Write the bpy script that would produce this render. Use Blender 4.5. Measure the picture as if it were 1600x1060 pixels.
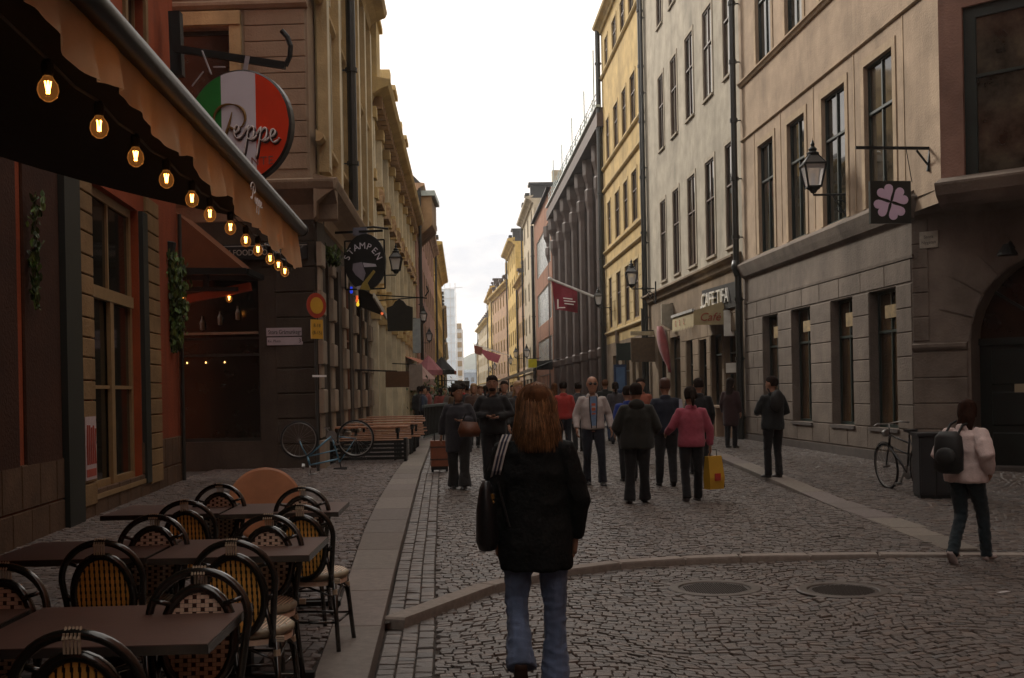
import bpy, math, random
import numpy as np
from mathutils import Matrix, Vector
R = random.Random(7)
SC = bpy.context.scene
for o in list(bpy.data.objects): bpy.data.objects.remove(o)
# ------------------------------------------------------------ camera, light, exposure
F = 1778.0; HY = 611.0; ROLL = math.radians(1.1); EYE = 1.65
cam = bpy.data.cameras.new('camera'); camo = bpy.data.objects.new('camera', cam); SC.collection.objects.link(camo)
cam.sensor_width = 36.0; cam.lens = F / 1600 * 36; cam.clip_end = 3000; cam.clip_start = 0.05
cam.shift_y = (HY - 530) / 1600
c_, s_ = math.cos(ROLL), math.sin(ROLL)
camo.matrix_world = Matrix(((c_, s_, 0, 0), (0, 0, -1, 0), (-s_, c_, 0, EYE), (0, 0, 0, 1)))
SC.camera = camo
SC.render.resolution_x = 1024; SC.render.resolution_y = 678
SC.cycles.use_denoising = True
SC.cycles.max_bounces = 6; SC.cycles.diffuse_bounces = 2; SC.cycles.glossy_bounces = 3
SC.cycles.transparent_max_bounces = 8; SC.cycles.volume_bounces = 1
SUN_EL, SUN_AZ = 31, -36            # degrees; azimuth from +Y towards +X
world = bpy.data.worlds.new('World'); SC.world = world; world.use_nodes = True
nt = world.node_tree; nt.nodes.clear()
out = nt.nodes.new('ShaderNodeOutputWorld'); bg = nt.nodes.new('ShaderNodeBackground')
sky = nt.nodes.new('ShaderNodeTexSky'); sky.sky_type = 'NISHITA'; sky.sun_disc = False
sky.sun_elevation = math.radians(SUN_EL); sky.sun_rotation = math.radians(SUN_AZ)
sky.dust_density = 3.0; sky.air_density = 1.0
tc = nt.nodes.new('ShaderNodeTexCoord'); mp = nt.nodes.new('ShaderNodeMapping'); mp.inputs['Scale'].default_value = (1, 1, 2.2)
nz = nt.nodes.new('ShaderNodeTexNoise'); nz.inputs['Scale'].default_value = 2.6; nz.inputs['Detail'].default_value = 7; nz.inputs['Roughness'].default_value = .55
rp = nt.nodes.new('ShaderNodeValToRGB'); rp.color_ramp.elements[0].position = .36; rp.color_ramp.elements[1].position = .50
rp.color_ramp.elements[0].color = (7.3, 7.3, 7.6, 1); rp.color_ramp.elements[1].color = (13.2, 12.0, 10.8, 1)
mx = nt.nodes.new('ShaderNodeMix'); mx.data_type = 'RGBA'; mx.inputs[0].default_value = .93
nt.links.new(tc.outputs['Generated'], mp.inputs[0]); nt.links.new(mp.outputs[0], nz.inputs['Vector']); nt.links.new(nz.outputs[0], rp.inputs[0])
nt.links.new(sky.outputs[0], mx.inputs[6]); nt.links.new(rp.outputs[0], mx.inputs[7]); nt.links.new(mx.outputs[2], bg.inputs['Color'])
nt.links.new(bg.outputs[0], out.inputs[0]); bg.inputs['Strength'].default_value = 0.112
sl = bpy.data.lights.new('sun', 'SUN'); sl.energy = 3.4; sl.angle = math.radians(11); sl.color = (1, .94, .84)
so = bpy.data.objects.new('sun', sl); SC.collection.objects.link(so)
sd = Vector((math.sin(math.radians(SUN_AZ)) * math.cos(math.radians(SUN_EL)), math.cos(math.radians(SUN_AZ)) * math.cos(math.radians(SUN_EL)), math.sin(math.radians(SUN_EL))))
so.rotation_euler = sd.to_track_quat('Z', 'Y').to_euler(); so.location = (0, 0, 40)
SC.view_settings.view_transform = 'Standard'; SC.view_settings.look = 'None'; SC.view_settings.gamma = 1
SC.view_settings.exposure = 0.16; SC.view_settings.use_curve_mapping = False

# ------------------------------------------------------------ surveying helpers: photograph bearings -> real places
def dr(px, py):
    u = px - 800; v = HY - py
    return (u * c_ + v * s_) / F, (-u * s_ + v * c_) / F
def G(px, py, z=None):
    x, w = dr(px, py)
    if z is None:
        z = 0.1
        for _ in range(6):
            Y = (z - EYE) / w; z = gz(x * Y, Y)
    Y = (z - EYE) / w
    return Vector((x * Y, Y, z))
def atY(px, py, Y):
    x, w = dr(px, py); return Vector((x * Y, Y, EYE + w * Y))
def lerp(a, b, t): return a + (b - a) * t
def interp(x, xs, ys): return float(np.interp(x, xs, ys))
KY = [0, 3, 6.8, 8, 10.5, 13, 16.2, 22, 30, 60, 120]
def kR(y): return interp(y, KY, [-.35, -.6, -.86, -.93, -1.10, -1.25, -1.45, -1.80, -2.22, -3.9, -7])
def kL(y): return interp(y, KY, [-.6, -.87, -1.17, -1.27, -1.50, -1.72, -1.95, -2.28, -2.62, -4.3, -7.4])
def kC(x): return interp(x, [-.95, -.54, -.09, .3, .62, 1.2, 2.0, 3.4, 4.7, 9, 30], [8.0, 9.0, 9.82, 10.2, 10.48, 10.75, 10.9, 10.85, 10.6, 10.3, 9])
def rK(y): return interp(y, [0, 12, 19, 24.6, 35, 60, 120], [4.0, 4.15, 4.2, 4.36, 4.1, 3.0, .2])
def base(y): return min(max(.004 * (y - 9), 0), .10)
def gz(x, y):
    b = base(y)
    if y < kC(x) and x > kR(y): return b - .03 + .055 * min(max((x - 2.2) / 2.4, 0), 1)
    if x < kR(y): return b + .075
    if x > rK(y): return b + .03 + .06 * min(max((y - 15) / 4, 0), 1)
    return b + .03

# ------------------------------------------------------------ materials
MATS = {}
def srgb(r, g, b):
    f = lambda c: (c / 255) / 12.92 if c / 255 <= .04045 else ((c / 255 + .055) / 1.055) ** 2.4
    return (f(r), f(g), f(b))
def mat(name, col=(.5, .5, .5), rough=.8, var=.25, scale=3.0, bump=.0, bscale=40, metal=0, spec=.4, emit=None, estr=1, streak=False, attr=False, sheen=0, trans=0, coat=0, grime=None, grime_amt=.5):
    if name in MATS: return MATS[name]
    m = bpy.data.materials.new(name); m.use_nodes = True; MATS[name] = m
    n = m.node_tree; p = n.nodes['Principled BSDF']; L = n.links.new
    p.inputs['Roughness'].default_value = rough; p.inputs['Metallic'].default_value = metal
    p.inputs['Specular IOR Level'].default_value = spec; p.inputs['Coat Weight'].default_value = coat
    p.inputs['Sheen Weight'].default_value = sheen
    if trans: p.inputs['Transmission Weight'].default_value = trans
    tc = n.nodes.new('ShaderNodeTexCoord'); mp = n.nodes.new('ShaderNodeMapping')
    src = tc.outputs['Object']
    L(src, mp.inputs[0])
    if streak: mp.inputs['Scale'].default_value = (1, 1, .22)
    nz = n.nodes.new('ShaderNodeTexNoise'); nz.inputs['Scale'].default_value = scale; nz.inputs['Detail'].default_value = 8; nz.inputs['Roughness'].default_value = .62
    L(mp.outputs[0], nz.inputs['Vector'])
    mr = n.nodes.new('ShaderNodeMapRange'); mr.inputs[1].default_value = .28; mr.inputs[2].default_value = .72
    mr.inputs[3].default_value = 1 - var; mr.inputs[4].default_value = 1 + var * .8
    L(nz.outputs[0], mr.inputs[0])
    hv = n.nodes.new('ShaderNodeMix'); hv.data_type = 'RGBA'; hv.blend_type = 'MULTIPLY'; hv.inputs[0].default_value = 1
    hv.inputs[6].default_value = (*col, 1); L(mr.outputs[0], hv.inputs[7])
    last = hv.outputs[2]
    if grime:
        g = n.nodes.new('ShaderNodeTexNoise'); g.inputs['Scale'].default_value = scale * .37; g.inputs['Detail'].default_value = 9; g.inputs['Roughness'].default_value = .7
        mg = n.nodes.new('ShaderNodeMapping'); mg.inputs['Scale'].default_value = (1, 1, .16); mg.inputs['Location'].default_value = (3, 7, 1)
        L(src, mg.inputs[0]); L(mg.outputs[0], g.inputs['Vector'])
        r2 = n.nodes.new('ShaderNodeMapRange'); r2.inputs[1].default_value = .5; r2.inputs[2].default_value = .72; r2.inputs[3].default_value = 0; r2.inputs[4].default_value = grime_amt
        L(g.outputs[0], r2.inputs[0])
        mm = n.nodes.new('ShaderNodeMix'); mm.data_type = 'RGBA'; L(r2.outputs[0], mm.inputs[0]); L(last, mm.inputs[6]); mm.inputs[7].default_value = (*grime, 1)
        last = mm.outputs[2]
    if attr:
        a = n.nodes.new('ShaderNodeAttribute'); a.attribute_name = 'tone'
        m2 = n.nodes.new('ShaderNodeMix'); m2.data_type = 'RGBA'; m2.blend_type = 'MULTIPLY'; m2.inputs[0].default_value = 1
        L(last, m2.inputs[6]); L(a.outputs['Color'], m2.inputs[7]); last = m2.outputs[2]
    L(last, p.inputs['Base Color'])
    if bump:
        b = n.nodes.new('ShaderNodeBump'); b.inputs['Strength'].default_value = bump; b.inputs['Distance'].default_value = .02
        n2 = n.nodes.new('ShaderNodeTexNoise'); n2.inputs['Scale'].default_value = bscale; n2.inputs['Detail'].default_value = 6
        L(src, n2.inputs['Vector']); L(n2.outputs[0], b.inputs['Height']); L(b.outputs[0], p.inputs['Normal'])
    if emit:
        p.inputs['Emission Color'].default_value = (*emit, 1); p.inputs['Emission Strength'].default_value = estr
    return m
def stucco(name, rgb, **k):
    kw = dict(rough=.92, var=.34, scale=1.1, bump=.6, bscale=26, spec=.2, grime=tuple(c * .34 for c in rgb), grime_amt=.7); kw.update(k)
    return mat(name, rgb, **kw)
GLASS = mat('window_glass', (.016, .017, .015), rough=.03, var=.9, spec=.75, bump=.02, bscale=2.5)
GLASSW = mat('window_glass_warm', (.05, .03, .015), rough=.05, var=.9, scale=1.2, spec=.7, bump=.02, bscale=2.5)
IRON = mat('black_iron', (.010, .011, .010), rough=.55, var=.3, spec=.3)
PIPE = mat('dark_pipe_paint', (.018, .019, .016), rough=.4, var=.3, spec=.5)
GRAN = mat('granite', (.185, .16, .143), rough=.8, var=.22, scale=18, bump=.3, bscale=140, attr=True)
SOOT = (.03, .025, .02)

# ------------------------------------------------------------ mesh building
class MB:
    def __init__(s): s.v = []; s.f = []; s.mi = []; s.M = None; s.cm = 0
    def xf(s, M): s.M = M; return s
    def add(s, vs, fs, mi=None):
        n = len(s.v)
        if s.M is not None: vs = [tuple(s.M @ Vector(v)) for v in vs]
        s.v += [tuple(v) for v in vs]
        s.f += [tuple(i + n for i in f) for f in fs]; s.mi += [s.cm if mi is None else mi] * len(fs)
        return s
    def box(s, a, b, mi=None):
        x0, y0, z0 = a; x1, y1, z1 = b
        if x0 > x1: x0, x1 = x1, x0
        if y0 > y1: y0, y1 = y1, y0
        if z0 > z1: z0, z1 = z1, z0
        return s.add([(x0, y0, z0), (x1, y0, z0), (x1, y1, z0), (x0, y1, z0), (x0, y0, z1), (x1, y0, z1), (x1, y1, z1), (x0, y1, z1)],
                     [(0, 3, 2, 1), (4, 5, 6, 7), (0, 1, 5, 4), (1, 2, 6, 5), (2, 3, 7, 6), (3, 0, 4, 7)], mi)
    def cbox(s, a, b, c=.01, mi=None):
        # block whose +y face is chamfered
        x0, y0, z0 = a; x1, y1, z1 = b
        v = [(x0, y0, z0), (x1, y0, z0), (x1, y0, z1), (x0, y0, z1), (x0, y1 - c, z0), (x1, y1 - c, z0), (x1, y1 - c, z1), (x0, y1 - c, z1),
             (x0 + c, y1, z0 + c), (x1 - c, y1, z0 + c), (x1 - c, y1, z1 - c), (x0 + c, y1, z1 - c)]
        f = [(0, 1, 2, 3)] + [(i, 4 + i, 4 + (i + 1) % 4, (i + 1) % 4) for i in range(4)] + [(4 + i, 8 + i, 8 + (i + 1) % 4, 4 + (i + 1) % 4) for i in range(4)] + [(8, 11, 10, 9)]
        return s.add(v, [tuple(reversed(q)) for q in f], mi)
    def bar(s, p, q, w=.04, h=None, mi=None, up=(0, 0, 1)):
        p = Vector(p); q = Vector(q); d = (q - p).normalized(); u = Vector(up)
        if abs(d.dot(u)) > .97: u = Vector((0, 1, 0))
        sx = d.cross(u).normalized(); sz = sx.cross(d).normalized(); h = h or w
        vs = []
        for c in (p, q):
            for a, b in ((-1, -1), (1, -1), (1, 1), (-1, 1)): vs.append(c + sx * (a * w / 2) + sz * (b * h / 2))
        return s.add(vs, [(0, 1, 2, 3), (7, 6, 5, 4), (0, 4, 5, 1), (1, 5, 6, 2), (2, 6, 7, 3), (3, 7, 4, 0)], mi)
    def tube(s, pts, r, n=8, mi=None, cap=True, sq=None):
        pts = [Vector(p) for p in pts]; k = len(pts)
        rr = r if isinstance(r, (list, tuple)) else [r] * k
        vs = []; t0 = (pts[1] - pts[0]).normalized(); ref = Vector((0, 0, 1)) if abs(t0.z) < .9 else Vector((0, 1, 0))
        a = t0.cross(ref).normalized()
        for i, p in enumerate(pts):
            t = (pts[min(i + 1, k - 1)] - pts[max(i - 1, 0)]).normalized()
            a = (a - t * a.dot(t)).normalized(); b = t.cross(a)
            ra, rb = rr[i] if isinstance(rr[i], (list, tuple)) else (rr[i], rr[i])
            for j in range(n):
                th = 2 * math.pi * j / n; vs.append(p + a * (ra * math.cos(th)) + b * (rb * math.sin(th)))
        fs = [(i * n + j, i * n + (j + 1) % n, (i + 1) * n + (j + 1) % n, (i + 1) * n + j) for i in range(k - 1) for j in range(n)]
        if cap: fs += [tuple(range(n - 1, -1, -1)), tuple(range((k - 1) * n, k * n))]
        return s.add(vs, fs, mi)
    def loft(s, rings, mi=None, cap=True, closed=True):
        n = len(rings[0]); vs = [p for r in rings for p in r]; fs = []
        for i in range(len(rings) - 1):
            for j in range(n if closed else n - 1): fs.append((i * n + j, i * n + (j + 1) % n, (i + 1) * n + (j + 1) % n, (i + 1) * n + j))
        if cap: fs += [tuple(range(n - 1, -1, -1)), tuple(range((len(rings) - 1) * n, len(rings) * n))]
        return s.add(vs, fs, mi)
    def lathe(s, prof, n=12, c=(0, 0, 0), mi=None, ax='z'):
        rings = []
        for r, z in prof:
            ring = []
            for j in range(n):
                th = 2 * math.pi * j / n; x, y = max(r, .0005) * math.cos(th), max(r, .0005) * math.sin(th)
                ring.append((c[0] + x, c[1] + y, c[2] + z) if ax == 'z' else ((c[0] + x, c[1] + z, c[2] - y) if ax == 'y' else (c[0] + z, c[1] + x, c[2] + y)))
            rings.append(ring)
        return s.loft(rings, mi)
    def ell(s, c, r, n=12, m=8, mi=None, M=None):
        rings = []
        for i in range(m + 1):
            ph = math.pi * (i / m) ; z = -math.cos(ph); q = max(math.sin(ph), .02)
            ring = [Vector((r[0] * q * math.cos(2 * math.pi * j / n), r[1] * q * math.sin(2 * math.pi * j / n), r[2] * z)) for j in range(n)]
            if M is not None: ring = [M @ v for v in ring]
            rings.append([v + Vector(c) for v in ring])
        return s.loft(rings, mi)
    def prism(s, poly, y0, y1, mi=None, ax='y'):
        # polygon in (x,z), extruded along y
        n = len(poly)
        g = (lambda p, t: (p[0], t, p[1])) if ax == 'y' else ((lambda p, t: (p[0], p[1], t)) if ax == 'z' else (lambda p, t: (t, p[0], p[1])))
        vs = [g(p, y0) for p in poly] + [g(p, y1) for p in poly]
        fs = [tuple(range(n)), tuple(range(2 * n - 1, n - 1, -1))] + [(i, n + i, n + (i + 1) % n, (i + 1) % n) for i in range(n)]
        return s.add(vs, fs, mi)
    def mesh(s, name, mats, smooth=False):
        me = bpy.data.meshes.new(name); me.from_pydata([tuple(v) for v in s.v], [], s.f)
        for m in (mats if isinstance(mats, (list, tuple)) else [mats]): me.materials.append(m)
        me.polygons.foreach_set('material_index', s.mi)
        if smooth: me.polygons.foreach_set('use_smooth', [True] * len(s.f))
        me.update()
        return me
    def build(s, name, mats, parent=None, smooth=False, M=None):
        return put(name, s.mesh(name, mats, smooth), parent, M)
def put(name, me, parent=None, M=None):
    o = bpy.data.objects.new(name, me); SC.collection.objects.link(o)
    if parent is not None: o.parent = parent
    if M is not None: o.matrix_basis = M
    return o
def fixn(me):
    import bmesh
    b = bmesh.new(); b.from_mesh(me); bmesh.ops.recalc_face_normals(b, faces=b.faces); b.to_mesh(me); b.free(); return me
def tag(o, label=None, cat=None, group=None, kind=None):
    if label: o['label'] = label
    if cat: o['category'] = cat
    if group: o['group'] = group
    if kind: o['kind'] = kind
    return o
def thing(name, label, cat, loc=(0, 0, 0), rz=0, group=None, scale=1):
    o = bpy.data.objects.new(name, None); SC.collection.objects.link(o); o.empty_display_size = .2
    o.location = loc; o.rotation_euler = (0, 0, rz); o.scale = (scale,) * 3
    return tag(o, label, cat, group)
def copy_tree(o, parent=None):
    c = o.copy(); SC.collection.objects.link(c)
    if parent is not None: c.parent = parent
    for ch in list(KIDS.get(o.name, ())) if False else [x for x in SC.objects if x.parent is o]: copy_tree(ch, c)
    return c
KIDS = {}
def T(x=0, y=0, z=0, rz=0, rx=0, ry=0, s=1):
    return Matrix.Translation((x, y, z)) @ Matrix.Rotation(rz, 4, 'Z') @ Matrix.Rotation(ry, 4, 'Y') @ Matrix.Rotation(rx, 4, 'X') @ Matrix.Scale(s, 4)
def cmesh(body, size=1, extrude=.01, font_shear=0, align='CENTER', bevel=0, space=1.0, offset=0):
    cu = bpy.data.curves.new('t', 'FONT'); cu.body = body; cu.size = size; cu.extrude = extrude; cu.shear = font_shear
    cu.align_x = align; cu.align_y = 'CENTER'; cu.space_character = space; cu.bevel_depth = bevel; cu.offset = offset; cu.resolution_u = 3
    o = bpy.data.objects.new('t', cu); SC.collection.objects.link(o)
    bpy.context.view_layer.update()
    me = bpy.data.meshes.new_from_object(o.evaluated_get(bpy.context.evaluated_depsgraph_get()))
    bpy.data.objects.remove(o); bpy.data.curves.remove(cu); return me
def text(name, body, M, mt, parent=None, width=None, **k):
    me = cmesh(body, **k); me.name = name; me.materials.clear(); me.materials.append(mt)
    if width and len(me.vertices):
        co = np.empty(len(me.vertices) * 3); me.vertices.foreach_get('co', co); co = co.reshape(-1, 3)
        w = co[:, 0].max() - co[:, 0].min(); co[:, 0] *= width / w; me.vertices.foreach_set('co', co.ravel())
    return put(name, me, parent, M)
# text matrix: letters read left-to-right along axis d, upright, facing out
def facing(P, d, n):
    d = Vector(d).normalized(); n = Vector(n).normalized(); u = Vector((0, 0, 1))
    return Matrix(((d.x, u.x, n.x, P[0]), (d.y, u.y, n.y, P[1]), (d.z, u.z, n.z, P[2]), (0, 0, 0, 1)))

# ------------------------------------------------------------ facade frames: x along the wall, y out of the wall, z up
class Fr:
    def __init__(s, P, Q, root=None):
        s.P = Vector((P[0], P[1], 0)); Q = Vector((Q[0], Q[1], 0)); s.len = (Q - s.P).length; s.d = (Q - s.P).normalized()
        s.n = Vector((-s.d.y, s.d.x, 0))
        s.M = Matrix(((s.d.x, s.n.x, 0, s.P.x), (s.d.y, s.n.y, 0, s.P.y), (0, 0, 1, 0), (0, 0, 0, 1)))
        s.root = root
    def px(s, px, py, off=0):
        x, w = dr(px, py); r = Vector((x, 1, w)); o = Vector((0, 0, EYE)); P = s.P + s.n * off
        t = (P - o).dot(s.n) / r.dot(s.n); h = o + r * t
        return (h - P).dot(s.d), h.z
    def world(s, a, y, z): return s.M @ Vector((a, y, z))
    def L(s): return s.root.matrix_basis.inverted() @ s.M if s.root else s.M
def wall(fr, s0, s1, z0, z1, holes, mt, name='wall', dep=.22, back=6.0, mb=None, build=True):
    """front with true openings, reveals, plus the sides, top and back of the block behind it"""
    mb = mb or MB()
    xs = sorted({s0, s1, *[h[0] for h in holes], *[h[1] for h in holes]}); zs = sorted({z0, z1, *[h[2] for h in holes], *[h[3] for h in holes]})
    xs = [x for x in xs if s0 <= x <= s1]; zs = [z for z in zs if z0 <= z <= z1]
    for i in range(len(xs) - 1):
        for j in range(len(zs) - 1):
            cx, cz = (xs[i] + xs[i + 1]) / 2, (zs[j] + zs[j + 1]) / 2
            if any(h[0] < cx < h[1] and h[2] < cz < h[3] for h in holes): continue
            mb.add([(xs[i], 0, zs[j]), (xs[i + 1], 0, zs[j]), (xs[i + 1], 0, zs[j + 1]), (xs[i], 0, zs[j + 1])], [(3, 2, 1, 0)])
    for h in holes:
        a, b, c, d = h[:4]; D = -dep
        mb.add([(a, 0, c), (b, 0, c), (b, D, c), (a, D, c)], [(0, 1, 2, 3)]); mb.add([(a, 0, d), (b, 0, d), (b, D, d), (a, D, d)], [(3, 2, 1, 0)])
        mb.add([(a, 0, c), (a, 0, d), (a, D, d), (a, D, c)], [(3, 2, 1, 0)]); mb.add([(b, 0, c), (b, 0, d), (b, D, d), (b, D, c)], [(0, 1, 2, 3)])
    B = -back
    mb.add([(s0, 0, z0), (s0, 0, z1), (s0, B, z1), (s0, B, z0)], [(0, 1, 2, 3)]); mb.add([(s1, 0, z0), (s1, 0, z1), (s1, B, z1), (s1, B, z0)], [(3, 2, 1, 0)])
    mb.add([(s0, 0, z1), (s1, 0, z1), (s1, B, z1), (s0, B, z1)], [(0, 1, 2, 3)]); mb.add([(s0, B, z0), (s1, B, z0), (s1, B, z1), (s0, B, z1)], [(0, 1, 2, 3)])
    if build: return mb.build(name, mt, fr.root, M=fr.L())
    return mb
CURT = mat('curtained_glass', (.15, .14, .12), rough=.12, var=.85, scale=5, spec=.7, streak=True)
CURT2 = mat('dim_room_glass', (.055, .045, .032), rough=.06, var=.9, scale=2.5, spec=.7)
WCACHE = {}
def window(fr, s0, s1, z0, z1, fm, cols=(.5,), rows=(.5,), dep=.18, ft=.06, gm=None, sill=None, sdep=.10, trim=None, tw=.12, tp=.03, panes=True, label=None, arch=0):
    gm = gm or GLASS; w = round(s1 - s0, 2); h = round(z1 - z0, 2); key = (w, h, tuple(cols), tuple(rows), fm.name, gm.name, dep, ft, sill.name if sill else 0, trim.name if trim else 0, tw, tp)
    if key not in WCACHE:
        mb = MB(); f0, f1 = -dep, -dep + .05
        mb.box((0, f0, 0), (ft, f1, h)).box((w - ft, f0, 0), (w, f1, h)).box((ft, f0, 0), (w - ft, f1, ft)).box((ft, f0, h - ft), (w - ft, f1, h))
        xs = [ft] + [c * w for c in cols] + [w - ft]; zs = [ft] + [r * h for r in rows] + [h - ft]
        for c in cols: mb.box((c * w - .025, f0 + .004, ft), (c * w + .025, f1 - .004, h - ft))
        for r in rows: mb.box((ft, f0 + .002, r * h - .025), (w - ft, f1 + .01, r * h + .025))
        fme = mb.mesh('window', fm)
        pl = []
        for i in range(len(xs) - 1):
            for j in range(len(zs) - 1):
                tilt = R.uniform(-.004, .004)
                p = MB(); p.add([(xs[i], f0 + .012 + tilt, zs[j]), (xs[i + 1], f0 + .012, zs[j]), (xs[i + 1], f0 + .012 - tilt, zs[j + 1]), (xs[i], f0 + .012, zs[j + 1])], [(3, 2, 1, 0)])
                p.add([(xs[i], f0 + .004, zs[j]), (xs[i + 1], f0 + .004, zs[j]), (xs[i + 1], f0 + .004, zs[j + 1]), (xs[i], f0 + .004, zs[j + 1])], [(0, 1, 2, 3)])
                pl.append(p.mesh('pane', gm))
        sm = tm = None
        if sill: sm = MB().box((-.06, -dep + .05, -.07), (w + .06, sdep, -.004)).mesh('sill', sill)
        if trim:
            t = MB(); t.box((-tw, 0.0, 0), (-.004, tp, h + tw)).box((w + .004, 0, 0), (w + tw, tp, h + tw)).box((-.004, 0, h + .004), (w + .004, tp, h + tw))
            tm = t.mesh('surround', trim)
        WCACHE[key] = (fme, pl, sm, tm)
    fme, pl, sm, tm = WCACHE[key]
    o = put('window', fme, fr.root, fr.L() @ Matrix.Translation((s0, 0, z0)))
    if label: o['label'] = label
    if panes:
        cv = R.random(); alt = CURT if cv < .28 else CURT2 if cv < .55 else None
        for p in pl:
            q = put('pane', p, o)
            if alt and gm is GLASS and R.random() < .8: q.material_slots[0].link = 'OBJECT'; q.material_slots[0].material = alt
    if sm: put('sill', sm, o)
    if tm: put('surround', tm, o)
    return o
def blocks(fr, s0, s1, z0, z1, holes, mt, rh=.45, bl=1.0, proud=.018, gap=.014, name='stone_block', ch=.012, jit=.004, stagger=.5):
    """coursed ashlar, each stone an object"""
    rows = max(1, round((z1 - z0) / rh)); rh = (z1 - z0) / rows
    for r in range(rows):
        za, zb = z0 + r * rh, z0 + (r + 1) * rh
        blk = [(s0, s1)]
        for h in holes:
            if h[2] < (za + zb) / 2 < h[3]:
                nb = []
                for a, b in blk:
                    if h[1] <= a or h[0] >= b: nb.append((a, b)); continue
                    if h[0] > a: nb.append((a, h[0]))
                    if h[1] < b: nb.append((h[1], b))
                blk = nb
        for a, b in blk:
            L_ = b - a
            if L_ < .06: continue
            n = max(1, round(L_ / bl)); cuts = [a + L_ * k / n for k in range(n + 1)]
            if r % 2 and n > 1: cuts = [a] + [a + L_ * (k - stagger) / n for k in range(1, n + 1)] + [b]
            for k in range(len(cuts) - 1):
                if cuts[k + 1] - cuts[k] < .05: continue
                MB().cbox((cuts[k] + gap / 2, .0, za + gap / 2), (cuts[k + 1] - gap / 2, proud + R.uniform(0, jit), zb - gap / 2), ch).build(name, mt, fr.root, M=fr.L())
def band(fr, s0, s1, z, prof, mt, name='cornice'):
    """moulding run along a wall: prof = [(out, dz)...]"""
    mb = MB(); n = len(prof)
    vs = [(s, y, z + dz) for s in (s0, s1) for y, dz in prof]
    fs = [(i, i + 1, n + i + 1, n + i) for i in range(n - 1)] + [tuple(range(n - 1, -1, -1)), tuple(range(n, 2 * n))]
    mb.add(vs, fs); o = mb.build(name, mt, fr.root, M=fr.L()); fixn(o.data); return o
CORN = [(0, 0), (.10, .02), (.14, .12), (.26, .2), (.42, .26), (.46, .34), (.46, .38), (0, .46)]
STRING = [(0, 0), (.05, .01), (.09, .05), (.09, .09), (0, .14)]
def scaled(prof, k): return [(a * k, b * k) for a, b in prof]
def roof(fr, s0, s1, z, mt, rise=3.0, back=6, over=.35, name='roof'):
    mb = MB(); mb.add([(s0 - .0, over, z), (s1, over, z), (s1, -back * .45, z + rise), (s0, -back * .45, z + rise), (s0, -back, z + .2), (s1, -back, z + .2), (s0, over, z - .1), (s1, over, z - .1)],
        [(0, 1, 2, 3), (3, 2, 5, 4), (6, 7, 1, 0), (0, 3, 4), (1, 5, 2)])
    o = mb.build(name, mt, fr.root, M=fr.L()); fixn(o.data); return o
def pipe(fr, s, z0, z1, r=.07, off=.14, mt=None, name='downpipe', hoops=3):
    mb = MB(); mb.tube([(s, off, z0), (s, off, z1)], r, 10)
    for k in range(hoops):
        z = lerp(z0, z1, (k + .5) / hoops); mb.tube([(s, off, z - .05), (s, off, z + .05)], r * 1.3, 10); mb.box((s - .02, 0, z - .015), (s + .02, off, z + .015))
    return mb.build(name, mt or PIPE, fr.root, M=fr.L(), smooth=False)
def building(name, label, P, Q, cat='building', group=None):
    r = thing(name, label, cat, (P[0], P[1], 0), 0, group)
    return Fr(P, Q, r)
# ------------------------------------------------------------ ground
rng = np.random.default_rng(5)
STONE = mat('cobble_granite', (.100, .080, .068), rough=.47, var=.35, scale=14, bump=.45, bscale=90, attr=True, spec=.55)
STONE_L = mat('cobble_granite_pale', (.122, .096, .085), rough=.55, var=.35, scale=14, bump=.5, bscale=90, attr=True, spec=.35)
DIRT = mat('joint_sand', (.030, .026, .021), rough=1, var=.4, scale=6, bump=.4, bscale=60)
def far_cobble():
    m = mat('cobbles_far', (.09, .075, .065), rough=.7, var=.25, scale=.8, bump=0)
    n = m.node_tree; L = n.links.new; p = n.nodes['Principled BSDF']
    tc = n.nodes.new('ShaderNodeTexCoord'); v = n.nodes.new('ShaderNodeTexVoronoi'); v.inputs['Scale'].default_value = 9
    v.feature = 'DISTANCE_TO_EDGE'; L(tc.outputs['Object'], v.inputs['Vector'])
    r = n.nodes.new('ShaderNodeMapRange'); r.inputs[2].default_value = .08; L(v.outputs['Distance'], r.inputs[0])
    b = n.nodes.new('ShaderNodeBump'); b.inputs['Strength'].default_value = .8; b.inputs['Distance'].default_value = .02; L(r.outputs[0], b.inputs['Height']); L(b.outputs[0], p.inputs['Normal'])
    return m
FARC = far_cobble()
street = thing('street', None, None, (0, 0, 0)); tag(street, 'grey brown cobbled street running between the buildings', kind='structure')
# base sheet under everything, to the horizon
def sheet(name, xs_of_y, ys, zoff, mt, parent=None, nx=1):
    mb = MB(); rings = []
    for y in ys:
        a, b = xs_of_y(y); rings.append([(lerp(a, b, i / nx), y, base(y) + zoff) for i in range(nx + 1)])
    for i in range(len(rings) - 1):
        n = len(mb.v); mb.add(rings[i] + rings[i + 1], [(j, j + 1, nx + 2 + j, nx + 1 + j) for j in range(nx)])
    return mb.build(name, mt, parent)
g = sheet('ground', lambda y: (-900, 900), [-60, 0, 9, 34, 120, 400, 2500], -.075, DIRT); tag(g, kind='structure')
YF = list(range(36, 130, 6)) + [150, 200, 300, 420]
o = sheet('road_far', lambda y: (kR(y), rK(y)) if y < 120 else (-14, 3), YF, .022, FARC, street)
o = sheet('pavement', lambda y: (kR(y) - 6, kR(y)), YF[:-3], .075, FARC); tag(o, kind='structure')
o = sheet('pavement', lambda y: (rK(y), rK(y) + 6), YF[:-3], .09, FARC); tag(o, kind='structure')
o = sheet('side_street', lambda y: (-30, -6.3), [20.9, 23.8], .03, FARC); tag(o, kind='structure')

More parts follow.
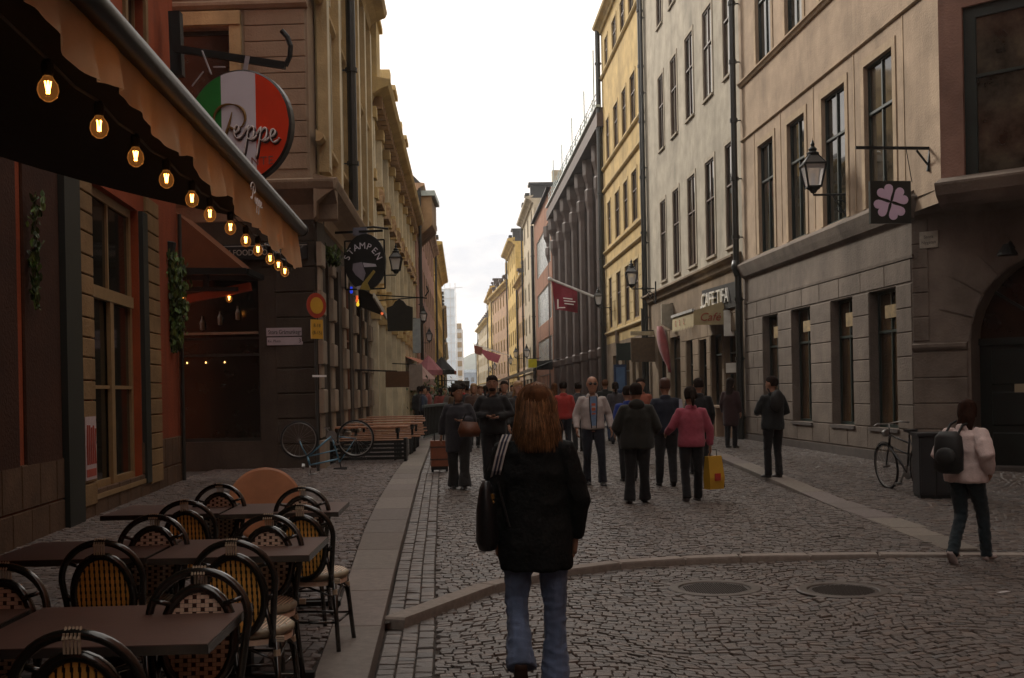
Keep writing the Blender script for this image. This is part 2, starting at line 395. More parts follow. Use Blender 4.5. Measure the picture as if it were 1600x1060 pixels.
JS = mat('joint_fill', (.042, .034, .028), rough=1, var=.5, scale=9, bump=.5, bscale=80)
o = sheet('joint_fill', lambda y: (-1.6, 10.5), [3.0, 9, 11.4], -.046, JS, street)
o = sheet('joint_fill', lambda y: (kR(y), rK(y) + .1), [11.3 + k * .8 for k in range(33)], .014, JS, street)
o = sheet('joint_fill', lambda y: (-6.3, kL(y)), [3 + k for k in range(35)], .059, JS, street)
mb = MB()
for i in range(120):
    for j in range(42):
        x, y = -1.0 + i * .1, 7.8 + j * .1
        if y > kC(x + .05) + .02 and x > kR(y) - .1 and y < 11.5: mb.add([(x, y, base(y) + .0135), (x + .1, y, base(y) + .0135), (x + .1, y + .1, base(y) + .0135), (x, y + .1, base(y) + .0135)], [(0, 1, 2, 3)])
mb.build('joint_fill', JS, street)
def cobble_batch(cells, zs, tones, c=.0075, drop=.05, dome=.004):
    """cells (N,4,2) corner rings, ccw; returns verts/faces for bevelled setts"""
    N = len(cells); cen = cells.mean(1, keepdims=True)
    def ring(k, dz):
        p = cen + (cells - cen) * k; return np.concatenate([p, np.broadcast_to((zs + dz)[:, None, None], (N, 4, 1))], 2)
    size = np.linalg.norm(cells[:, 0] - cells[:, 2], axis=1)[:, None, None]
    k1 = 1 - .14 * 0
    r0 = ring(.955, -drop); r1 = ring(.955, -.009); r2 = ring(.84, 0)
    r2[:, :, 2] += rng.normal(0, .0022, (N, 4))
    top = np.concatenate([cen, (zs + dome * .5)[:, None, None]], 2)
    V = np.concatenate([r0, r1, r2, top], 1)  # 13 verts
    f = []
    for i in range(4):
        j = (i + 1) % 4; f += [(i, j, 4 + j, 4 + i), (4 + i, 4 + j, 8 + j, 8 + i)]
    quads = np.array(f); tris = np.array([(8 + i, 8 + (i + 1) % 4, 12) for i in range(4)])
    return V, quads, tris
def mesh_np(name, V, quads, tris, tones, mt):
    N = len(V); nv = V.shape[1]; off = (np.arange(N) * nv)[:, None, None]
    Q = (quads[None] + off).reshape(-1, 4); Tt = (tris[None] + off).reshape(-1, 3)
    me = bpy.data.meshes.new(name); me.vertices.add(N * nv); me.vertices.foreach_set('co', V.reshape(-1).astype(np.float32))
    nl = Q.size + Tt.size; me.loops.add(nl); me.loops.foreach_set('vertex_index', np.concatenate([Q.ravel(), Tt.ravel()]).astype(np.int32))
    nf = len(Q) + len(Tt); me.polygons.add(nf)
    st = np.concatenate([np.arange(len(Q)) * 4, len(Q) * 4 + np.arange(len(Tt)) * 3]); me.polygons.foreach_set('loop_start', st.astype(np.int32))
    me.polygons.foreach_set('use_smooth', np.zeros(nf, bool))
    me.update(calc_edges=True); me.validate()
    a = me.attributes.new('tone', 'FLOAT_COLOR', 'POINT')
    col = np.repeat(tones, nv, axis=0); col = np.concatenate([col, np.ones((len(col), 1))], 1); a.data.foreach_set('color', col.ravel().astype(np.float32))
    me.materials.append(mt); return me
vkR = lambda y: np.interp(y, KY, [kR(k) for k in KY]); vkL = lambda y: np.interp(y, KY, [kL(k) for k in KY])
_cx = [-.95, -.54, -.09, .3, .62, 1.2, 2.0, 3.4, 4.7, 9, 30]
vkC = lambda x: np.interp(x, _cx, [kC(k) for k in _cx]); _ry = [0, 12, 19, 24.6, 35, 60, 120]; vrK = lambda y: np.interp(y, _ry, [rK(k) for k in _ry])
vb = lambda y: np.clip(.004 * (y - 9), 0, .10)
def tonesfor(n):
    t = rng.normal(1, .17, (n, 1)).clip(.5, 1.55); h = rng.normal(0, .05, (n, 1)); return np.concatenate([t * (1 + h), t, t * (1 - h * .8)], 1)
def lattice(u0, u1, v0, v1, du, dv, warp, jit=.10):
    nu = int((u1 - u0) / du); nv = int((v1 - v0) / dv)
    # rows in v; staggered joints with random phases, random stone lengths
    cells = []
    U = np.cumsum(rng.uniform(.78, 1.25, (nv, nu + 4)) * du, axis=1) + u0 - du * 2 + rng.uniform(0, du, (nv, 1))
    Vr = v0 + np.arange(nv + 1) * dv
    a, b = U[:, :-1], U[:, 1:]; lo = np.broadcast_to(Vr[:-1, None], a.shape); hi = np.broadcast_to(Vr[1:, None], a.shape)
    C = np.stack([np.stack([a, lo], -1), np.stack([b, lo], -1), np.stack([b, hi], -1), np.stack([a, hi], -1)], 2).reshape(-1, 4, 2)
    C = warp(C); cen = C.mean(1, keepdims=True); C = C + rng.normal(0, .0032, C.shape)
    return C
MH = [(1.66, 9.5, .385), (2.66, 9.25, .37)]
def warpA(C):
    x, y = C[..., 0].copy(), C[..., 1].copy()
    yy = y + .16 * np.sin(x * 2.3 + 1.0) + .07 * np.sin(x * 4.9 + y * .8) + .05 * np.sin(y * 2.2); xx = x + .05 * np.sin(y * 3.1)
    return np.stack([xx, yy], -1)
def warpB(C):
    x, y = C[..., 0].copy(), C[..., 1].copy()
    # segmental arcs across the carriageway
    ph = np.mod(x + .02 * y, 1.5) / 1.5 - .5
    return np.stack([x + .04 * np.sin(y * 1.7), y - .55 * ph * ph * 1.5 + .06 * np.sin(x * 1.3 + y * .6)], -1)
def warpC(C):
    x, y = C[..., 0].copy(), C[..., 1].copy(); return np.stack([x + .06 * np.sin(y * 1.9) - .035 * y, y + .08 * np.sin(x * 3.3) + .05 * np.sin(y * 2.0)], -1)
def clampx(C):
    lim = vkR(C[..., 1]) + .362; C = C.copy(); C[..., 0] = np.maximum(C[..., 0], lim); return C
groups = []
# near crossing
C = lattice(-1.6, 9.5, 4.4, 11.6, .088, .072, warpA); m = C.mean(1)
k = (m[:, 0] > vkR(m[:, 1]) + .36) & (m[:, 1] < vkC(m[:, 0]) - .05)
for x, y, r in MH: k &= np.hypot(m[:, 0] - x, m[:, 1] - y) > r + .075
C = C[k]; m = m[k]; C = clampx(C); groups.append((C, vb(m[:, 1]) - .03 + .055 * np.clip((m[:, 0] - 2.2) / 2.4, 0, 1), STONE))
# rings of setts round the manholes
for x, y, r in MH:
    n = 26; cs = []
    for q in range(n):
        a0, a1 = 2 * math.pi * q / n, 2 * math.pi * (q + 1) / n
        cs.append([(x + rr * math.cos(a), y + rr * math.sin(a)) for rr, a in ((r, a0), (r + .085, a0), (r + .085, a1), (r, a1))])
    cs = np.array(cs); mm = cs.mean(1); groups.append((cs, vb(mm[:, 1]) - .03 + .055 * np.clip((mm[:, 0] - 2.2) / 2.4, 0, 1), STONE))
# edging courses running along the left kerb
ec = []
for kx in range(3):
    y = 4.4
    while y < 36:
        L_ = rng.uniform(.08, .15); w = .115
        for q in (1,):
            a = kR(y) + .012 + kx * w; b = kR(y + L_) + .012 + kx * w; ec.append([(a, y), (a + w, y), (b + w, y + L_), (b, y + L_)])
        y += L_
ec = np.array(ec); m = ec.mean(1); inC = m[:, 1] < vkC(m[:, 0]); keep = np.abs(m[:, 1] - vkC(m[:, 0])) > .12
groups.append((ec[keep], (vb(m[:, 1]) + np.where(inC, -.03, .03))[keep], STONE))
# carriageway
C = lattice(-3.4, 5.0, 7.6, 37, .090, .078, warpB); m = C.mean(1)
k = (m[:, 0] > vkR(m[:, 1]) + .36) & (m[:, 0] < vrK(m[:, 1]) + .03) & (m[:, 1] > vkC(m[:, 0]) + .07) & (m[:, 1] < 36.1)
C = C[k]; m = m[k]; C = clampx(C); groups.append((C, vb(m[:, 1]) + .03, STONE))
# left pavement
C = lattice(-6.6, 1.2, 3.5, 37, .085, .082, warpC); m = C.mean(1)
k = (m[:, 0] < vkL(m[:, 1]) - .012) & (m[:, 1] < 36.1) & (m[:, 0] > -6.2) & ((m[:, 0] > -5.35 - .09 * (m[:, 1] - 12)) & ((m[:, 1] < 21) | (m[:, 0] > -4.1 - .04 * (m[:, 1] - 23.7)) | (m[:, 1] < 23.7)))
C = C[k]; m = m[k]; C[..., 0] = np.minimum(C[..., 0], vkL(C[..., 1]) - .004); groups.append((C, vb(m[:, 1]) + .075, STONE_L))
# right pavement
C = lattice(3.6, 10.4, 10.2, 37, .10, .09, warpC); C[..., 0] += .035 * 20; m = C.mean(1)
k = (m[:, 0] > vrK(m[:, 1]) + .36) & (m[:, 1] > vkC(m[:, 0]) + .10) & (m[:, 0] < np.where(m[:, 1] < 20.6, 9.6, 7.35 - .07 * (m[:, 1] - 20.6)))
C = C[k]; m = m[k]; groups.append((C, vb(m[:, 1]) + .03 + .06 * np.clip((m[:, 1] - 15) / 4, 0, 1), STONE))
# 290 setts that show largest become parts, the rest one part of kind stuff
allc = np.concatenate([g_[0] for g_ in groups[:1] + groups[1:4]]) if False else None
C0, Z0, _ = groups[0]; m0 = C0.mean(1)
vis = (np.abs(m0[:, 0] / m0[:, 1]) < .46) & (m0[:, 1] > 6.35); order = np.argsort(np.where(vis, m0[:, 1], 99))[:290]
sel = np.zeros(len(C0), bool); sel[order] = True
tn = tonesfor(len(C0))
for i in np.where(sel)[0]:
    cen = C0[i].mean(0); V, q, t = cobble_batch((C0[i:i + 1] - cen), np.array([0.0]), None)
    me = mesh_np('cobble', V, q, t, tn[i:i + 1], STONE); put('cobble', me, street, Matrix.Translation((cen[0], cen[1], Z0[i] + rng.normal(0, .0025))))
groups[0] = (C0[~sel], Z0[~sel], STONE)
lp = thing('left_pavement', None, None); tag(lp, 'cobbled pavement in front of the restaurant tables', kind='structure')
rpv = thing('right_pavement', None, None); tag(rpv, 'cobbled pavement under the beige facade', kind='structure')
par = [street] * (len(groups) - 2) + [lp, rpv]
for (C, Z, mt), pr in zip(groups, par):
    Z = Z + rng.normal(0, .0028, len(Z)); V, q, t = cobble_batch(C, Z, None); me = mesh_np('cobbles', V, q, t, tonesfor(len(C)), mt)
    o = put('cobbles', me, pr); o['kind'] = 'stuff'
# kerbs: each stone a part
def tone_mesh(me, v=None):
    v = v or R.uniform(.82, 1.14); a = me.attributes.new('tone', 'FLOAT_COLOR', 'POINT'); a.data.foreach_set('color', [v, v * R.uniform(.97, 1.02), v * R.uniform(.94, 1.02), 1] * len(me.vertices))
def kerb_stone(parent, A, B, C, D, z, depth=.16, c=.012, name='kerb_stone'):
    pts = [Vector((*p, 0)) for p in (A, B, C, D)]; cen = sum(pts, Vector()) / 4
    zz = z if isinstance(z, (list, tuple)) else [z] * 4
    def rg(k, dz): return [((p - cen).x * (1 - k / max((p - cen).length, .05)) + cen.x, (p - cen).y * (1 - k / max((p - cen).length, .05)) + cen.y, zz[i] + dz + R.uniform(-.001, .001)) for i, p in enumerate(pts)]
    mb = MB(); mb.loft([rg(.004, -depth), rg(.004, -c), rg(c * 1.2, 0)])
    me = mb.mesh(name, GRAN); tone_mesh(me); fixn(me); return put(name, me, parent)
lk = thing('left_kerb', None, None); tag(lk, 'wide flat granite kerb beside the restaurant tables', kind='structure')
y = 2.2
while y < 60:
    L_ = R.uniform(.95, 1.7); y2 = y + L_
    kerb_stone(lk, (kL(y), y), (kR(y), y), (kR(y2), y2), (kL(y2), y2), [base(y) + .085] * 2 + [base(y2) + .085] * 2, .2); y = y2
rk = thing('right_kerb', None, None); tag(rk, 'low granite kerb strip along the right pavement', kind='structure')
y = 11.0
while y < 58:
    L_ = R.uniform(.8, 1.5); y2 = y + L_; h = lambda q: base(q) + .036 + .065 * min(max((q - 15) / 4, 0), 1)
    kerb_stone(rk, (rK(y), y), (rK(y) + .36, y), (rK(y2) + .36, y2), (rK(y2), y2), [h(y)] * 2 + [h(y2)] * 2, .15); y = y2
ck = thing('curved_kerb', None, None); tag(ck, 'curved granite kerb sweeping across the crossing', kind='structure')
pts = []; x = -.90
xs = [-.88]
while xs[-1] < 12: xs.append(xs[-1] + R.uniform(.55, .8))
def cn(x):
    e = .02; t = Vector((2 * e, kC(x + e) - kC(x - e))).normalized(); return Vector((-t.y, t.x))
smooth_kC = lambda x: sum(kC(x + d) for d in (-.3, -.15, 0, .15, .3)) / 5 if x > -.5 else kC(x)
for i in range(len(xs) - 1):
    a, b = xs[i], xs[i + 1]; mid = (a + b) / 2
    pa, pb = Vector((a, smooth_kC(a))), Vector((b, smooth_kC(b))); na, nb = cn(a), cn(b)
    h = lambda q: .04 - 0.0 * q
    _k = kerb_stone(ck, pa - na * .085, pb - nb * .085, pb + nb * .085, pa + na * .085, h(mid), .14, .016)
    _v = R.uniform(1.25, 1.5); _k.data.attributes['tone'].data.foreach_set('color', [_v, _v, _v * .97, 1] * len(_k.data.vertices))
# manholes
for i, (x, y, r) in enumerate(MH):
    t = thing('manhole_cover', ['round iron manhole cover with pale rim, left of the two in the crossing', 'round iron manhole cover sunk at right, nearer the beige facade'][i], 'manhole cover', (x, y, gz(x, y) - .004), group='manhole covers in the crossing')
    RIM = mat('manhole_rim', (.10, .085, .075), rough=.45, var=.3, scale=20, metal=.4); LID = mat('manhole_lid', (.055, .045, .04), rough=.5, var=.3, scale=20, metal=.4)
    MB().lathe([(r - .09, -.03), (r - .09, .002), (r - .08, .010), (r - .01, .010), (r, .004), (r, -.04)], 40).build('rim', RIM, t)
    mb = MB(); mb.lathe([(r - .094, -.03), (r - .094, 0), (0, 0)], 40)
    n = 15
    for a in range(-n, n + 1):
        for b in range(-n, n + 1):
            px, py = a * (r - .1) / n, b * (r - .1) / n
            if (a + b) % 2 == 0 and math.hypot(px, py) < r - .12: mb.box((px - .006, py - .006, 0), (px + .006, py + .006, .005))
    mb.build('lid', LID, t)
# paper scrap and stone slabs set flush in the right pavement
PALE = mat('pale_slab', (.27, .22, .19), rough=.8, var=.2, scale=12, attr=True)
for k_ in range(3):
    y = 12.6 + k_ * 1.0; q = thing('paving_slab', None, None) if False else None
    kerb_stone(rpv, (rK(y) + .02, y), (rK(y) + .42, y), (rK(y) + .42, y + .9), (rK(y) + .02, y + .9), base(y) + .041, .1, name='slab')
# ------------------------------------------------------------ right-hand row of buildings
BEIGE = stucco('beige_stucco', (.35, .262, .185)); PINKG = stucco('pinkish_grey_stone', (.155, .125, .102), scale=1.4)
ROSE = stucco('rose_stucco', (.22, .13, .10)); GREYB = stucco('pale_grey_stucco', (.36, .32, .255)); OCHRE = stucco('ochre_stucco', (.46, .33, .145))
TRIMB = stucco('beige_trim', (.38, .285, .19), grime_amt=.25); TRIMG = stucco('grey_trim', (.36, .31, .24), grime_amt=.25); TRIMO = stucco('ochre_trim', (.45, .34, .17), grime_amt=.25)
PLINTH = mat('dark_plinth', (.07, .055, .048), rough=.8, var=.3, scale=6, bump=.3)
DKFRAME = mat('dark_green_frame', (.012, .022, .018), rough=.4, var=.25, spec=.5); BRFRAME = mat('brown_window_frame', (.085, .05, .035), rough=.55, var=.25)
BLKTRIM = mat('dark_sheet_metal', (.02, .02, .02), rough=.5, var=.3)
# --- corner building
B = building('corner_building', 'beige corner building with tall windows, rusticated stone base and arched doorway at right', (7.32, 20.6), (6.52, 31.8))
u1 = [(9.56, 8.23), (7.09, 5.81), (4.64, 3.23), (2.17, .78)]; g1 = [(9.42, 8.10), (7.02, 5.65), (4.30, 3.02), (2.13, .80)]
hu = [(b, a, 5.15, 7.98) for a, b in u1]; hu2 = [(b, a, 10.12, 12.75) for a, b in u1]; hg = [(b, a, .79, 3.48) for a, b in g1]
wall(B, -1.15, B.len, 4.74, 16.5, hu + hu2, BEIGE, 'wall'); wall(B, .10, B.len, -.1, 4.74, hg, PINKG, 'wall', back=5.9)
for h in hu: window(B, *h, DKFRAME, cols=(.5,), rows=(.66,), dep=.12, ft=.05, trim=TRIMB, tw=.16, tp=.022)
for h in hu2: window(B, *h, DKFRAME, cols=(.5,), rows=(.62,), dep=.12, ft=.05, trim=TRIMB, tw=.16, tp=.022)
for i, h in enumerate(hg): window(B, *h, DKFRAME, cols=(.5,), rows=(.7,), dep=.22, gm=GLASSW, sill=PLINTH, sdep=.06)
REFL = mat('warm_reflection_paint', (.22, .15, .06), rough=.7, var=.6, scale=5)  # warm reflections of the facade opposite, painted as panels before the glass
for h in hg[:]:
    MB().box((h[0] + .12, -.165, h[3] - R.uniform(.55, .7)), (h[1] - .1 - R.uniform(0, .35), -.16, h[3] - .3)).build('painted_reflection', REFL, B.root, M=B.L())
blocks(B, .10, B.len - .1, .35, 3.48, [(a - .0, b, c, d) for a, b, c, d in hg], PINKG, rh=.45, bl=1.1)
blocks(B, .10, B.len - .1, 3.50, 3.92, [], PINKG, rh=.42, bl=1.25)
MB().box((.05, 0, -.1), (B.len - .05, .06, .33)).build('plinth', PLINTH, B.root, M=B.L())
band(B, .0, B.len - .15, 3.93, [(0, 0), (.03, .0), (.04, .05), (0, .06)], PINKG, 'string_course')
band(B, -.05, B.len - .15, 4.62, [(0, 0), (.10, .06), (.16, .20), (.22, .36), (.20, .40), (0, .52)], PINKG, 'cornice')
band(B, -1.10, B.len - .15, 8.42, scaled(STRING, .6), TRIMB, 'string_course')
band(B, -1.10, B.len - .15, 9.92, [(0, 0), (.05, .01), (.09, .07), (.12, .09), (.12, .13), (0, .16)], TRIMB, 'string_course')
for a in [9.9, 7.62, 5.2, 2.72, .3]:
    MB().box((a - .02, 0, 5.2), (a + .02, .012, 8.4)).build('pilaster_strip', TRIMB, B.root, M=B.L())
for a, b in g1[:3]: MB().box(((a + b) / 2 - .5, -.2, 3.0), ((a + b) / 2 + .5, -.19, 3.2))
pipe(B, B.len - .05, -.05, 4.9, .095, .16, hoops=3); pipe(B, B.len - .05, 5.0, 16.4, .085, .2, hoops=7)
mb = MB(); mb.tube([(B.len - .05, .2, 5.15), (B.len - .05, .24, 5.0), (B.len - .05, .16, 4.75)], .11, 10); mb.build('pipe_elbow', PIPE, B.root, M=B.L(), smooth=True)
# chamfered corner: upper
Pc = B.world(-1.15, 0, 0); dC = Vector((.743, -.669, 0)); Pn = Pc + dC * 5.2
C2 = Fr(Pn, Pc, B.root)
def spx(fr, px, py): return fr.px(px, py)
a0, zt = C2.px(1502, 12); a1, zb = C2.px(1513, 300)
aw = a0; wz1 = zt; wz0 = zb
wall(C2, 0, C2.len, 4.74, 16.5, [(aw - 3.2, aw, wz0, wz1)], ROSE, 'wall', back=5.5)
window(C2, aw - 3.2, aw, wz0, wz1, DKFRAME, cols=(.5,), rows=(.62,), dep=.12, ft=.2)
Pg = B.world(.10, 0, 0); Png = Pg + dC * 6.4
C3 = Fr(Png, Pg, B.root)
DOORW = C3.px(1520, 700)[0]; zt_arch = C3.px(1590, 425)[1]
hd = (DOORW - 3.0, DOORW, -.1, 3.15)
# arch opening: polygonal wall with half-round head
mb = wall(C3, 0, C3.len, -.1, 4.74, [(hd[0], hd[1], -.1, 3.9)], PINKG, build=False, back=5.0, dep=.5)
cx = (hd[0] + hd[1]) / 2; rad = 1.5; n = 16; zc = 2.35
arc = [(cx + rad * math.cos(math.pi * k / n), zc + rad * math.sin(math.pi * k / n)) for k in range(n + 1)]
for k in range(n):
    (xa, za), (xb, zb_) = arc[k], arc[k + 1]
    mb.add([(xa, 0, za), (xb, 0, zb_), (xb, 0, 3.9), (xa, 0, 3.9)], [(0, 1, 2, 3)]); mb.add([(xa, 0, za), (xb, 0, zb_), (xb, -.5, zb_), (xa, -.5, za)], [(3, 2, 1, 0)])
o = mb.build('wall', PINKG, B.root, M=C3.L()); fixn(o.data)
for k in range(1, 12):   # voussoirs
    a_, b_ = math.pi * (k - 1) / 11 + .01, math.pi * k / 11 - .01
    poly = [(cx + r_ * math.cos(t_), zc + r_ * math.sin(t_)) for r_, t_ in ((rad + .02, a_), (rad + .62, a_), (rad + .62, b_), (rad + .02, b_))]
    if max(p[1] for p in poly) < 4.5: MB().prism(poly, .0, .022).build('voussoir', PINKG, B.root, M=C3.L())
for rr in ((hd[1] + .05, C3.len), (0, hd[0] - .05)):
    blocks(C3, rr[0], rr[1], .35, 2.2, [], PINKG, rh=.46, bl=.8)
    band(C3, rr[0], rr[1], 2.22, [(0, 0), (.04, .02), (.07, .07), (.07, .12), (0, .15)], PINKG, 'impost')
    MB().box((rr[0], 0, -.1), (rr[1], .06, .33)).build('plinth', PLINTH, B.root, M=C3.L())
blocks(C3, hd[1] + .72, C3.len, 2.4, 4.6, [], PINKG, rh=.46, bl=.9)
DOOR = mat('black_green_door', (.010, .014, .011), rough=.5, var=.3)
mb = MB(); mb.box((hd[0], -.5, -.1), (hd[1], -.42, 2.35)); dd = mb.build('door', DOOR, B.root, M=C3.L())
for q in range(2):
    for r in range(3):
        MB().cbox((hd[0] + .2 + q * 1.45, -.42, .15 + r * .72), (hd[0] + 1.35 + q * 1.45, -.40, .75 + r * .72), .02).build('door_panel', DOOR, dd)
FAN = mat('fanlight_glass', (.03, .015, .008), rough=.15, var=.4, spec=.5)
MB().prism(arc + [(cx - rad, zc)][:0], -.46, -.45).build('fanlight', FAN, B.root, M=C3.L())
mb = MB(); mb.box((hd[0], -.45, 2.30), (hd[1], -.36, 2.42))
for t_ in (.2, .4, .6, .8): mb.bar((cx, -.42, 2.4), (cx + rad * math.cos(math.pi * t_), -.42, zc + rad * math.sin(math.pi * t_)), .05)
mb.build('fanlight_bars', DOOR, B.root, M=C3.L())
STEP = mat('dark_stone_step', (.06, .05, .043), rough=.8, var=.3, scale=8, bump=.2)
MB().box((hd[0] - .3, .0, -.05), (hd[1] + .3, .9, .10)).box((hd[0] - .1, 0, .10), (hd[1] + .1, .45, .2)).build('door_step', STEP, B.root, M=C3.L())
a_, z_ = C3.px(1585, 612); MB().box((a_ - .13, -.42, z_ - .18), (a_ + .13, -.405, z_ + .18)).build('paper_notice', mat('paper_cream', (.32, .27, .18), var=.1), B.root, M=C3.L())
# cornice turning over both chamfers
for f_, s0, s1, pr in ((C2, 0, C2.len, .3), (C3, 0, C3.len - .0, .2)):
    band(f_, s0, s1, 4.62, [(0, 0), (.10, .06), (pr * .8, .20), (pr, .36), (pr, .40), (0, .52)], PINKG, 'cornice')
MB().add([tuple(B.world(-1.15, 0, 4.98)), tuple(B.world(.3, .05, 4.98)), tuple(Pg + dC * 2.5 + Vector((0, 0, 4.98))), tuple(Pc + dC * 1.6 + Vector((0, 0, 4.98)))], [(0, 1, 2, 3)]).build('cornice_top', PINKG, B.root, M=B.root.matrix_basis.inverted())
roof(B, -1.1, B.len, 16.5, BLKTRIM)
# wall lamp over the door (dark hood at the right edge)
p = C3.world(*[C3.px(1585, 398)[0], .0, C3.px(1585, 398)[1]])
t = thing('door_lamp', 'dark hooded lamp above the arched doorway', 'lamp', p, math.atan2(C3.d.y, C3.d.x)); 
MB().lathe([(.0, .16), (.06, .15), (.16, 0), (.17, -.04), (.0, -.04)], 14, (0, .35, 0)).build('shade', IRON, t); MB().tube([(0, 0, .12), (0, .2, .2), (0, .35, .14)], .02).build('arm', IRON, t)
# enamel house plate
a_, z_ = C3.px(1452, 375); 
pl_ = thing('street_plate', 'small weathered plate above the corner of the stone base', 'plate', C3.world(a_, .0, z_), math.atan2(C3.d.y, C3.d.x))
MB().cbox((-.17, .0, -.15), (.17, .03, .15), .006).build('plate', mat('weathered_plate', (.30, .27, .22), rough=.5, var=.3, scale=8), pl_)
PT = mat('plate_letters', (.05, .045, .04)); 
for q, tx in enumerate(('Stora', 'Nygatan')):
    text('letters', tx, T(0, .032, .05 - q * .1) @ Matrix.Rotation(math.pi, 4, 'Z') @ Matrix.Rotation(math.pi / 2, 4, 'X'), PT, pl_, size=.08, extrude=.001)

# --- pale grey building with cafe
B2 = building('grey_facade_building', 'pale grey stucco building with brown windows above a cafe front', (6.52, 31.8), (5.63, 46.6))
sA = [(11.75, 10.75), (9.4, 8.35), (6.9, 5.75), (4.27, 3.1), (1.7, .55)]
H2 = []
for z0, z1 in ((5.72, 8.72), (10.68, 13.45), (15.35, 17.6)):
    for a, b in sA: H2.append((b, a, z0, z1))
hcaf = [(2.6, 4.0, .8, 3.3), (.6, 2.2, .8, 3.3), (4.6, 5.6, -.05, 3.2), (6.6, 7.6, -.05, 3.3), (8.6, 10.4, .5, 3.5), (11.2, 12.8, .5, 3.5)]
GRD2 = stucco('brown_stone_base', (.20, .145, .095)); wall(B2, 0, B2.len, 5.1, 18.6, H2, GREYB); wall(B2, 0, B2.len, -.1, 5.1, hcaf, GRD2, back=5.95)
for h in H2: window(B2, *h, BRFRAME, cols=(.5,), rows=(.6,), dep=.065, ft=.05, sill=TRIMG, sdep=.07, trim=TRIMG, tw=.13, tp=.025)
SHOPW = mat('shop_glass', (.03, .02, .012), rough=.06, var=.9, scale=1.1, spec=.7)
for h in hcaf: window(B2, *h, DKFRAME, cols=(), rows=(.74,) if h[3] - h[2] > 2 else (), dep=.2, gm=SHOPW)
blocks(B2, .1, 12.9, .1, 4.3, [(a - .05, b + .05, c - .1, d + .05) for a, b, c, d in hcaf], GRD2, rh=.5, bl=1.0)
band(B2, .15, B2.len - .1, 5.05, [(0, 0), (.12, .04), (.18, .2), (.3, .26), (.3, .32), (0, .4)], GRD2, 'cornice')
roof(B2, 0, B2.len, 18.6, BLKTRIM); band(B2, 0, B2.len, 18.2, CORN, TRIMG)
pipe(B2, B2.len - .12, 4.6, 18.2, .1, .14, hoops=6); pipe(B2, B2.len - .12, -.05, 4.9, .11, .2, hoops=2); pipe(B2, B2.len - .42, -.05, 18.2, .06, .14, hoops=6)
# --- ochre building
B3 = building('ochre_building', 'ochre yellow building with rows of narrow dark windows between two dark downpipes', (5.63, 46.6), (4.99, 59.4))
H3 = []; sB = [(11.4, 10.35), (8.7, 7.3), (5.95, 4.7), (3.5, 2.1), (1.2, .3)]
for z0, z1 in ((17.9, 19.4), (13.3, 15.3), (8.95, 11.1), (4.75, 7.25)):
    for a, b in sB: H3.append((b, a, z0, z1))
hs3 = [(.6, 2.6, .4, 3.3), (3.4, 4.4, -.05, 3.2), (5.2, 7.6, .4, 3.3), (8.6, 10.6, .4, 3.3)]
wall(B3, 0, B3.len, 3.95, 20.6, H3, OCHRE); wall(B3, 0, B3.len, -.1, 3.95, hs3, GRD2, back=5.95)
for h in H3: window(B3, *h, BRFRAME, cols=(.5,), rows=(.62,), dep=.08, trim=TRIMO, tw=.12, tp=.03)
for h in hs3: window(B3, *h, DKFRAME, cols=(), rows=(.72,), dep=.2, gm=SHOPW)
for z in (17.7, 12.95, 11.8, 8.6, 7.9, 4.4): band(B3, .1, B3.len, z, scaled(STRING, 1.5), TRIMO, 'string_course')
blocks(B3, .1, B3.len - .1, 4.55, 7.4, [(a - .13, b + .13, c - .1, d + .13) for a, b, c, d in H3[-5:]], TRIMO, rh=.45, bl=1.0)
roof(B3, 0, B3.len, 20.6, BLKTRIM); band(B3, 0, B3.len, 20.1, CORN, TRIMO); pipe(B3, B3.len - .1, -.05, 20.3, .13, .2, hoops=6)
# --- dark modern building with tall columns
B4 = building('columned_building', 'dark brown stone building with full height columns and a steel roof railing', (6.3, 59.4), (4.7, 91.5))
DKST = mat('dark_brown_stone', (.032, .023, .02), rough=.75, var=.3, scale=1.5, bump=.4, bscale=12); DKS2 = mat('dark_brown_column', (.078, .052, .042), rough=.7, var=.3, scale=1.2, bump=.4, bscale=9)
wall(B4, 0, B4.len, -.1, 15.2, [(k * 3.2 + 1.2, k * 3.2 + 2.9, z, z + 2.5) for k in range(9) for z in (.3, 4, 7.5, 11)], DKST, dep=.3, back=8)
for k in range(9):
    for z in (.3, 4, 7.5, 11): window(B4, k * 3.2 + 1.2, k * 3.2 + 2.9, z, z + 2.5, BLKTRIM, cols=(.5,), rows=(), dep=.28, panes=True)
for k, px_ in enumerate((944, 930, 917, 905, 894, 884, 875, 867.5)):
    s = B4.px(px_, 600, .9)[0]; mb = MB(); mb.lathe([(q_ * (.62 + .05 * k), z_) for q_, z_ in [(.62, 0), (.62, .4), (.5, .5), (.5, 3.4), (.6, 3.5), (.6, 3.9), (.48, 4.0), (.45, 12.3), (.5, 12.5), (.62, 12.9), (.62, 13.5), (.5, 13.6), (.55, 13.9), (.78, 14.4), (.78, 15.3)]], 8, (s, .9, 0))
    mb.build('column', DKS2, B4.root, M=B4.L())
MB().box((-.3, -.4, 15.3), (B4.len + .3, 1.65, 16.0)).box((-.2, -.4, 16.0), (B4.len + .2, 1.45, 16.3)).build('entablature', DKS2, B4.root, M=B4.L())
COP = mat('pale_metal_coping', (.35, .4, .38), rough=.4, var=.3); MB().box((-.3, 1.4, 16.3), (B4.len + .3, 1.7, 16.42)).build('coping', COP, B4.root, M=B4.L())
mb = MB()
for k in range(12): s = k * 2.9 + .2; mb.bar((s, 1.45, 16.4), (s, 1.45, 17.5), .06); 
for z in (16.8, 17.1, 17.4): mb.bar((0, 1.45, z), (B4.len, 1.45, z), .035)
for k in range(22): s = k * 1.45; mb.bar((s, 1.45, 16.5), (s + .9, 1.45, 17.3), .03)
